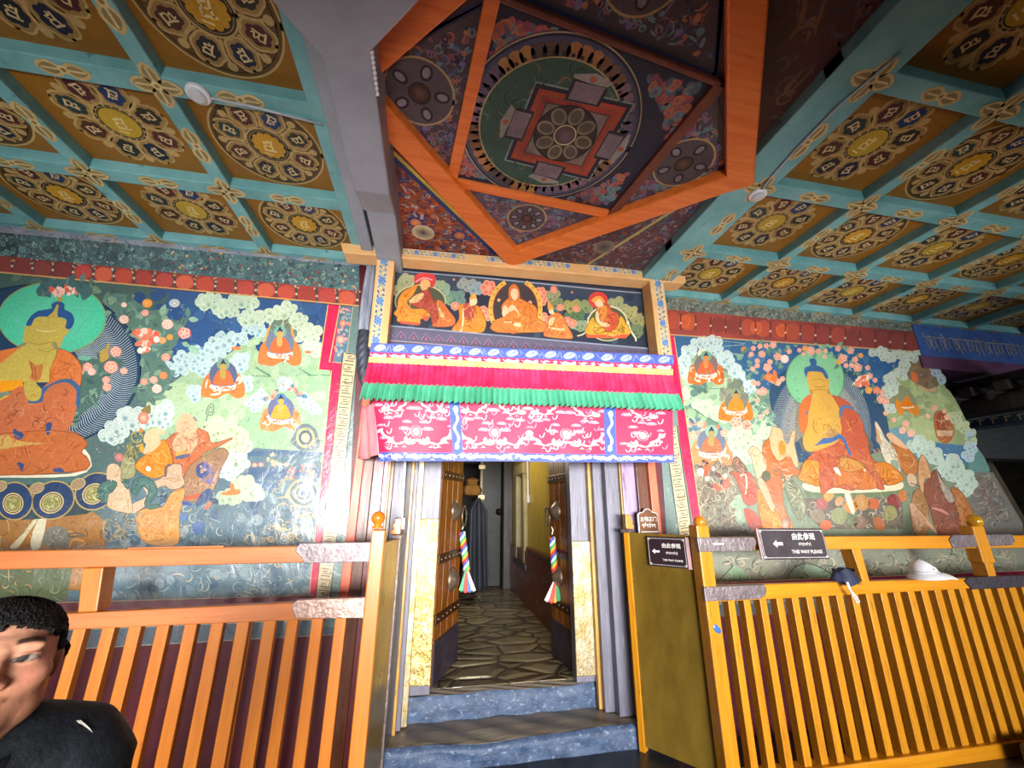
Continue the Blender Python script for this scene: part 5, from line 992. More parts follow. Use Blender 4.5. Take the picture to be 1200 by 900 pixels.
robe(P, G5((560, 480), (640, 360), (760, 400), (860, 520), (880, 590), (720, 600), (640, 560), (560, 580)), '#cf7434', 6.9, ['#a9522a', '#dd9454'], 18); robe(P, G5((600, 380), (650, 360), (800, 420), (700, 470), (620, 450)), '#c98f3c', 7)
P.poly(G2((345, 900), (345, 760), (380, 660), (460, 610), (450, 700), (430, 800), (420, 960), (380, 960)), '#d0703c', 6.6, sm=2); P.poly(G2((620, 620), (700, 640), (790, 690), (850, 780), (900, 900), (960, 1060), (820, 1100), (740, 1000), (700, 900), (690, 800), (640, 680)), '#bd5a3e', 6.6, sm=2)
P.poly(G2((415, 470), (425, 420), (520, 405), (580, 440), (610, 480), (612, 540), (600, 580), (630, 620), (700, 740), (710, 860), (720, 920), (700, 1010), (640, 1060), (560, 1090), (470, 1120), (400, 1100), (380, 1000), (420, 900), (430, 780), (450, 690), (470, 610), (440, 590), (430, 540)), '#cf9f48', 7, sm=2)
P.poly(G2((410, 470), (392, 420), (400, 380), (450, 360), (436, 320), (450, 300), (490, 305), (503, 340), (498, 360), (560, 385), (600, 450), (600, 480), (575, 470), (550, 425), (480, 415), (425, 420)), '#3a6494', 7.6, sm=2)
for q in (((470, 490), (520, 484), (570, 490)), ((480, 580), (530, 572), (590, 582)), ((480, 545), (530, 555), (580, 540)), ((480, 840), (470, 900), (500, 960)), ((560, 880), (620, 900), (660, 980))): P.line(G2(*q), .9, '#a5792e', 8, sm=3)
P.poly(G2((440, 570), (470, 580), (470, 620), (445, 615)), '#b8843c', 7.5); P.poly(G2((590, 590), (605, 560), (625, 610), (605, 620)), '#b8843c', 7.5)
P.poly(G2((700, 820), (702, 740), (740, 710), (800, 715), (840, 760), (800, 745), (740, 740), (722, 800)), '#5c6d94', 7.8, sm=2); P.poly(G2((400, 770), (425, 760), (420, 800)), '#5c6d94', 7.8)
P.poly(G5((410, 275), (480, 215), (550, 210), (600, 180), (640, 210), (690, 330), (680, 360), (640, 260), (610, 215), (540, 250), (470, 260)), '#43689a', 7.8, sm=1); P.poly(G5((495, 175), (545, 140), (590, 170), (600, 200), (540, 215)), '#b88a54', 7.7, sm=2)
P.scrib(G5((370, 100), (620, 60), (620, 180), (420, 240)), 14, ['#b5822e', '#e0b868'], 7.9, ln=9)
P.poly(G5((555, 440), (590, 440), (615, 500), (580, 480)), '#eee4cf', 7.6, sm=2); P.poly(G5((780, 440), (800, 455), (795, 470)), '#eee4cf', 7.6)
P.poly(G5((330, 610), (1080, 600), (1080, 660), (360, 660)), '#6d7d58', 5.4, sm=1)
# attendants left of it
robe(P, G4((730, 260), (780, 210), (800, 140), (830, 130), (880, 160), (890, 220), (920, 260), (950, 170), (980, 160), (970, 260), (1000, 420), (940, 460), (880, 600), (830, 470), (740, 380)), '#dfb487', 6, ['#c79566'], 10)
robe(P, G4((732, 280), (778, 215), (790, 300), (850, 390), (930, 350), (980, 440), (1060, 480), (960, 500), (880, 560), (900, 760), (960, 900), (800, 940), (740, 700), (760, 480), (740, 380)), '#cf6e34', 6.2, ['#a8521f', '#e08a4c', '#b86030'], 40, ln=14); P.poly(G4((850, 250), (890, 240), (905, 320), (860, 340)), '#e0861c', 6.6, sm=2)
robe(P, G4((622, 310), (650, 280), (690, 290), (740, 360), (760, 440), (720, 500), (690, 530), (660, 420), (640, 350)), '#e3bb95', 6.4, ['#c79a72'], 5)
robe(P, G4((690, 540), (720, 515), (760, 570), (800, 680), (825, 730), (800, 770), (770, 720), (730, 640)), '#e0b088', 7, ['#c79468'], 5)
robe(P, G4((690, 600), (740, 640), (790, 770), (830, 760), (900, 920), (760, 960), (700, 760)), '#d9852c', 6.7, ['#b8651c', '#e8a350'], 22)
robe(P, G4((500, 470), (560, 480), (640, 480), (690, 600), (680, 700), (620, 720), (580, 680), (560, 590)), '#d5573c', 6, ['#a83c2c', '#e37a5a'], 22); robe(P, G4((590, 750), (680, 780), (720, 900), (640, 900)), '#cf5136', 6, ['#a83c2c'], 12); P.line(G4((560, 500), (600, 490), (610, 560), (600, 640)), 1.6, '#e0d0b0', 6.6, sm=3)
robe(P, G4((500, 430), (530, 350), (600, 430), (620, 480), (560, 480)), '#8d6650', 5.6, ['#6a4a3c', '#a8866c'], 12)
for a in ((600, 240, 210, 150), (560, 190, 150, 100), (660, 260, 120, 80), (600, 340, 120, 70), (760, 160, 70, 90)): (x, y), = G4(a[:2]); P.cloud(x, y, a[2]*.14, a[3]*.14, 3.4, rim='#cbdab8', mid='#8fb08c', n=10, r=5.4)
P.poly(G4((150, 400), (480, 380), (600, 700), (700, 940), (200, 940), (170, 600)), '#7f7360', 2.2, sm=1)
P.scrib(G4((165, 400), (500, 390), (600, 700), (690, 900), (210, 900)), 260, ['#6a5f50', '#a89a80', '#8a8d74', '#574a42', '#b5a890', '#75806a'], 3, ln=15, w=1.2, curl=1.6)
P.puffs(G4((240, 400), (350, 390), (490, 540), (440, 610), (320, 600)), 20, ['#c9583c', '#6a4a44', '#dcd0b4', '#d9784c', '#4d4048'], 4, r=3); P.disc(*G4((262, 470))[0], 4, '#e0d4b8', 4.8, ry=5)
P.disc(*G4((455, 565))[0], 5, '#c9584a', 5, mid='#dd7a66'); P.puffs(G4((270, 380), (350, 410), (330, 460), (290, 440)), 10, ['#d9683c', '#5a3a38'], 4.6, r=2.6)
P.puffs(G4((500, 700), (590, 640), (640, 900), (560, 900)), 24, ['#8aa384', '#7d927a', '#9ab092'], 3.4, r=5)
robe(P, G5((180, 540), (280, 560), (350, 700), (340, 800), (290, 830), (240, 720)), '#7f8262', 7, ['#5c5f45', '#a3a684', '#c0bd9c'], 22, ln=10); P.scrib(G5((110, 440), (270, 480), (280, 560), (180, 560)), 14, ['#c9b896', '#6f6a4e'], 7.2, ln=9, w=1.4)
P.disc(*G5((50, 500))[0], 5.5, '#5f5a3c', 7.2, ry=6.5); P.disc(*G5((195, 870))[0], 6, '#8f5a44', 7, ry=9, mid='#d0b8a0')
# attendants on the right
robe(P, G5((870, 90), (910, 140), (950, 220), (1020, 300), (1050, 400), (1060, 470), (980, 430), (930, 350), (900, 240)), '#e0d4bc', 6.2, ['#b5a890', '#8f9a86'], 14); P.poly(G5((990, 380), (1040, 390), (1050, 460), (1000, 430)), '#8f9d84', 6.5, sm=2)
P.poly(G5((865, 95), (900, 170), (920, 270), (890, 240)), '#c99a68', 6.5); P.scrib(G5((840, 290), (910, 290), (910, 340), (850, 340)), 8, ['#d0a060', '#8a6a40'], 6.6, ln=6)
robe(P, G6((30, 240), (80, 235), (150, 280), (215, 370), (190, 470), (120, 450), (60, 330)), '#bd743c', 6.1, ['#94562c', '#d49658'], 16); P.poly(G6((-10, 180), (30, 165), (140, 265), (120, 275), (40, 235)), '#dcae88', 6.4, sm=2)
robe(P, G6((225, 345), (260, 330), (300, 440), (300, 480), (260, 490), (250, 590), (215, 500)), '#d5a070', 6.2, ['#b88250'], 8); P.disc(*G6((170, 495))[0], 5.4, '#d3b592', 6.6, ry=8, rot=-.3); P.line(G6((160, 515), (230, 540)), 1, '#6a4a38', 6.8, sm=0)
robe(P, G6((300, 470), (340, 420), (400, 520), (470, 650), (520, 880), (360, 880), (300, 700), (250, 560)), '#8d5240', 5.8, ['#6d3c30', '#aa7258', '#7d5a48'], 34); robe(P, G6((340, 410), (370, 480), (450, 590), (470, 640), (430, 650), (380, 560)), '#b5a898', 6.2, ['#94887a'], 6)
robe(P, G6((450, 550), (520, 580), (600, 720), (640, 880), (520, 890), (470, 700)), '#b0703f', 5.7, ['#8d5530', '#c48a58'], 20); P.line(G6((310, 690), (380, 710), (430, 740)), 3, '#c98a7c', 6.4, sm=2, taper=.4)
robe(P, G6((180, 590), (240, 560), (290, 700), (280, 880), (200, 880), (160, 760)), '#a87a48', 5.9, ['#86603a', '#c49a68'], 18); robe(P, G6((155, 660), (200, 680), (270, 760), (340, 840), (340, 880), (260, 800), (230, 860), (180, 800)), '#cfa27c', 6.3, ['#a87a58'], 8)
# offerings and small things under the seat
OF = G5((320, 670), (1080, 640), (1080, 900), (470, 900), (340, 780))
P.poly(OF, '#6d6454', 4.6, sm=1); P.scrib(OF, 120, ['#8a8474', '#4f5a4c', '#a8967c', '#7d6a54', '#b5b09c'], 5, ln=12, w=1.4)
for a in ((520, 650, 7, '#c99a50'), (600, 690, 6, '#d99a6c'), (470, 710, 7, '#b0605c'), (600, 800, 10, '#8f9468'), (690, 730, 8, '#d98a3c'), (770, 700, 9, '#c08a48'), (860, 710, 7, '#c4643c'), (1010, 695, 8, '#8a3c3a'), (1080, 650, 7, '#c4743c'), (980, 790, 9, '#94905c'), (700, 830, 8, '#6d7a5c'), (440, 800, 8, '#8a7d6a'), (500, 870, 7, '#c4663c'), (900, 860, 9, '#b0683c'), (760, 850, 8, '#8a7260')): (x, y), = G5(a[:2]); P.disc(x, y, a[2], a[3], 5.6, ry=a[2]*P.r.uniform(.7, 1.2), n=14, rot=P.r.uniform(0, 3), mid=a[3])
robe(P, G6((-10, 690), (40, 670), (70, 740), (30, 780), (-20, 770)), '#94905c', 6, ['#7a7648'], 4); P.disc(*G6((45, 650))[0], 7, '#8d3f3a', 6, ry=5)
P.poly(G5((640, 640), (680, 630), (720, 770), (690, 780)), '#ddd3bc', 6, sm=2)
# strip seen between the rails and the key pattern on the left edge
P.poly([(832, 648), (1200, 640), (1225, 700), (838, 712)], '#838878', 3.4)
SR = [(836, 648), (1190, 640), (1200, 690), (840, 695)]
P.scrib(SR, 240, ['#a89f88', '#6a705c', '#958a74', '#b5aa8e', '#565c4e'], 3.8, ln=18, w=1.3, curl=1.3)
P.poly(G7((160, 390), (270, 280), (380, 390)), '#84a082', 4, sm=2); P.poly(G7((690, 370), (820, 265), (1000, 340), (1020, 380)), '#8aa68c', 4, sm=2); P.line(G7((160, 390), (260, 285)), 1.2, '#3f5248', 4.4, sm=0); P.line(G7((690, 370), (740, 300), (820, 265), (920, 290), (1020, 345)), 1.2, '#3f5248', 4.4, sm=3); P.line(G7((810, 340), (850, 370)), 1, '#3f5248', 4.4, sm=0)
P.scrib([(995, 655), (1180, 645), (1190, 680), (1000, 684)], 60, ['#6d6a56', '#8f8a74', '#5a5648'], 4.2, ln=10)
P.poly([(784.5, 392.5), (789, 393), (833, 690), (824, 690), (797, 520)], CRM, 9.4); P.poly([(784.5, 392.5), (789, 393), (800, 455), (795, 456)], '#dc2a58', 9.5)
P.poly([(771, 480), (797, 480), (826, 700), (786, 700)], '#6f8480', 9)
fret(P, (785.5, 500), (817, 720), (13.5, 14), 18, 9.3)
P.line([(790, 395), (832, 680)], .9, '#d9b87c', 9.7, sm=0)
P.poly([(829, 684), (1230, 668), (1232, 676), (830, 692)], '#8d1c42', 9.7); P.line([(829, 683.5), (1230, 667.5)], 1, '#c9b08a', 9.9, sm=0)
P.poly([(800, 693), (1235, 676), (1240, 706), (810, 724)], '#59646a', 9)
for k in range(34):
    u = k/33; x = 830+400*u; y = 702-15*u; s_ = P.r.choice((1, -1)); P.loop(cr([(x-5*s_, y+5), (x-4*s_, y-5), (x+3*s_, y-5), (x+5*s_, y), (x, y+2), (x+4*s_, y+6)], 2), 1.5, '#a39a80', 9.5)
tag(P.build('mural', MUR), 'wall mural right of the doorway, a seated buddha with green halo under pink blossom', 'mural')
# ---------------------------------------------------------------- framed painting over the door
FRM = mat('cream_orange_frame_paint', '#dba56a', '#e4b57e', scale=(3, 3, 3), ns=1.5, rough=.42, bmp=.08, c3='#c99056', wear=.68)
FLOW = painted('frame_flower_paint', rough=.4, dirt=.15, bmp=.05)
YF = -.32
t = thing('painting_frame', 'cream orange wooden frame with blue flower scrolls over the doorway, between ceiling and valance', 'frame', onY(605, 315, YF))
def face(pl, m, name, parent, Y, dep):
    return MB().prism([onY(x, y, Y) for x, y in pl], (0, dep, 0)).build(name, m, parent, bevel=.008)
fr_top = face([(399, 284), (803, 320), (804, 331), (798, 332), (402, 296)], FRM, 'top_rail', t, YF, .17)
fr_l = face([(443, 287), (464, 289), (453, 408), (431, 406)], FRM, 'stile', t, YF, .13)
fr_r = face([(760, 316), (776, 318), (789, 420), (772, 419)], FRM, 'stile', t, YF, .17)
def vine(P, a, b, n, w):
    dx, dy = (b[0]-a[0]), (b[1]-a[1]); l = math.hypot(dx, dy); nx, ny = -dy/l*w, dx/l*w
    f = lambda u, v: (a[0]+dx*u+nx*v, a[1]+dy*u+ny*v); N = n
    P.poly([f(0, -.95), f(1, -.95), f(1, .95), f(0, .95)], '#e2bf94', 0)
    P.line([f(i/(N*2), .45*(-1)**i) for i in range(N*2+1)], .8, '#8aa06a', 1, sm=4)
    for i in range(N*2):
        u = (i+.5)/(N*2); c = P.r.choice(['#3f6aa8', '#4a7cc0', '#35538c', '#5a8fc4'])
        if i % 4 == 1: P.flower(*f(u, 0), w*.75, 2, col='#3a5fa0', light='#7fa6d4', mid='#2c4684', n=6)
        else:
            for s_ in (1, -1): P.disc(*f(u+.01*s_, .5*s_), w*.34, c, 2, ry=w*.18, rot=P.r.uniform(0, 3), n=8)
        P.disc(*f(u+.3/N, P.r.uniform(-.6, .6)), w*.15, P.r.choice(['#7d5a9a', '#5d9aa0', '#8a6ab0', '#6aa88a']), 2.4, n=7)
P = Paint(lambda x, y, k: onY(x, y, YF)-Vector((0, .0015+k, 0)), seed=9)
vine(P, (437, 291.5), (545, 301.2), 10, 3.6); vine(P, (569, 303.2), (668, 312), 9, 3.6); vine(P, (690, 314), (778, 322), 8, 3.4)
P.build('flower_band', FLOW, fr_top)
P = Paint(lambda x, y, k: onY(x, y, YF)-Vector((0, .0015+k, 0)), seed=10); vine(P, (451, 297), (440, 402), 9, 6.2); P.build('flower_band', FLOW, fr_l)
P = Paint(lambda x, y, k: onY(x, y, YF)-Vector((0, .0015+k, 0)), seed=11); vine(P, (770, 324), (781, 416), 8, 5); P.build('flower_band', FLOW, fr_r)
# ---- the painting
YP = -.135
PNL = painted('panel_paint', rough=.4, dirt=.25, grime='#56525a', bmp=.2, bsc=12, coat=.1)
t = thing('painted_panel', 'dark painted panel of five seated orange-robed figures in the frame over the doorway', 'painting', onY(605, 370, YP))
bd_ = [onY(x, y, YP+.004) for x, y in ((448, 288), (775, 318), (780, 455), (442, 430))]
MB().prism(bd_, (0, .05, 0)).build('board', DARK, t)
K1 = zo(450, 305, .14167); K2 = zo(600, 325, .14167)
P = Paint(lambda x, y, k: onY(x, y, YP)-Vector((0, k, 0)), seed=44, gain=1.1)
P.poly([(440, 290), (772, 318), (776, 432), (446, 408)], '#232c3c', 0)
P.poly([(452, 317), (766, 345), (770, 360), (450, 335)], '#2c3d52', .5); P.line([(458, 317), (570, 326), (700, 339), (760, 344)], 1.6, '#8f9bb0', .8, sm=2, taper=.6)
P.puffs([(455, 322), (765, 348), (768, 410), (452, 380)], 90, ['#27344a', '#2f4258', '#223046', '#354a5a'], .8, r=5)
for a in ((200, 165, 90, 60, '#b0b488', '#6d7a55'), (160, 190, 60, 40, '#a8ac80', '#6d7a55'), (450, 210, 90, 70, '#9aac84', '#5f7a60'), (490, 240, 60, 60, '#8fa88a', '#557a6a'), (690, 200, 120, 70, '#9aa09a', '#5d6a6a'), (750, 230, 110, 80, '#8fa3a8', '#54707c'), (600, 310, 120, 90, '#6d8d80', '#3f6458'), (560, 330, 70, 60, '#7d9a7a', '#4c6a54'), (110, 250, 50, 50, '#a8a880', '#6d6f50')): (x, y), = K1(a[:2]); P.cloud(x, y, a[2]*.13, a[3]*.13, 1.2, rim=a[4], mid=a[5], n=8, r=4)
for a in ((330, 160, 120, 80, '#9a9a74', '#4c5440'), (370, 220, 90, 70, '#7d8a62', '#3f4c3a'), (500, 240, 130, 70, '#a8a05a', '#3c4c34'), (520, 320, 130, 90, '#5d7a52', '#2f4434'), (620, 240, 60, 70, '#8a9a6a', '#4a5c40'), (860, 220, 110, 70, '#a4a678', '#5d6a48'), (970, 280, 120, 70, '#b0aa70', '#6d6a40'), (1040, 350, 90, 60, '#9a9864', '#5c5c3a'), (1030, 430, 80, 90, '#6d7a5c', '#3c4a3c'), (560, 400, 120, 60, '#8fa07a', '#4d6450')): (x, y), = K2(a[:2]); P.cloud(x, y, a[2]*.13, a[3]*.13, 1.2, rim=a[4], mid=a[5], n=8, r=4)
for C, a in ((K1, (865, 230, 9)), (K1, (590, 380, 5)), (K1, (820, 420, 6)), (K1, (850, 460, 6)), (K2, (235, 130, 7)), (K2, (240, 190, 7)), (K2, (255, 340, 7)), (K2, (250, 380, 6)), (K2, (345, 100, 4)), (K2, (400, 250, 4)), (K2, (530, 260, 4)), (K2, (460, 360, 5)), (K2, (500, 380, 5)), (K2, (150, 210, 6)), (K1, (950, 330, 5))): (x, y), = C(a[:2]); P.flower(x, y, a[2], 2.6, col='#cf5a3c', light='#e89a80', n=6)
for x, y in K1((578, 160))+K2((497, 125)): P.disc(x, y, 1.4, '#d98a5a', 3)
OR, OD = '#d9822c', ['#a8541c', '#e8a04c', '#b8642a']
# first figure, leaning, red hat
(x, y), = K1((300, 340)); P.disc(x, y, 30, '#cbbd8a', 3, ry=20, n=36); P.disc(x, y+.5, 29, '#4c5540', 3.2, ry=19, n=36)
robe(P, K1((80, 440), (110, 400), (120, 320), (160, 260), (230, 220), (280, 200), (240, 290), (190, 340), (230, 400), (330, 400), (380, 430), (370, 470), (300, 490), (290, 530), (120, 510), (110, 470)), '#dd8a2c', 4, OD, 22); robe(P, K1((210, 350), (260, 300), (310, 250), (370, 240), (410, 330), (460, 350), (450, 400), (430, 540), (400, 540), (380, 430), (330, 400), (270, 390)), '#a34434', 4.4, ['#7d2c24', '#c0604a'], 16); robe(P, K1((430, 340), (480, 340), (540, 420), (590, 490), (560, 545), (400, 545), (450, 480)), '#c86a38', 4.5, OD, 16)
P.poly(K1((205, 345), (260, 290), (325, 270), (320, 310), (270, 350)), '#e3b27c', 4.8, sm=3); P.poly(K1((300, 215), (310, 165), (360, 155), (385, 180), (360, 235), (320, 250)), '#e0a868', 5, sm=3); P.poly(K1((250, 180), (255, 130), (300, 108), (400, 112), (430, 150), (420, 200), (385, 235), (380, 180), (330, 155), (290, 190)), '#cf3a3a', 5.2, sm=3); P.line(K1((260, 180), (330, 145), (400, 165)), 1.4, '#d9a0a8', 5.4, sm=3)
P.poly(K1((445, 380), (490, 440), (500, 480), (470, 470)), '#e3b27c', 4.9, sm=2); P.poly(K1((120, 500), (300, 520), (290, 540), (140, 525)), '#c0503c', 4.2); P.disc(*K1((348, 480))[0], 3.2, '#c85a3c', 5)
# second
robe(P, K1((560, 575), (620, 490), (620, 400), (650, 360), (760, 370), (800, 410), (840, 500), (840, 550), (800, 600), (620, 590)), OR, 4, OD, 24); P.poly(K1((650, 380), (700, 350), (760, 380), (740, 480), (670, 490)), '#a8443c', 4.4, sm=2); P.poly(K1((660, 430), (650, 400), (640, 560), (610, 590), (640, 590), (660, 520)), '#e6bd8a', 4.7, sm=2)
P.poly(K1((710, 370), (715, 320), (760, 310), (770, 350), (740, 375)), '#e6c096', 4.7, sm=3); P.poly(K1((705, 330), (720, 290), (750, 270), (765, 310), (730, 320)), '#e0a040', 5, sm=2)
# central figure with golden arch
def arc(P, cx, cy, rx, ry, a0, a1, w, c, L): P.line([(cx+rx*math.cos(a), cy+ry*math.sin(a)) for a in [a0+(a1-a0)*k/20 for k in range(21)]], w, c, L, sm=0)
P.disc(603, 358, 26, '#3a3436', 3, ry=26, n=40)
arc(P, 604, 362, 29, 34, 2.6, 4.3, 5.4, '#d9ab4c', 3.4); arc(P, 604, 362, 29, 34, -1.15, .65, 5.4, '#d9ab4c', 3.4); arc(P, 604, 362, 26, 31, 2.6, 4.3, 1.2, '#8d2c2c', 3.6); arc(P, 604, 362, 26, 31, -1.15, .65, 1.2, '#8d2c2c', 3.6)
for k in range(7):
    for b_ in (2.7+k*.24, -1.05+k*.25): P.disc(604+29*math.cos(b_), 362+34*math.sin(b_), .9, '#4a3420', 3.8, n=7)
robe(P, K1((880, 545), (930, 490), (1000, 460), (970, 400), (990, 350), (1040, 310), (1110, 310), (1190, 350), (1250, 380), (1270, 430), (1270, 480), (1400, 560), (1390, 590), (1000, 600), (900, 580)), '#d27a34', 4.4, OD, 44); P.poly(K1((1030, 290), (1035, 230), (1075, 195), (1115, 235), (1125, 300), (1110, 340), (1040, 340)), '#c66a30', 4.8, sm=2)
P.poly(K1((1048, 290), (1055, 245), (1080, 235), (1105, 250), (1108, 300), (1080, 335)), '#ecc39a', 5, sm=3); P.poly(K1((975, 440), (985, 390), (1005, 370), (1030, 400), (1060, 360), (1110, 420), (1120, 460), (1080, 410), (1010, 450), (990, 470)), '#eac095', 5, sm=2); P.poly(K1((1070, 540), (1090, 515), (1130, 525), (1125, 550)), '#eac49c', 5, sm=2); P.line(K1((990, 512), (1055, 512)), 1.2, '#eed0a8', 5, sm=0)
# fourth
robe(P, K2((260, 470), (290, 400), (310, 320), (370, 290), (420, 320), (460, 400), (500, 480), (480, 510), (300, 495)), '#d0743a', 4.6, OD, 22); P.poly(K2((295, 260), (300, 200), (330, 230), (345, 260), (320, 270)), '#df8a34', 5, sm=2); P.poly(K2((305, 290), (305, 255), (335, 260), (350, 300), (325, 305)), '#eac49a', 5, sm=3); P.poly(K2((300, 390), (310, 350), (340, 330), (360, 340), (340, 380), (320, 400)), '#e8be92', 5, sm=3); P.line(K2((300, 415), (380, 430), (430, 430)), 1.8, '#eccaa0', 5, sm=2)
# fifth
(x, y), = K2((790, 380)); P.disc(x, y, 24, '#d5cba0', 3.4, ry=21, n=36); P.disc(x, y+.6, 22.6, '#50583c', 3.6, ry=19.6, n=36); P.line(K2((630, 330), (620, 430), (590, 470), (540, 485)), 1.6, '#d5cba0', 3.8, sm=2); P.line(K2((960, 360), (980, 440), (1020, 500), (1025, 530)), 1.6, '#d5cba0', 3.8, sm=2)
robe(P, K2((615, 470), (620, 400), (670, 330), (690, 370), (740, 400), (840, 420), (880, 380), (900, 320), (950, 390), (975, 470), (800, 490)), '#d9a034', 4.2, ['#a8701c', '#e8bc5c', '#7d5a20'], 22); P.poly(K2((610, 475), (975, 470), (940, 505), (620, 500)), '#cf5a34', 4.4)
robe(P, K2((690, 300), (720, 240), (790, 220), (830, 280), (880, 300), (870, 400), (810, 450), (770, 440), (740, 380), (700, 360)), '#c0502f', 4.8, ['#8d3420', '#dd7a4c'], 14); robe(P, K2((705, 250), (780, 230), (790, 300), (760, 370), (720, 340)), '#d98430', 5, OD, 8)
P.disc(*K2((712, 188))[0], 11.4, '#d23c34', 4.9, ry=9.6, n=24); P.poly(K2((655, 190), (690, 160), (740, 160), (775, 220), (720, 180), (680, 210)), '#dd9a44', 5.4, sm=2); P.poly(K2((680, 200), (725, 180), (755, 220), (745, 250), (700, 240)), '#ecc69c', 5.3, sm=3); P.poly(K2((690, 310), (700, 280), (730, 300), (725, 360), (790, 380), (810, 400), (760, 410), (700, 370)), '#e8bc8c', 5.3, sm=2)
# border of overlapping petals under the figures
P.poly([(447, 381), (772, 410), (774, 432), (446, 404)], '#585468', 6); P.line([(447, 381), (772, 409.5)], 1.4, '#8a93a8', 6.2, sm=0); P.line([(446, 398), (773, 425)], 1.2, '#b09aa8', 6.2, sm=0); P.line([(446, 402), (773, 430)], 1.4, '#2a2430', 6.2, sm=0)
for k in range(22):
    u = (k+.5)/22; x = 448+322*u; y = 391+28*u
    for r_, c_ in ((5.4, '#7d6a88'), (3.8, '#4a3c54'), (2, '#8d5a70')): P.poly([(x-r_*1.2, y+3), (x, y-r_), (x+r_*1.2, y+3)], c_, 6.6-r_*.05)
P.build('painting', PNL, t)
# ---------------------------------------------------------------- valance
YV = -.39
def bil(c, Y, u, v):
    a, b, d, e = c
    p = lerp(lerp(a, b, u), lerp(d, e, u), v); return onY(p[0], p[1], Y)
SILK = dict(rough=.5, bmp=.12)
CL = lambda n, a, b: mat(n, a, b, scale=(5, 5, 5), ns=2, rough=.55, bmp=.08, spec=.35)
RED_S, GRN_S, YEL_S = CL('crimson_silk', '#d8204c', '#e2386a'), CL('green_silk', '#4fa886', '#5fb896'), CL('yellow_silk', '#e6c45c', '#f0d884')
BRO = painted('brocade_weave', rough=.5, spec=.4, dirt=.06, bmp=.06, bsc=60)
t = thing('door_valance', 'silk valance over the doorway with pleated crimson and green frill above dragon brocade', 'valance', onY(610, 470, YV))
def wav(u): return .006*math.sin(u*17+1)+.004*math.sin(u*41)
hd_c = ((435, 401.5), (790, 416.5), (432.5, 418.5), (788.5, 433.5))
P = Paint(lambda u, v, k: bil(hd_c, YV, u, v)-Vector((0, k-wav(u)*.5, 0)), seed=15); P.H = .0005
P.quadgrid(0, 0, 1, .64, 60, 1, lambda u, v: '#4a5fc0', 0); P.quadgrid(0, .64, 1, 1, 60, 1, lambda u, v: '#cf2858', 0)
for k in range(16):
    u = (k+.5)/16
    P.poly(cr([(u-.02, .42), (u-.008, .12), (u+.012, .1), (u+.018, .35), (u-.004, .56)], 4), '#a9b6e6', 1); P.line([(u-.015, .42), (u, .3), (u+.01, .15)], .004, '#5a6fc8', 2, sm=2)
    for q in range(4): x = u+P.r.uniform(-.03, .03); P.line([(x, P.r.uniform(.05, .55)), (x+.008, P.r.uniform(.05, .55)), (x+.016, P.r.uniform(.1, .6))], .0022, '#8fa0e0', 1, sm=3)
    P.poly(cr([(u-.024, .9), (u-.014, .72), (u+.006, .8), (u+.02, .7), (u+.024, .92), (u, .97)], 4), '#f0b8c4', 1); P.line([(u-.03, .76), (u-.02, .86), (u, .8)], .004, '#f4d0d4', 2, sm=3)
P.build('header_band', BRO, t)
yb_c = ((432.5, 418), (788.5, 433), (431.5, 425.5), (788, 440.5))
MB().grid(lambda u, v: bil(yb_c, YV-.006, u, v)+Vector((0, wav(u)*.5, 0)), 60, 2).build('yellow_band', YEL_S, t, solid=.006)
fr_c = ((431.5, 425), (788, 440), (421.5, 470.5), (797, 482.5))
rr_ = random.Random(3); NPL = 58; skew = [rr_.uniform(-.2, .2) for _ in range(NPL+2)]; ampv = [rr_.uniform(.7, 1.3) for _ in range(NPL+2)]
def frill(v0, v1):
    def f(u, v):
        V = v0+(v1-v0)*v; k = u*NPL; i = int(k); fr = k-i
        w_ = ((fr/.72) if fr < .72 else (1-fr)/.28)
        p = bil(fr_c, YV-.02, min(1, u+.003*skew[i]*V), V)
        return p + Vector((.006*math.sin(w_*3)*V, -.062*w_*ampv[i]*(.2+.8*V)-.03*V*V, .012*w_*V*V*ampv[i]))
    return f
MB().grid(frill(0, .55), NPL*7, 6).build('crimson_frill', RED_S, t, solid=.003); MB().grid(frill(.55, 1), NPL*7, 6).build('green_frill', GRN_S, t, solid=.003)
bc = ((436, 466), (788.5, 478), (443, 540), (790, 542))
def bro(u, v, k):
    ed = max(0, 1-u/.05)
    return bil(bc, YV+.02, u, v)+Vector((0, .014*math.sin(u*9+v)+.006*math.sin(u*31+v*3)+.04*ed*ed-k, 0))
P = Paint(bro, seed=16); P.H = .0005
P.quadgrid(0, 0, 1, 1, 90, 14, lambda u, v: '#cc2350', 0)
def cloudlet(u, v, s, L=2):
    for k, (a, b) in enumerate(((-.9, .1), (-.3, -.25), (.4, -.2), (.95, .12), (.1, .2))):
        P.ring(u+a*s, v+b*s*3.6, s*.5, s*.16, '#f2ccd6', L+.2, ry=s*1.7, n=14); P.disc(u+a*s, v+b*s*3.6, s*.24, '#d58aac', L+.3, ry=s*.8, n=10)
    P.line([(u-1.6*s, v+1.6*s), (u, v+2.1*s), (u+1.7*s, v+1.5*s)], s*.2, '#f4d8de', L, sm=3)
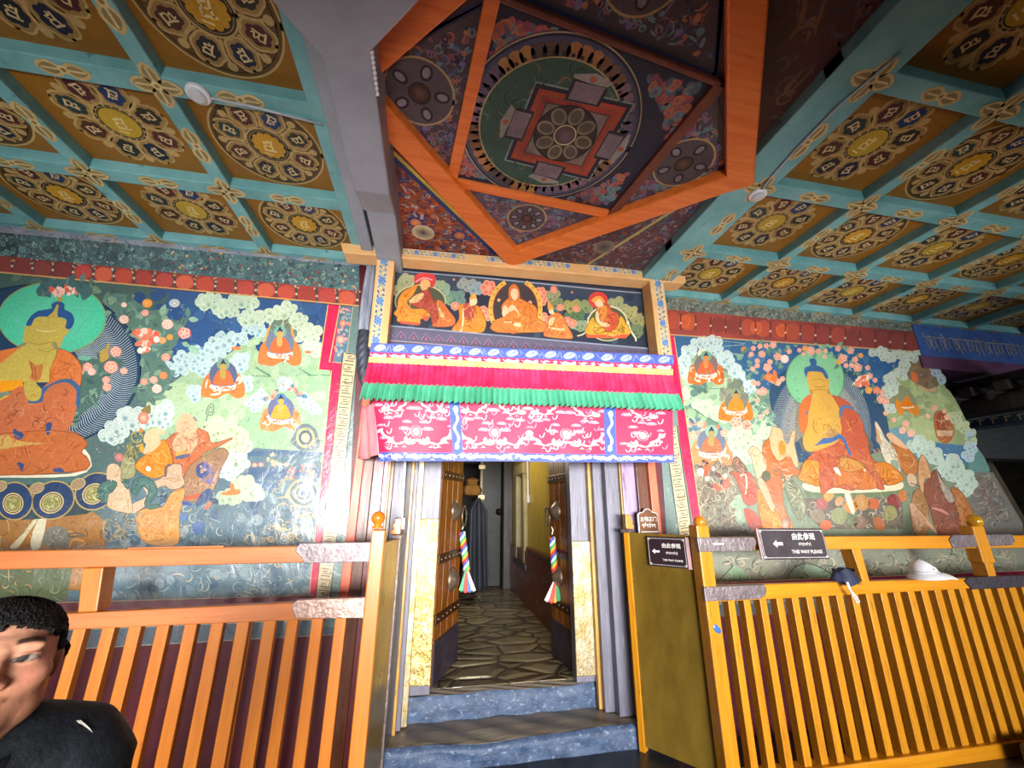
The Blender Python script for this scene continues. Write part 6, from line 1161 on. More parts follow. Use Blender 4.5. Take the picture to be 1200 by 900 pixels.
def dragon(u, v, s, f, L=3):
    X = lambda a, b: (u+f*a*s, v+b*s*4.2)
    P.line([X(-2.2, -1.0), X(-1.9, -.3), X(-1.2, .1), X(-.9, .7), X(-.1, .9), X(.6, .6), X(1.2, .95), X(1.9, .7)], s*.62, '#f3dcc8', L, sm=5, taper=.5)
    P.line([X(-1.9, -.3), X(-1.2, .1), X(-.9, .7), X(-.1, .9), X(.6, .6), X(1.2, .95)], s*.2, '#e4a8a8', L+.4, sm=5)
    P.poly(cr([X(.7, .7), X(.6, .1), X(.9, -.2), X(1.1, .2), X(1.5, .0), X(1.4, .5), X(1.9, .5), X(1.5, .9)], 3), '#f0c8c0', L+.5); P.disc(*X(1.2, .5), s*.12, '#b8304c', L+.8, ry=s*.4, n=8)
    P.poly(cr([X(-2.6, -1.1), X(-2.0, -1.3), X(-2.1, -.9), X(-2.7, -.7)], 3), '#f2d0cc', L+.2)
    for a, b in ((-.5, 1.1), (.5, 1.1), (-1.5, .5), (1.7, .2)):
        for q in (-.5, 0, .5): P.line([X(a, b), X(a+.25*math.sin(q), b+.18), X(a+.35*math.sin(q*2), b+.3)], s*.09, '#f3dcc8', L+.3, sm=2)
for c0_, c1_ in ((.02, .255), (.29, .51), (.51, .77), (.81, .985)):
    m = (c0_+c1_)/2; sp = (c1_-c0_)/2
    for f in ((-1, 1) if c1_-c0_ > .2 else (1,)):
        x = m+f*sp*.5 if c1_-c0_ > .2 else m
        dragon(x, .62, .027, -f, 3); dragon(x+f*.012, .12, .021, f, 3)
        for du, dv, s_ in ((.03, .3, .011), (-.03, .36, .010), (.05, .62, .011), (-.062, .66, .009), (-.05, .14, .011), (.02, .93, .011), (.062, .1, .010), (-.02, .47, .012), (.06, .42, .008), (-.045, .9, .010), (.0, .28, .009)): cloudlet(x+f*du, dv, s_)
        for q in range(16):
            a_, b_ = x+P.r.uniform(-.065, .065), P.r.uniform(.06, .8)
            P.line([(a_, b_), (a_+.006, b_+.05), (a_+.014, b_+.02), (a_+.018, b_-.04)], .0045, P.r.choice(['#f0b8c8', '#e48aa6', '#f2d4d0']), 1.6, sm=3, taper=.5)
    P.disc(m, .52, .012, '#f6e4d0', 5, ry=.065, n=16); P.ring(m, .52, .018, .003, '#eeb0b0', 5, ry=.095, n=18)
P.quadgrid(0, .86, 1, 1, 90, 3, lambda u, v: '#3d55b8', 6)
for a, b in ((.255, .29), (.77, .81)): P.quadgrid(a, 0, b, .88, 3, 12, lambda u, v: '#3f58bc', 6)
for k in range(11):
    u = (k+.5)/11; f = 1 if k % 2 else -1
    P.line([(u-.036*f, .95), (u-.022*f, .89), (u-.004*f, .96), (u+.014*f, .9), (u+.03*f, .94), (u+.04*f, .89)], .022, '#e9dcc0', 7, sm=4, taper=.6); P.disc(u+.036*f, .91, .008, '#efe4cc', 7.2, ry=.03, n=8)
    for q in range(9): a_, b_ = u+P.r.uniform(-.045, .045), P.r.uniform(.88, .98); P.line([(a_, b_), (a_+.006, b_-.02), (a_+.012, b_+.01)], .004, P.r.choice(['#a9b6e6', '#8090d8', '#c4cdf0']), 6.6, sm=3)
for cx_ in (.2725, .79):
    P.line([(cx_-.008, .8), (cx_+.006, .62), (cx_-.006, .45), (cx_+.008, .3), (cx_-.004, .12)], .010, '#ddd6cc', 7, sm=5, taper=.4); P.disc(cx_+.004, .15, .008, '#a9b6e6', 7, ry=.07); P.disc(cx_-.002, .75, .008, '#a9b6e6', 7, ry=.06)
P.build('dragon_brocade', BRO, t)
# folded side of the valance, running back to the wall at the left
pA, pB = bil(bc, YV+.06, 0, .06), bil(bc, YV+.06, 0, .9)
def side(u, v):
    p = pA+(pB-pA)*v; e = onY(421.5, 507, -.02); e2 = Vector((e.x, -.02, p.z+.03*(1-v)))
    q = p+(e2-p)*u; return q+Vector((.014*math.sin(u*13+v*2), 0, -.02*math.sin(u*PI)))
MB().grid(side, 24, 12).build('folded_side', mat('faded_pink_lining', '#d2788a', '#e09a98', scale=(5, 5, 2), ns=1.6, rough=.6, bmp=.15, c3='#3f58b0', wear=.64), t, solid=.004, smooth=True)
# ---------------------------------------------------------------- gathered curtain hung beside the frame
t = thing('gathered_curtain', 'grey gathered curtain tied into a dark twisted bundle left of the frame', 'curtain', onY(428, 390, -.1))
ct, cm, cb = onY(436, 306, -.1), onY(427, 388, -.1), onY(426, 452, -.1)
def gath(u, v):
    p = ct+(cm-ct)*v; r = .035+.012*v+.02*math.sin(v*PI)*(.5); a = 2*PI*u
    q = 1+.2*math.sin(a*7+v*1.5); return p+Vector((math.cos(a)*r*q, math.sin(a)*r*.8*q, 0))
MB().grid(gath, 84, 16).build('cloth', mat('grey_sheen_cloth', '#6f7484', '#9aa0b0', scale=(9, 9, 2), ns=1.6, rough=.45, bmp=.15), t, smooth=True)
def bund(u, v):
    p = cm+(cb-cm)*v; r = .052*math.sin(PI*min(1, .16+.84*v))**.6+.008; a = 2*PI*u
    q = 1+.16*abs(math.sin(a*3+v*22)); return p+Vector((math.cos(a)*r*q, math.sin(a)*r*q, 0))
MB().grid(bund, 60, 50).build('twisted_bundle', mat('dark_twisted_cloth', '#272b36', '#3c4250', scale=(8, 8, 8), rough=.55, bmp=.2), t, smooth=True)
# ---------------------------------------------------------------- door tassels
SC = {k: mat('silk_'+k, c, d, scale=(20, 20, 20), rough=.55, bmp=.1) for k, c, d in (('red', '#c8241c', '#d8382a'), ('yellow', '#e8a01c', '#f0b434'), ('green', '#2fa06a', '#48b480'), ('white', '#d8d2cc', '#e8e4e0'), ('blue', '#2f55b4', '#4068c4'))}
def tassel(px, Y, label, cols):
    a, b, e = [onY(x, y, Y) for x, y in px]
    t = thing('door_tassel', label, 'tassel', a); ks = list(SC); N = 40; d = (b-a); ax = d.normalized(); x = ax.orthogonal().normalized(); y = ax.cross(x)
    for s_ in range(5):
        MB().tube([a+d*(i/N)+(x*math.cos(2*PI*(s_/5+i/N*2.6))+y*math.sin(2*PI*(s_/5+i/N*2.6)))*.021 for i in range(N+1)], .0165, 8).build('strand', SC[ks[s_]], t, smooth=True)
    MB().tube([a+Vector((0, 0, .03)), a+Vector((.012, 0, .075)), a+Vector((-.004, .0, .11))], .007, 8).build('cord', SC['white'], t, smooth=True)
    MB().ball(b, .024, 12).build('knot', SC['yellow'], t, smooth=True)
    n = len(cols)
    for k, c in enumerate(cols):
        o = (k-(n-1)/2)/n; p0 = b+Vector((o*.03, -.004*(k % 2), -.01)); p1 = e+Vector((o*.17, -.02*(k % 2), .014*abs(o)*4)); w = .026
        MB().prism([p0+Vector((-.009, 0, 0)), p0+Vector((.009, 0, 0)), p1+Vector((w, -.012, 0)), p1+Vector((0, -.02, -.012)), p1+Vector((-w, -.008, .004))], (0, .016, 0)).build('tassel_strip', SC[c], t, bevel=.003)
ly, ry_ = ringL.y-.02, ringR.y-.02
tassel([(541.5, 624), (547, 668), (547.5, 694)], ly, 'braided five-colour tassel hanging from the left door ring', ['green', 'red', 'blue', 'white'])
tassel([(647, 630), (651, 679), (647.5, 706)], .86, 'braided five-colour tassel hanging from the right door ring', ['white', 'red', 'yellow', 'green'])
# ---------------------------------------------------------------- fences
YN = -.6
WRAP = mat('grey_metal_wrap', '#6a5f62', '#857a7c', scale=(9, 9, 9), ns=1.5, rough=.36, metal=.5, bmp=.5, c3='#a8a2a6', wear=.62)
WRAPL = mat('pale_metal_wrap', '#94786e', '#a88c82', scale=(7, 7, 7), ns=1.5, rough=.3, metal=.55, bmp=.6, c3='#c4b0a6', wear=.64)
WRAPD = mat('dark_rubber_wrap', '#26222a', '#363038', scale=(7, 7, 7), ns=1.5, rough=.45, bmp=.4)
def quadp(pl, m, name, parent, Y=YN, dep=.06, bevel=.006):
    return MB().prism([onY(x, y, Y) for x, y in pl], (0, dep, 0)).build(name, m, parent, bevel=bevel)
def finial(c, r, m, parent, squash=1.):
    MB().lathe([(r*.75, -r*1.5), (r*.75, -r*1.25), (r*.5, -r*1.1), (r*.55, -r*.85), (r*.9, -r*.45), (r*1.0, 0), (r*.9, r*.45), (r*.55, r*.82), (r*.2, r*.97), (0, r)], c, n=24).build('finial', m, parent, smooth=True)
GL = mat('glossy_orange_finial', '#c8691a', '#d88426', scale=(8, 8, 8), rough=.16, bmp=.03); GG = mat('gilded_finial', '#b5801c', '#cf9a2c', scale=(8, 8, 8), rough=.16, bmp=.03, metal=.3)
t = thing('barrier', 'orange slatted wooden barrier left of the doorway with metal-wrapped rail ends', 'barrier', onY(230, 800, YN))
ur = lambda x: (646-x*.0169, 667.7-x*.0236); lr = lambda x: (722.8-(x)*.048, 741.6-x*.0428)
X0 = -330
quadp([(X0, ur(X0)[0]), (440, ur(440)[0]), (440, ur(440)[1]), (X0, ur(X0)[1])], ORX, 'top_rail', t)
quadp([(X0, lr(X0)[0]), (440, lr(440)[0]), (440, lr(440)[1]), (X0, lr(X0)[1])], ORX, 'lower_rail', t)
MB().prism([onY(x, y, YN+.01) for x, y in ((150, 645.5), (262, 641.5), (262, 639.5), (150, 642))], (0, .03, 0)).build('rail_splint', ORX, t)
def slat(xt, yt, w, m, parent, zb, dep=.05, Y=YN+.01):
    a, b = onY(xt, yt, Y), onY(xt+w, yt, Y)
    MB().bb(a.x, b.x, Y, Y+dep, zb, a.z+.02).build('slat', m, parent, bevel=.005)
for k in range(-9, 12):
    xt = (140+84.*k)*.37783 if k > 0 else 52.9+32.6*k
    xt = [86, 120, 151, 184, 216.5, 247.5, 277.7, 309, 336.3, 365.7, 393][k-1] if k > 0 else 52.9+33*k
    slat(xt, lr(xt)[1]-2, 14.6 if k < 9 else 13, ORZ, t, .08)
slat(291, lr(290)[1]-2, 5, ORZ, t, .08, .03, YN+.05)
MB().bb(onY(X0, 800, YN).x, onY(430, 800, YN).x, YN, YN+.06, .0, .1).build('bottom_rail', ORX, t, bevel=.006)
quadp([(96.3, 666), (121, 665), (113, 717), (90.7, 718)], ORZ, 'upright', t, YN+.0, .11)
pa, pb = onY(425.5, 720, YN-.02), onY(441, 720, YN-.02)
MB().bb(pa.x, pb.x+.01, YN-.02, YN+.08, 0, onY(443, 621, YN-.02).z).build('end_post', ORZ, t, bevel=.008)
finial(onY(443.5, 606, YN+.03)+Vector((0, 0, -.005)), .046, GL, t)
quadp([(347, 641), (352, 636.5), (447, 635), (446, 658), (356, 660.5), (352, 652), (346, 647)], WRAP, 'metal_wrap', t, YN-.012, .03, .004)
quadp([(341, 709), (348, 703), (442, 699.5), (440, 724.5), (346, 725), (343, 717)], WRAPL, 'metal_wrap', t, YN-.012, .03, .004)
# right barrier
t = thing('barrier', 'amber slatted wooden barrier right of the doorway, with two caps resting on it', 'barrier', onY(1010, 780, YN))
ur = lambda x: (629.6-(x-830)*.006, 645.2-(x-830)*.0085); lr = lambda x: (686.8-(x-830)*.0295, 706-(x-830)*.0525)
X1 = 1420
quadp([(822, ur(822)[0]), (X1, ur(X1)[0]), (X1, ur(X1)[1]), (822, ur(822)[1])], AMX, 'top_rail', t)
quadp([(828, lr(828)[0]), (X1, lr(X1)[0]), (X1, lr(X1)[1]), (828, lr(828)[1])], AMX, 'lower_rail', t)
zb1 = onY(1090, 881, YN).z
for k, x in enumerate([270, 318, 368, 420, 467, 512, 560, 605, 652, 697, 742, 783, 827, 868, 910, 950, 987, 1025, 1063, 1103, 1140, 1178, 1214, 1250, 1286, 1322, 1358, 1394]):
    xt = 750+x*.37783+1; slat(xt, lr(xt)[1]-2, 7.9, AMZ, t, zb1, .07)
a, b = onY(852, 905, YN), onY(1400, 800, YN)
MB().bb(2.2, b.x, YN-.02, YN+.10, zb1-.10, zb1+.0).build('bottom_rail', AMX, t, bevel=.008)
for x in (2.6, 5.2): MB().bb(x, x+.1, YN-.02, YN+.1, 0, zb1-.09).build('foot', AMX, t, bevel=.006)
quadp([(998, 643), (1008.6, 642), (1019.5, 682), (1012, 684)], AMZ, 'upright', t, YN, .11)
quadp([(1148, 640), (1158.6, 640), (1168.8, 677), (1160, 678)], AMZ, 'upright', t, YN, .11)
p1_ = onY(843, 720, YN-.02); p0_ = onY(829, 720, YN-.02)
MB().bb(p0_.x, p1_.x+.01, YN-.02, YN+.09, 0, onY(818, 615.5, YN-.02).z).build('end_post', AMZ, t, bevel=.008)
finial(onY(818, 608.5, YN+.03)+Vector((.01, 0, -.02)), .048, GL, t)
c2_ = onY(1138, 622, YN+.03); MB().bb(c2_.x-.05, c2_.x+.09, YN-.02, YN+.09, onY(1140, 660, YN).z, onY(1140, 616.5, YN).z).build('end_post', AMZ, t, bevel=.008)
finial(onY(1138, 608, YN+.03)+Vector((.03, 0, -.02)), .062, GG, t)
quadp([(817, 630), (884, 629.5), (887, 634), (885, 642), (882, 646), (820, 647)], WRAP, 'metal_wrap', t, YN-.028, .03, .004)
quadp([(825, 688), (896, 685), (899, 692), (897, 698), (892, 702), (827, 705)], WRAP, 'metal_wrap', t, YN-.028, .03, .004)
quadp([(1113, 632), (1117, 627), (1186, 626), (1190, 633), (1187, 639), (1118, 642.5)], WRAP, 'metal_wrap', t, YN-.012, .03, .004)
quadp([(1131, 681), (1136, 676.5), (1260, 672), (1262, 685), (1140, 691)], WRAPD, 'metal_wrap', t, YN-.012, .03, .004)
bq = onY(840, 737, YN-.02); MB().lathe([(.022, 0), (.022, -.004), (.014, -.008), (0, -.009)], bq, axis=(0, 1, 0), n=18, sy_=1.7).build('blue_tag', mat('blue_enamel', '#2c5a9a', '#3a6cae', rough=.3, scale=(9, 9, 9)), t)
ph = onY(877, 633, YN-.03); MB().box((onY(858, 637, YN-.03).x-.12, YN-.029, onY(858, 637, YN-.03).z), (.1, .003, .012)).build('sticker', WHITEP, t)
# dark stone block at the foot of the barrier, far right
sb = onZ(1185, 880, .12); b = MB(); b.bb(sb.x+.1, sb.x+1.4, sb.y-.32, sb.y+.02, 0, .16)
tag(b.build('stone_block', STONE, bevel=.03), 'low dark stone block on the floor under the right barrier at the picture edge', 'stone block')
# ---------------------------------------------------------------- brass-clad screens beside the door
def screen(name, label, far, near, z, far_top, mirror):
    t = thing(name, label, 'screen', (near[0], near[1], 0)); a, b = Vector((*far, 0)), Vector((*near, 0)); d = (b-a).normalized(); n = Vector((d.y, -d.x, 0))
    L = (b-a).length; M = Matrix((d, n, Vector((0, 0, 1)))).transposed()
    c = (a+b)/2
    MB().box(c+Vector((0, 0, z/2+.02)), (L, .035, z-.04), M=M).build('brass_sheet', BRASS, t, bevel=.006)
    MB().box(a-d*.0+Vector((0, 0, z/2)), (.05, .06, z), M=M).build('end_upright', AMZ if mirror else WRAP, t, bevel=.006)
    MB().box(a+Vector((0, 0, z+.012)), (.09, .08, .03), M=M).build('cap', WRAP, t, bevel=.004)
    q = a+Vector((0, 0, z+.03)); s_ = -1 if mirror else 1
    pr = [(0, 0), (.075, 0), (.08, .03), (.06, .045), (.075, .07), (.05, .09), (.055, .12), (.0, .125)]
    MB().prism([q+Vector((-s_*(x-.02)*1.0, -.03, h)) for x, h in pr], (0, .06, 0)).build('carved_top', GL if not mirror else AMZ, t, bevel=.006)
    return t, a, b, d, n
z_s = 1.62
fa = onY(731, 640, .06); screenR = screen('brass_screen', 'tall brass-clad screen between the doorway and the right barrier, with a small sign', (fa.x, -.03), (2.10, -.49), z_s, 0, True)
fl = onY(466, 640, .03); screenL = screen('brass_screen', 'narrow brass-clad screen between the left barrier post and the doorway', (fl.x, -.03), (-.335, -.49), 1.59, 0, False)
# ---------------------------------------------------------------- signs
SIGN = mat('dark_brown_sign_face', '#2c1f26', '#33252c', rough=.25, scale=(5, 5, 5), bmp=0); SIGNB = mat('brown_sign_face', '#5f3a1c', '#6d4422', rough=.3, scale=(5, 5, 5), bmp=0)
LET = mat('white_sign_lettering', '#dcd8d4', '#e6e2de', rough=.4, scale=(5, 5, 5), bmp=0); SILV = mat('silver_sign_rim', '#b4b0ae', '#cfccca', rough=.3, metal=.4, scale=(9, 9, 9), bmp=0); PINK = mat('pink_sign_edge', '#c49a9c', '#d4aeb0', rough=.5, scale=(9, 9, 9), bmp=0)
def text_mesh(body, size, bold=0):
    cu = bpy.data.curves.new('t', 'FONT'); cu.body = body; cu.size = size; cu.align_x = 'CENTER'; cu.align_y = 'CENTER'; cu.offset = bold; cu.resolution_u = 3
    ob = bpy.data.objects.new('t', cu); COL.objects.link(ob); bpy.context.view_layer.update()
    me = bpy.data.meshes.new_from_object(ob.evaluated_get(bpy.context.evaluated_depsgraph_get())); bpy.data.objects.remove(ob); return me
def tibetan(n, w, h, seed):
    """a line of head-bar letters with hooks, stacked stems and vowel curls"""
    P = Paint(lambda x, y, k: Vector((x, y, k)), seed=seed); r = P.r; st = w/n; x = -w/2; lw = h*.1
    for i in range(n):
        a = x+i*st; k = i % 5
        P.line([(a+st*.06, h*.18), (a+st*.86, h*.18)], lw*1.2, '#ffffff', 1, sm=0)
        if k == 0: P.line([(a+st*.2, h*.18), (a+st*.2, -h*.05), (a+st*.5, -h*.12), (a+st*.7, h*.06)], lw, '#ffffff', 1, sm=3); P.line([(a+st*.72, h*.18), (a+st*.72, -h*.5)], lw, '#ffffff', 1, sm=0)
        elif k == 1: P.line([(a+st*.3, h*.18), (a+st*.25, -h*.1), (a+st*.6, -h*.1), (a+st*.6, h*.18)], lw, '#ffffff', 1, sm=3); P.line([(a+st*.2, h*.48), (a+st*.5, h*.34), (a+st*.75, h*.5)], lw, '#ffffff', 1, sm=3)
        elif k == 2: P.line([(a+st*.3, h*.18), (a+st*.35, -h*.1), (a+st*.7, -h*.2), (a+st*.3, -h*.38)], lw, '#ffffff', 1, sm=3); P.line([(a+st*.7, h*.18), (a+st*.7, -h*.25)], lw, '#ffffff', 1, sm=0)
        elif k == 3: P.line([(a+st*.6, h*.18), (a+st*.6, -h*.1), (a+st*.3, -h*.2), (a+st*.5, -h*.42), (a+st*.2, -h*.46)], lw, '#ffffff', 1, sm=3); P.line([(a+st*.3, h*.5), (a+st*.55, h*.32)], lw, '#ffffff', 1, sm=0)
        else: P.line([(a+st*.2, h*.18), (a+st*.3, -h*.22), (a+st*.75, -h*.2), (a+st*.72, h*.18)], lw, '#ffffff', 1, sm=3)
    me = bpy.data.meshes.new('t'); me.from_pydata([tuple(v) for v in P.V], [], P.F); return me
def place_mesh(me, name, m, parent, org, ax, ay, an, off, thick=.0015):
    b = bmesh.new(); b.from_mesh(me); M = Matrix((ax, ay, an)).transposed()
    bmesh.ops.transform(b, matrix=Matrix.Translation(org+an*off) @ M.to_4x4(), verts=b.verts[:])
    me2 = bpy.data.meshes.new(name); b.to_mesh(me2); b.free(); me2.materials.clear(); me2.materials.append(m); return link(bpy.data.objects.new(name, me2), parent)
def sign_board(name, label, org, ax, ay, w, h, rows, arrow, tilt=0):
    """org = centre; ax, ay = along and up; rows of lettering"""
    ax = ax.normalized(); ay = (ay-ax*ay.dot(ax)).normalized(); an = ax.cross(ay)
    t = thing(name, label, 'sign', org); M = Matrix((ax, ay, an)).transposed()
    MB().box(org-an*.008, (w, h, .016), M=M).build('board', SIGN, t, bevel=.003)
    o = MB()
    for s_ in (1, -1): o.box(org+ay*s_*(h/2-.014)+an*.001, (w-.024, .005, .003), M=M); o.box(org+ax*s_*(w/2-.012)+an*.001, (.005, h-.024, .003), M=M)
    o.build('silver_rim', SILV, t)
    for i in (1, -1):
        for j in (1, -1): MB().lathe([(.011, 0), (.011, .003), (.005, .005), (0, .005)], org+ax*i*(w/2-.018)+ay*j*(h/2-.019), axis=an, n=12).build('corner_stud', SILV, t)
    for (kind, txt, u, v, sz) in rows:
        me = text_mesh(txt, sz, sz*.018) if kind == 'text' else tibetan(txt, sz*6.2, sz*1.5, 5)
        place_mesh(me, 'lettering', LET, t, org+ax*u+ay*v, ax, ay, an, .0035)
    if arrow:
        u, v, l = arrow; pts = [(-l*.5, 0), (-l*.1, l*.3), (-l*.1, l*.12), (l*.5, l*.12), (l*.5, -l*.12), (-l*.1, -l*.12), (-l*.1, -l*.3)]
        MB().prism([org+ax*(u+x)+ay*(v+y)+an*.001 for x, y in pts], an*.002).build('arrow', LET, t)
    MB().box(org-ax*(w/2+.0)+ax*0-an*.014, (.02, h*.98, .012), M=M).build('pink_edge', PINK, t) if tilt == 0 else MB().box(org+ax*(w/2+.012)-an*.006, (.026, h*1.02, .012), M=M).build('pink_edge', PINK, t)
    return t
c = [onY(x, y, YN-.06) for x, y in ((888, 619), (964, 619.5), (972, 655), (895.5, 656))]
axb, ayb = (c[1]-c[0]+c[2]-c[3]), (c[0]-c[3]+c[1]-c[2])+Vector((0, .03, 0)); W_, H_ = (c[1]-c[0]+c[2]-c[3]).length/2, (c[0]-c[3]+c[1]-c[2]).length/2
sign_board('direction_sign', 'larger dark sign THIS WAY PLEASE with a left arrow, hung on the right barrier rail', sum(c, Vector())/4, axb, ayb, W_, H_, [('text', '由此参观', W_*.16, H_*.22, H_*.24), ('tib', 9, W_*.16, -.012*H_, H_*.085), ('text', 'THIS WAY PLEASE', W_*.17, -H_*.26, H_*.155)], (-W_*.25, -H_*.0, W_*.15))
_, sa, sb_, sd, sn = screenR
sn = -sn if sn.x > 0 else sn
def onPl(x, y, P0, n): d = ray(x, y); return CAM + d*((P0-CAM).dot(n)/d.dot(n))
P0 = sa+sn*.045
c = [onPl(x, y, P0, sn) for x, y in ((758, 629), (803, 629.5), (807, 667.5), (760, 662))]
c = [c[0], c[1], c[2], c[3]]
W_, H_ = (c[1]-c[0]+c[2]-c[3]).length/2, (c[0]-c[3]+c[1]-c[2]).length/2
sign_board('direction_sign', 'smaller dark sign THIS WAY PLEASE with a left arrow, on the brass screen', sum(c, Vector())/4, (c[1]-c[0]+c[2]-c[3]), Vector((0, 0, 1)), W_, H_, [('text', '由此参观', W_*.13, H_*.2, H_*.17), ('tib', 9, W_*.13, -.03*H_, H_*.07), ('text', 'THIS WAY PLEASE', W_*.13, -H_*.27, H_*.09)], (-W_*.28, 0, W_*.2), tilt=1)
# arched brown sign
o = onY(760, 613, -.04); k = (onY(771, 613, -.04).x-onY(749.5, 613, -.04).x)/2
t = thing('arched_sign', 'small arched brown sign above the smaller direction sign, right of the doorway', 'sign', o)
prof = [(-1, -1.2), (1, -1.2), (1, .75), (.82, .95), (.5, .98), (.25, 1.25), (0, 1.32), (-.25, 1.25), (-.5, .98), (-.82, .95), (-1, .75)]
MB().prism([o+Vector((x*k*1.12, 0, z*k*1.08)) for x, z in prof], (0, .02, 0)).build('rim', SILV, t, bevel=.002)
MB().prism([o+Vector((x*k, -.004, z*k)) for x, z in prof], (0, .01, 0)).build('face', SIGNB, t)
place_mesh(text_mesh('主殿正门', k*.46, .004*k), 'lettering', LET, t, o+Vector((0, 0, k*.35)), Vector((1, 0, 0)), Vector((0, 0, 1)), Vector((0, -1, 0)), .006)
place_mesh(tibetan(6, k*1.5, k*.5, 3), 'lettering', LET, t, o+Vector((0, 0, -k*.2)), Vector((1, 0, 0)), Vector((0, 0, 1)), Vector((0, -1, 0)), .006)
MB().box(o+Vector((0, -.006, -k*.82)), (k*1.8, .003, k*.1)).build('rule', LET, t)
# ---------------------------------------------------------------- caps left on the right barrier
CAPW = mat('white_cap_cloth', '#d2d3da', '#e2e3e8', scale=(9, 9, 9), rough=.7, bmp=.15)
o = onY(1085, 673, YN+.0)+Vector((0, 0, .022)); s_ = .105
t = thing('cap', 'white peaked cap resting on the lower rail of the right barrier', 'cap', o)
def crown(u, v):
    a = 2*PI*u; h = v; r = math.cos(h*PI/2)**.55; dent = 1-.12*max(0, math.sin(a*1+2))*(h > .5)
    return o+Vector((-.012+math.cos(a)*s_*r*.98-.01*h, .0+math.sin(a)*s_*.85*r, -.01+s_*1.05*h*dent+.012*math.sin(a*3)*h*(1-h)))
MB().grid(crown, 36, 14).build('crown', CAPW, t, smooth=True)
def brim(u, v):
    a = -PI*.5+(u-.5)*PI*1.25; r = s_*(.95+.85*v)
    return o+Vector((.012+math.cos(a)*r*1.02+.03*v, math.sin(a)*r*.8, -.012-.035*v*v-.02*abs(math.cos(a))*v+.01))
MB().grid(brim, 30, 8).build('brim', CAPW, t, smooth=True, solid=.004)
for k in (-1, 1): MB().tube([o+Vector((.0+k*.03, -s_*.84, .03)), o+Vector((.012+k*.03, -s_*.82, .028))], .004, 6).build('eyelet', IRON, t)
MB().tube([o+Vector((-.012+s_*1.0*math.cos(a), s_*.87*math.sin(a), .004)) for a in [-PI+PI*k/14 for k in range(15)]], .005, 6).build('hat_band', mat('pale_grey_band', '#a9abb4', '#b6b8c0', scale=(9, 9, 9), rough=.6, bmp=0), t)
NAVY = mat('navy_cap_cloth', '#141d3a', '#1d2848', scale=(9, 9, 9), rough=.7, bmp=.3)
o = onY(994, 674, YN-.02)
t = thing('cap', 'folded navy cap with a white cord on the lower rail of the right barrier', 'cap', o)
def fold(u, v):
    a = 2*PI*u; w = 1-.25*v
    return o+Vector((math.cos(a)*.125*(1+.08*math.sin(a*3))*(.85+.15*math.cos(v*4)), .03+math.sin(a)*.075*w, -.035+.075*v+.012*math.sin(a*4+v*3)+(-.03 if math.sin(a) < -.3 else 0)*(1-v)))
b = MB(); b.grid(fold, 40, 10); b.grid(lambda u, v: o+Vector((.115*v*.8*math.cos(2*PI*u), .03+.056*v*math.sin(2*PI*u), .04+.006*math.sin(u*19)*v)), 40, 5)
b.build('cloth', NAVY, t, smooth=True)
p = [onY(x, y, YN-.075) for x, y in ((993, 682), (997, 692), (1003, 699), (1007, 705), (1005, 707), (999, 697), (994, 688), (992, 682))]
MB().tube(p, .0065, 7).build('cord', CAPW, t, smooth=True)
# ---------------------------------------------------------------- the man at the lower left
def head_sdf(p):
    def ell(c, r):
        q = Vector(((p.x-c[0])/r[0], (p.y-c[1])/r[1], (p.z-c[2])/r[2])); k = q.length
        return (k-1)*min(r) if k < 1e-6 else k*(k-1)/Vector((q.x/r[0], q.y/r[1], q.z/r[2])).length
    def cap(a, b, ra, rb):
        a, b = Vector(a), Vector(b); t = max(0, min(1, (p-a).dot(b-a)/(b-a).length_squared)); return (p-a-(b-a)*t).length-(ra+(rb-ra)*t)
    def su(a, b, k): h = max(k-abs(a-b), 0)/k; return min(a, b)-h*h*k*.25
    def ss(a, b, k): return -su(-a, b, k)
    d = ell((0, -.018, .04), (.080, .098, .084))
    d = su(d, ell((0, .022, -.034), (.069, .072, .090)), .04)
    d = su(d, ell((0, .058, -.098), (.028, .024, .020)), .035)
    for s in (1, -1):
        d = su(d, ell((.054*s, .010, -.066), (.026, .036, .034)), .03); d = su(d, ell((.047*s, .058, -.012), (.024, .022, .020)), .03)
        d = su(d, ell((.030*s, .079, .040), (.022, .011, .008)), .022)
        d = ss(d, ell((.033*s, .108, .017), (.022, .018, .014)), .016)
        d = su(d, ell((.033*s, .077, .017), (.0185, .0135, .0095)), .006); d = su(d, ell((.033*s, .0815, .0235), (.019, .0095, .0045)), .004)
        d = su(d, ell((.083*s, -.012, .004), (.010, .020, .032)), .008)
    d = su(d, cap((0, .088, .030), (0, .106, -.020), .0085, .0125), .014)
    for s in (1, -1): d = su(d, ell((.0135*s, .098, -.024), (.0095, .012, .009)), .008)
    d = ss(d, ell((0, .104, -.037), (.006, .012, .006)), .008)
    d = su(d, ell((0, .0875, -.052), (.026, .011, .0065)), .006); d = su(d, ell((0, .0865, -.0645), (.022, .012, .008)), .006); d = ss(d, ell((0, .102, -.0578), (.026, .010, .0012)), .003)
    d = su(d, cap((0, -.022, -.07), (0, -.035, -.24), .056, .062), .03)
    return d
def cast(dr, start=.36):
    lo, hi = .02, start
    t = start
    for _ in range(60):
        v = head_sdf(dr*t)
        if v < .0004: break
        t -= v*.8
        if t < .02: break
    return t
eye_d = onY(18, 774, -2.6)
hc = CAM + (ray(-15, 786)/FOC)*.77
fdir = Vector((.70, -.80, .20)).normalized()
hy = fdir; hx = Vector((0, 0, 1)).cross(hy).normalized()*-1; hx = hy.cross(Vector((0, 0, 1))).normalized(); hz = hx.cross(hy)
rl = math.radians(5); hx, hz = hx*math.cos(rl)+hz*math.sin(rl), hz*math.cos(rl)-hx*math.sin(rl)
HM = Matrix((hx, hy, hz)).transposed(); hw = lambda p: hc + HM @ Vector((p[0]*1.1, p[1]*1.06, p[2]*.93))
NU, NV = 220, 150
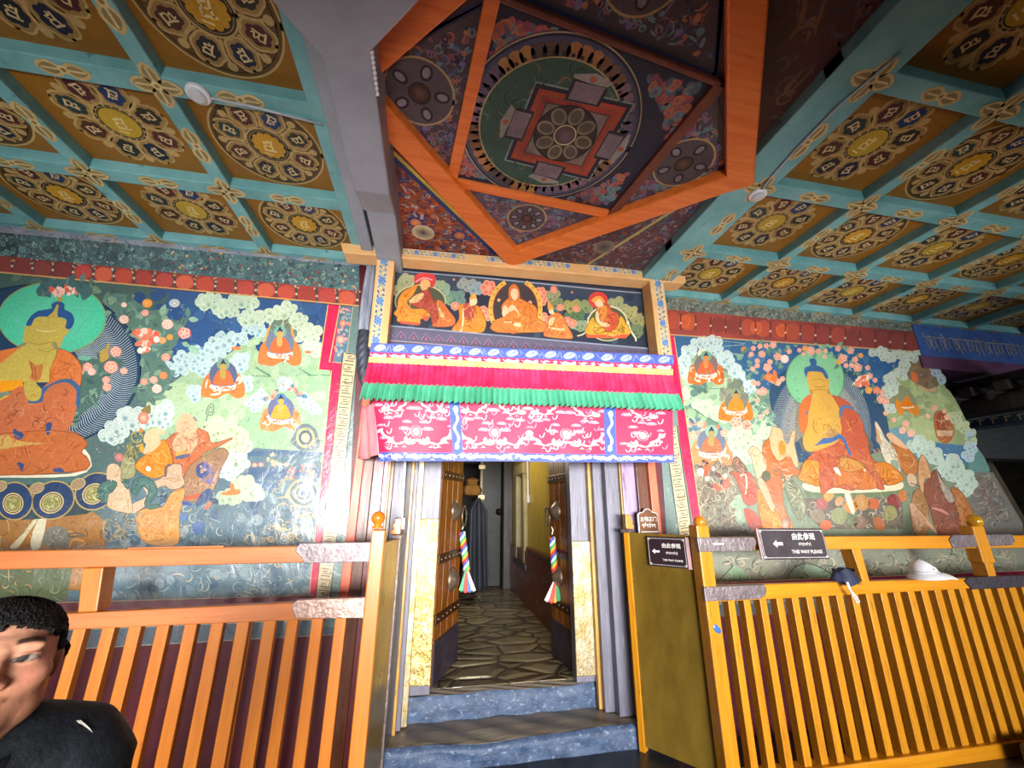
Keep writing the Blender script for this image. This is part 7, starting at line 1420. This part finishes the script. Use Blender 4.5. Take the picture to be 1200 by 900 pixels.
SKIN = painted('skin', rough=.6, spec=.25, dirt=0, bmp=.08, bsc=90, grime='#6a4030')
bm_v, bm_c, bm_f, hair_v, hair_i = [], [], [], [], {}
def mix3(a, b, t): return tuple(x+(y-x)*t for x, y in zip(lin(a) if isinstance(a, str) else a, lin(b) if isinstance(b, str) else b))
def sm(a, b, x): t = max(0, min(1, (x-a)/(b-a))); return t*t*(3-2*t)
def skin_col(p):
    c = mix3('#a87458', '#b8846a', sm(-.05, .06, p.z)); ax = abs(p.x)
    if p.y > .04:
        c = mix3(c, '#b0685a', .55*sm(.03, .0, abs(ax-.045))*sm(.03, .0, abs(p.z+.015)))
        c = mix3(c, '#a05a50', .5*sm(.022, .006, math.hypot(p.x, (p.z+.022)*1.1)))
        lip = math.hypot(p.x/.027, (p.z+.058)/.0125); c = mix3(c, '#8d4640', .85*sm(1.1, .75, lip)); c = mix3(c, '#3a1a18', .9*sm(.0016, .0004, abs(p.z+.0578))*sm(.026, .02, ax))
        st = sm(.04, .02, abs(p.z+.075))*sm(.05, .03, ax)*sm(-.045, -.07, p.z)*(lip > 1.15); c = mix3(c, '#6d4a3e', .35*st+.18*sm(.012, .004, abs(p.z+.043))*sm(.026, .018, ax))
        bz = .044+.006*math.cos((ax-.034)*60)-.1*max(0, ax-.045); c = mix3(c, '#1a1412', .92*sm(.0062, .003, abs(p.z-bz))*sm(.012, .018, ax)*sm(.058, .05, ax))
        ez = .0165+.08*(ax-.033); e = math.hypot((ax-.033)/.0165, (p.z-ez)/(.0062))
        if e < 1.18:
            c = mix3(c, '#2a1814', sm(1.18, 1.0, e))
            if e < .98:
                c = mix3('#6a5f59', '#857b74', sm(1, .4, e)); sgn = 1 if p.x > 0 else -1
                ir = math.hypot(p.x-(sgn*.033+.0045), p.z-ez-.0016); c = mix3(c, '#1c0f0b', sm(.0088, .0070, ir))
        elif p.z > ez and e < 1.9: c = mix3(c, '#7d4f3e', .5*sm(1.9, 1.2, e))
    return c
for j in range(NV+1):
    th = PI*j/NV
    for i in range(NU):
        ph_ = 2*PI*i/NU; dr = Vector((math.sin(th)*math.sin(ph_), math.sin(th)*math.cos(ph_), math.cos(th)))
        t_ = cast(dr); p = dr*t_; bm_v.append(hw(p)); bm_c.append(skin_col(p)); hair_v.append((p, dr))
for j in range(NV):
    for i in range(NU): bm_f.append((j*NU+i, j*NU+(i+1) % NU, (j+1)*NU+(i+1) % NU, (j+1)*NU+i))
# hands hang below the picture; each is a palm with four fingers and a thumb
foot = Vector((hc.x-.02, hc.y-.02, 0)); up = lambda x, y, z: Vector((foot.x+x, foot.y+y, z))
bd = Vector((fdir.x, fdir.y, 0)).normalized(); bx = bd.cross(Vector((0, 0, 1))); B = lambda x, y, z: foot+bx*x+bd*y+Vector((0, 0, z))
sh_z = hc.z-.14
hands = []
for s in (1, -1):
    hb = MB()
    wr = B(.27*s, .05, sh_z-.58)
    Q = lambda x, y, z: wr+bx*x*s+bd*y+Vector((0, 0, z))
    hb.tube([Q(0, 0, .06), Q(0, .0, 0), Q(0, .0, -.03), Q(0, .005, -.07), Q(0, .01, -.1)], [.026, .027, .034, .038, .03], 14)
    for k, (o_, l_) in enumerate(((.028, .07), (.010, .08), (-.009, .075), (-.027, .058))): hb.tube([Q(-.002, .005+o_, -.085), Q(-.004, .008+o_, -.085-l_*.5), Q(-.016, .012+o_, -.085-l_*.85), Q(-.028, .014+o_, -.085-l_)], [.0095, .009, .0082, .006], 8)
    hb.tube([Q(-.005, .03, -.03), Q(-.012, .052, -.06), Q(-.022, .058, -.088), Q(-.03, .056, -.105)], [.013, .011, .0095, .006], 8)
    hands.append(hb)
me = bpy.data.meshes.new('person'); me.from_pydata([tuple(v) for v in bm_v], [], bm_f)
at = me.color_attributes.new('Col', 'FLOAT_COLOR', 'POINT'); at.data.foreach_set('color', [q for c in bm_c for q in (*c, 1.)]); me.materials.append(SKIN)
for p in me.polygons: p.use_smooth = True
man = link(bpy.data.objects.new('person', me)); tag(man, 'man with short black hair and black jacket at the lower left, glancing aside', 'person')
for hb in hands: hb.build('hand', mat('hand_skin', '#9c6a50', '#a87458', scale=(9, 9, 9), rough=.5, bmp=.05), man, smooth=True)
# hair: a cap of short strands following the scalp
hv, hf, idx = [], [], {}
def hairy(p):
    line = .060+.012*math.cos(p.x*30) if p.y > .03 else (.060-(.03-p.y)*1.0 if p.y > -.03 else -.05)
    side_ = p.z > (.0 if p.y > -.02 else -.06)
    return p.z > line or (p.y < .022 and side_ and abs(p.x) > .05 and abs(p.x) < .0815 and p.z > .022) or (p.y < -.03 and p.z > -.07)
rh = random.Random(8)
for n_, (p, dr) in enumerate(hair_v):
    if hairy(p): idx[n_] = len(hv); hv.append(hw(p+dr*(.007+.007*sm(.03, .12, p.z)+rh.uniform(-.0016, .0022))))
for f in bm_f[:NU*NV]:
    if all(i in idx for i in f): hf.append(tuple(idx[i] for i in f))
me = bpy.data.meshes.new('hair'); me.from_pydata([tuple(v) for v in hv], [], hf); me.materials.append(mat('black_hair', '#070707', '#121111', scale=(60, 60, 20), ns=2, rough=.65, bmp=.5, spec=.2))
ho = link(bpy.data.objects.new('hair', me), man); kk = ho.modifiers.new('s', 'SOLIDIFY'); kk.thickness = .012; kk.offset = -1
def soft(mb, name, m, vox, it=8):
    o = mb.build(name, m, man, smooth=True); r = o.modifiers.new('remesh', 'REMESH'); r.mode = 'VOXEL'; r.voxel_size = vox; r.use_smooth_shade = True
    q = o.modifiers.new('smooth', 'SMOOTH'); q.iterations = it; q.factor = .5; return o
JK = mat('black_padded_jacket', '#0d0f12', '#191c21', scale=(6, 6, 6), ns=1.4, rough=.6, bmp=.3, bdist=.03, spec=.08)
j = MB(); Z = sh_z
j.tube([B(0, 0, Z-.60), B(0, 0, Z-.35), B(0, .0, Z-.14), B(0, -.03, Z-.05), B(0, -.06, Z+.0)], [.165, .165, .16, .12, .085], 20)
for s in (1, -1):
    j.tube([B(.06*s, -.035, Z-.03), B(.10*s, -.025, Z-.02), B(.185*s, -.02, Z-.05), B(.23*s, -.01, Z-.12)], [.075, .085, .088, .085], 16)
    j.tube([B(.06*s, 0, Z-.1), B(.08*s, 0, Z-.35), B(.07*s, 0, Z-.6)], [.14, .125, .125], 16)
    j.tube([B(.21*s, .0, Z-.08), B(.245*s, .01, Z-.3), B(.265*s, .05, Z-.56)], [.078, .066, .05], 14)
soft(j, 'jacket', JK, .016)
cl_ = MB(); nb = hw(Vector((0, -.028, -.155)))
def collar(u, v):
    a = 2*PI*(u*.84+.08)+PI/2*0; r = .078+.014*(1-v)+.006*math.sin(a*5)
    return nb+bx*math.sin(a)*r*1.08+bd*math.cos(a)*r*.98+Vector((0, 0, -.055+.075*v-.02*math.cos(a)*v))
cl_.grid(collar, 60, 8).build('collar', JK, man, smooth=True, solid=.014)
MB().tube([B(0, -.015, Z-.14), B(0, -.012, Z+.0), nb+Vector((0, 0, -.045))], [.13, .1, .069], 20).build('shirt', mat('dark_grey_shirt', '#1c1e26', '#272a33', scale=(9, 9, 9), rough=.7, bmp=.1), man, smooth=True)
tr = MB()
for s in (1, -1): tr.tube([B(.06*s, 0, Z-.5), B(.085*s, 0, Z-.68), B(.095*s, .015, Z-.98), B(.1*s, -.01, .1)], [.13, .105, .08, .062], 16)
soft(tr, 'trousers', mat('dark_trousers', '#14161c', '#1f222a', scale=(5, 5, 5), rough=.7, bmp=.2), .02)
for s in (1, -1): MB().tube([B(.1*s, -.07, .05), B(.1*s, -.02, .055), B(.1*s, .08, .05), B(.105*s, .17, .035), B(.105*s, .2, .03)], [.035, .048, .048, .04, .02], 14).build('shoe', IRON, man, smooth=True)
# neck chain and the pale mark on the shoulder
CH = mat('silver_chain', '#8a8a8e', '#aaaab0', rough=.3, metal=.7, scale=(9, 9, 9), bmp=0)
ch0 = [nb+bx*(.066*math.cos(a))*1.05+bd*(.03+.055*math.sin(a))+Vector((0, 0, -.03-.07*math.sin(a))) for a in [PI*k/40 for k in range(41)]]
b = MB(); b.tube(ch0, [.0028+.0012*(k % 2) for k in range(41)], 8); b.build('neck_chain', CH, man, smooth=True)

tz = Vector((onY(96, 854, 0)-CAM)).normalized()
def on_jacket(px, py, lift):
    d = ray(px, py).normalized(); dep = bpy.context.evaluated_depsgraph_get(); jo = next(o for o in man.children if o.name.startswith('jacket'))
    ev = jo.evaluated_get(dep); ok, loc, nor, _ = ev.ray_cast(jo.matrix_world.inverted() @ CAM, d)
    return (loc+nor*lift) if ok else CAM+d*.8
bpy.context.view_layer.update()
mk = [(88, 846), (93, 845.5), (98, 849), (103, 854), (107.5, 859.5), (101, 855.5), (95, 850.5), (91, 849)]
front = [on_jacket(x, y, .004) for x, y in mk]
b = MB(); b.prism(front, (CAM-front[0]).normalized()*.0015); b.build('shoulder_mark', mat('pale_stitched_mark', '#b9b2aa', '#c9c2ba', scale=(9, 9, 9), rough=.6, bmp=0), man)
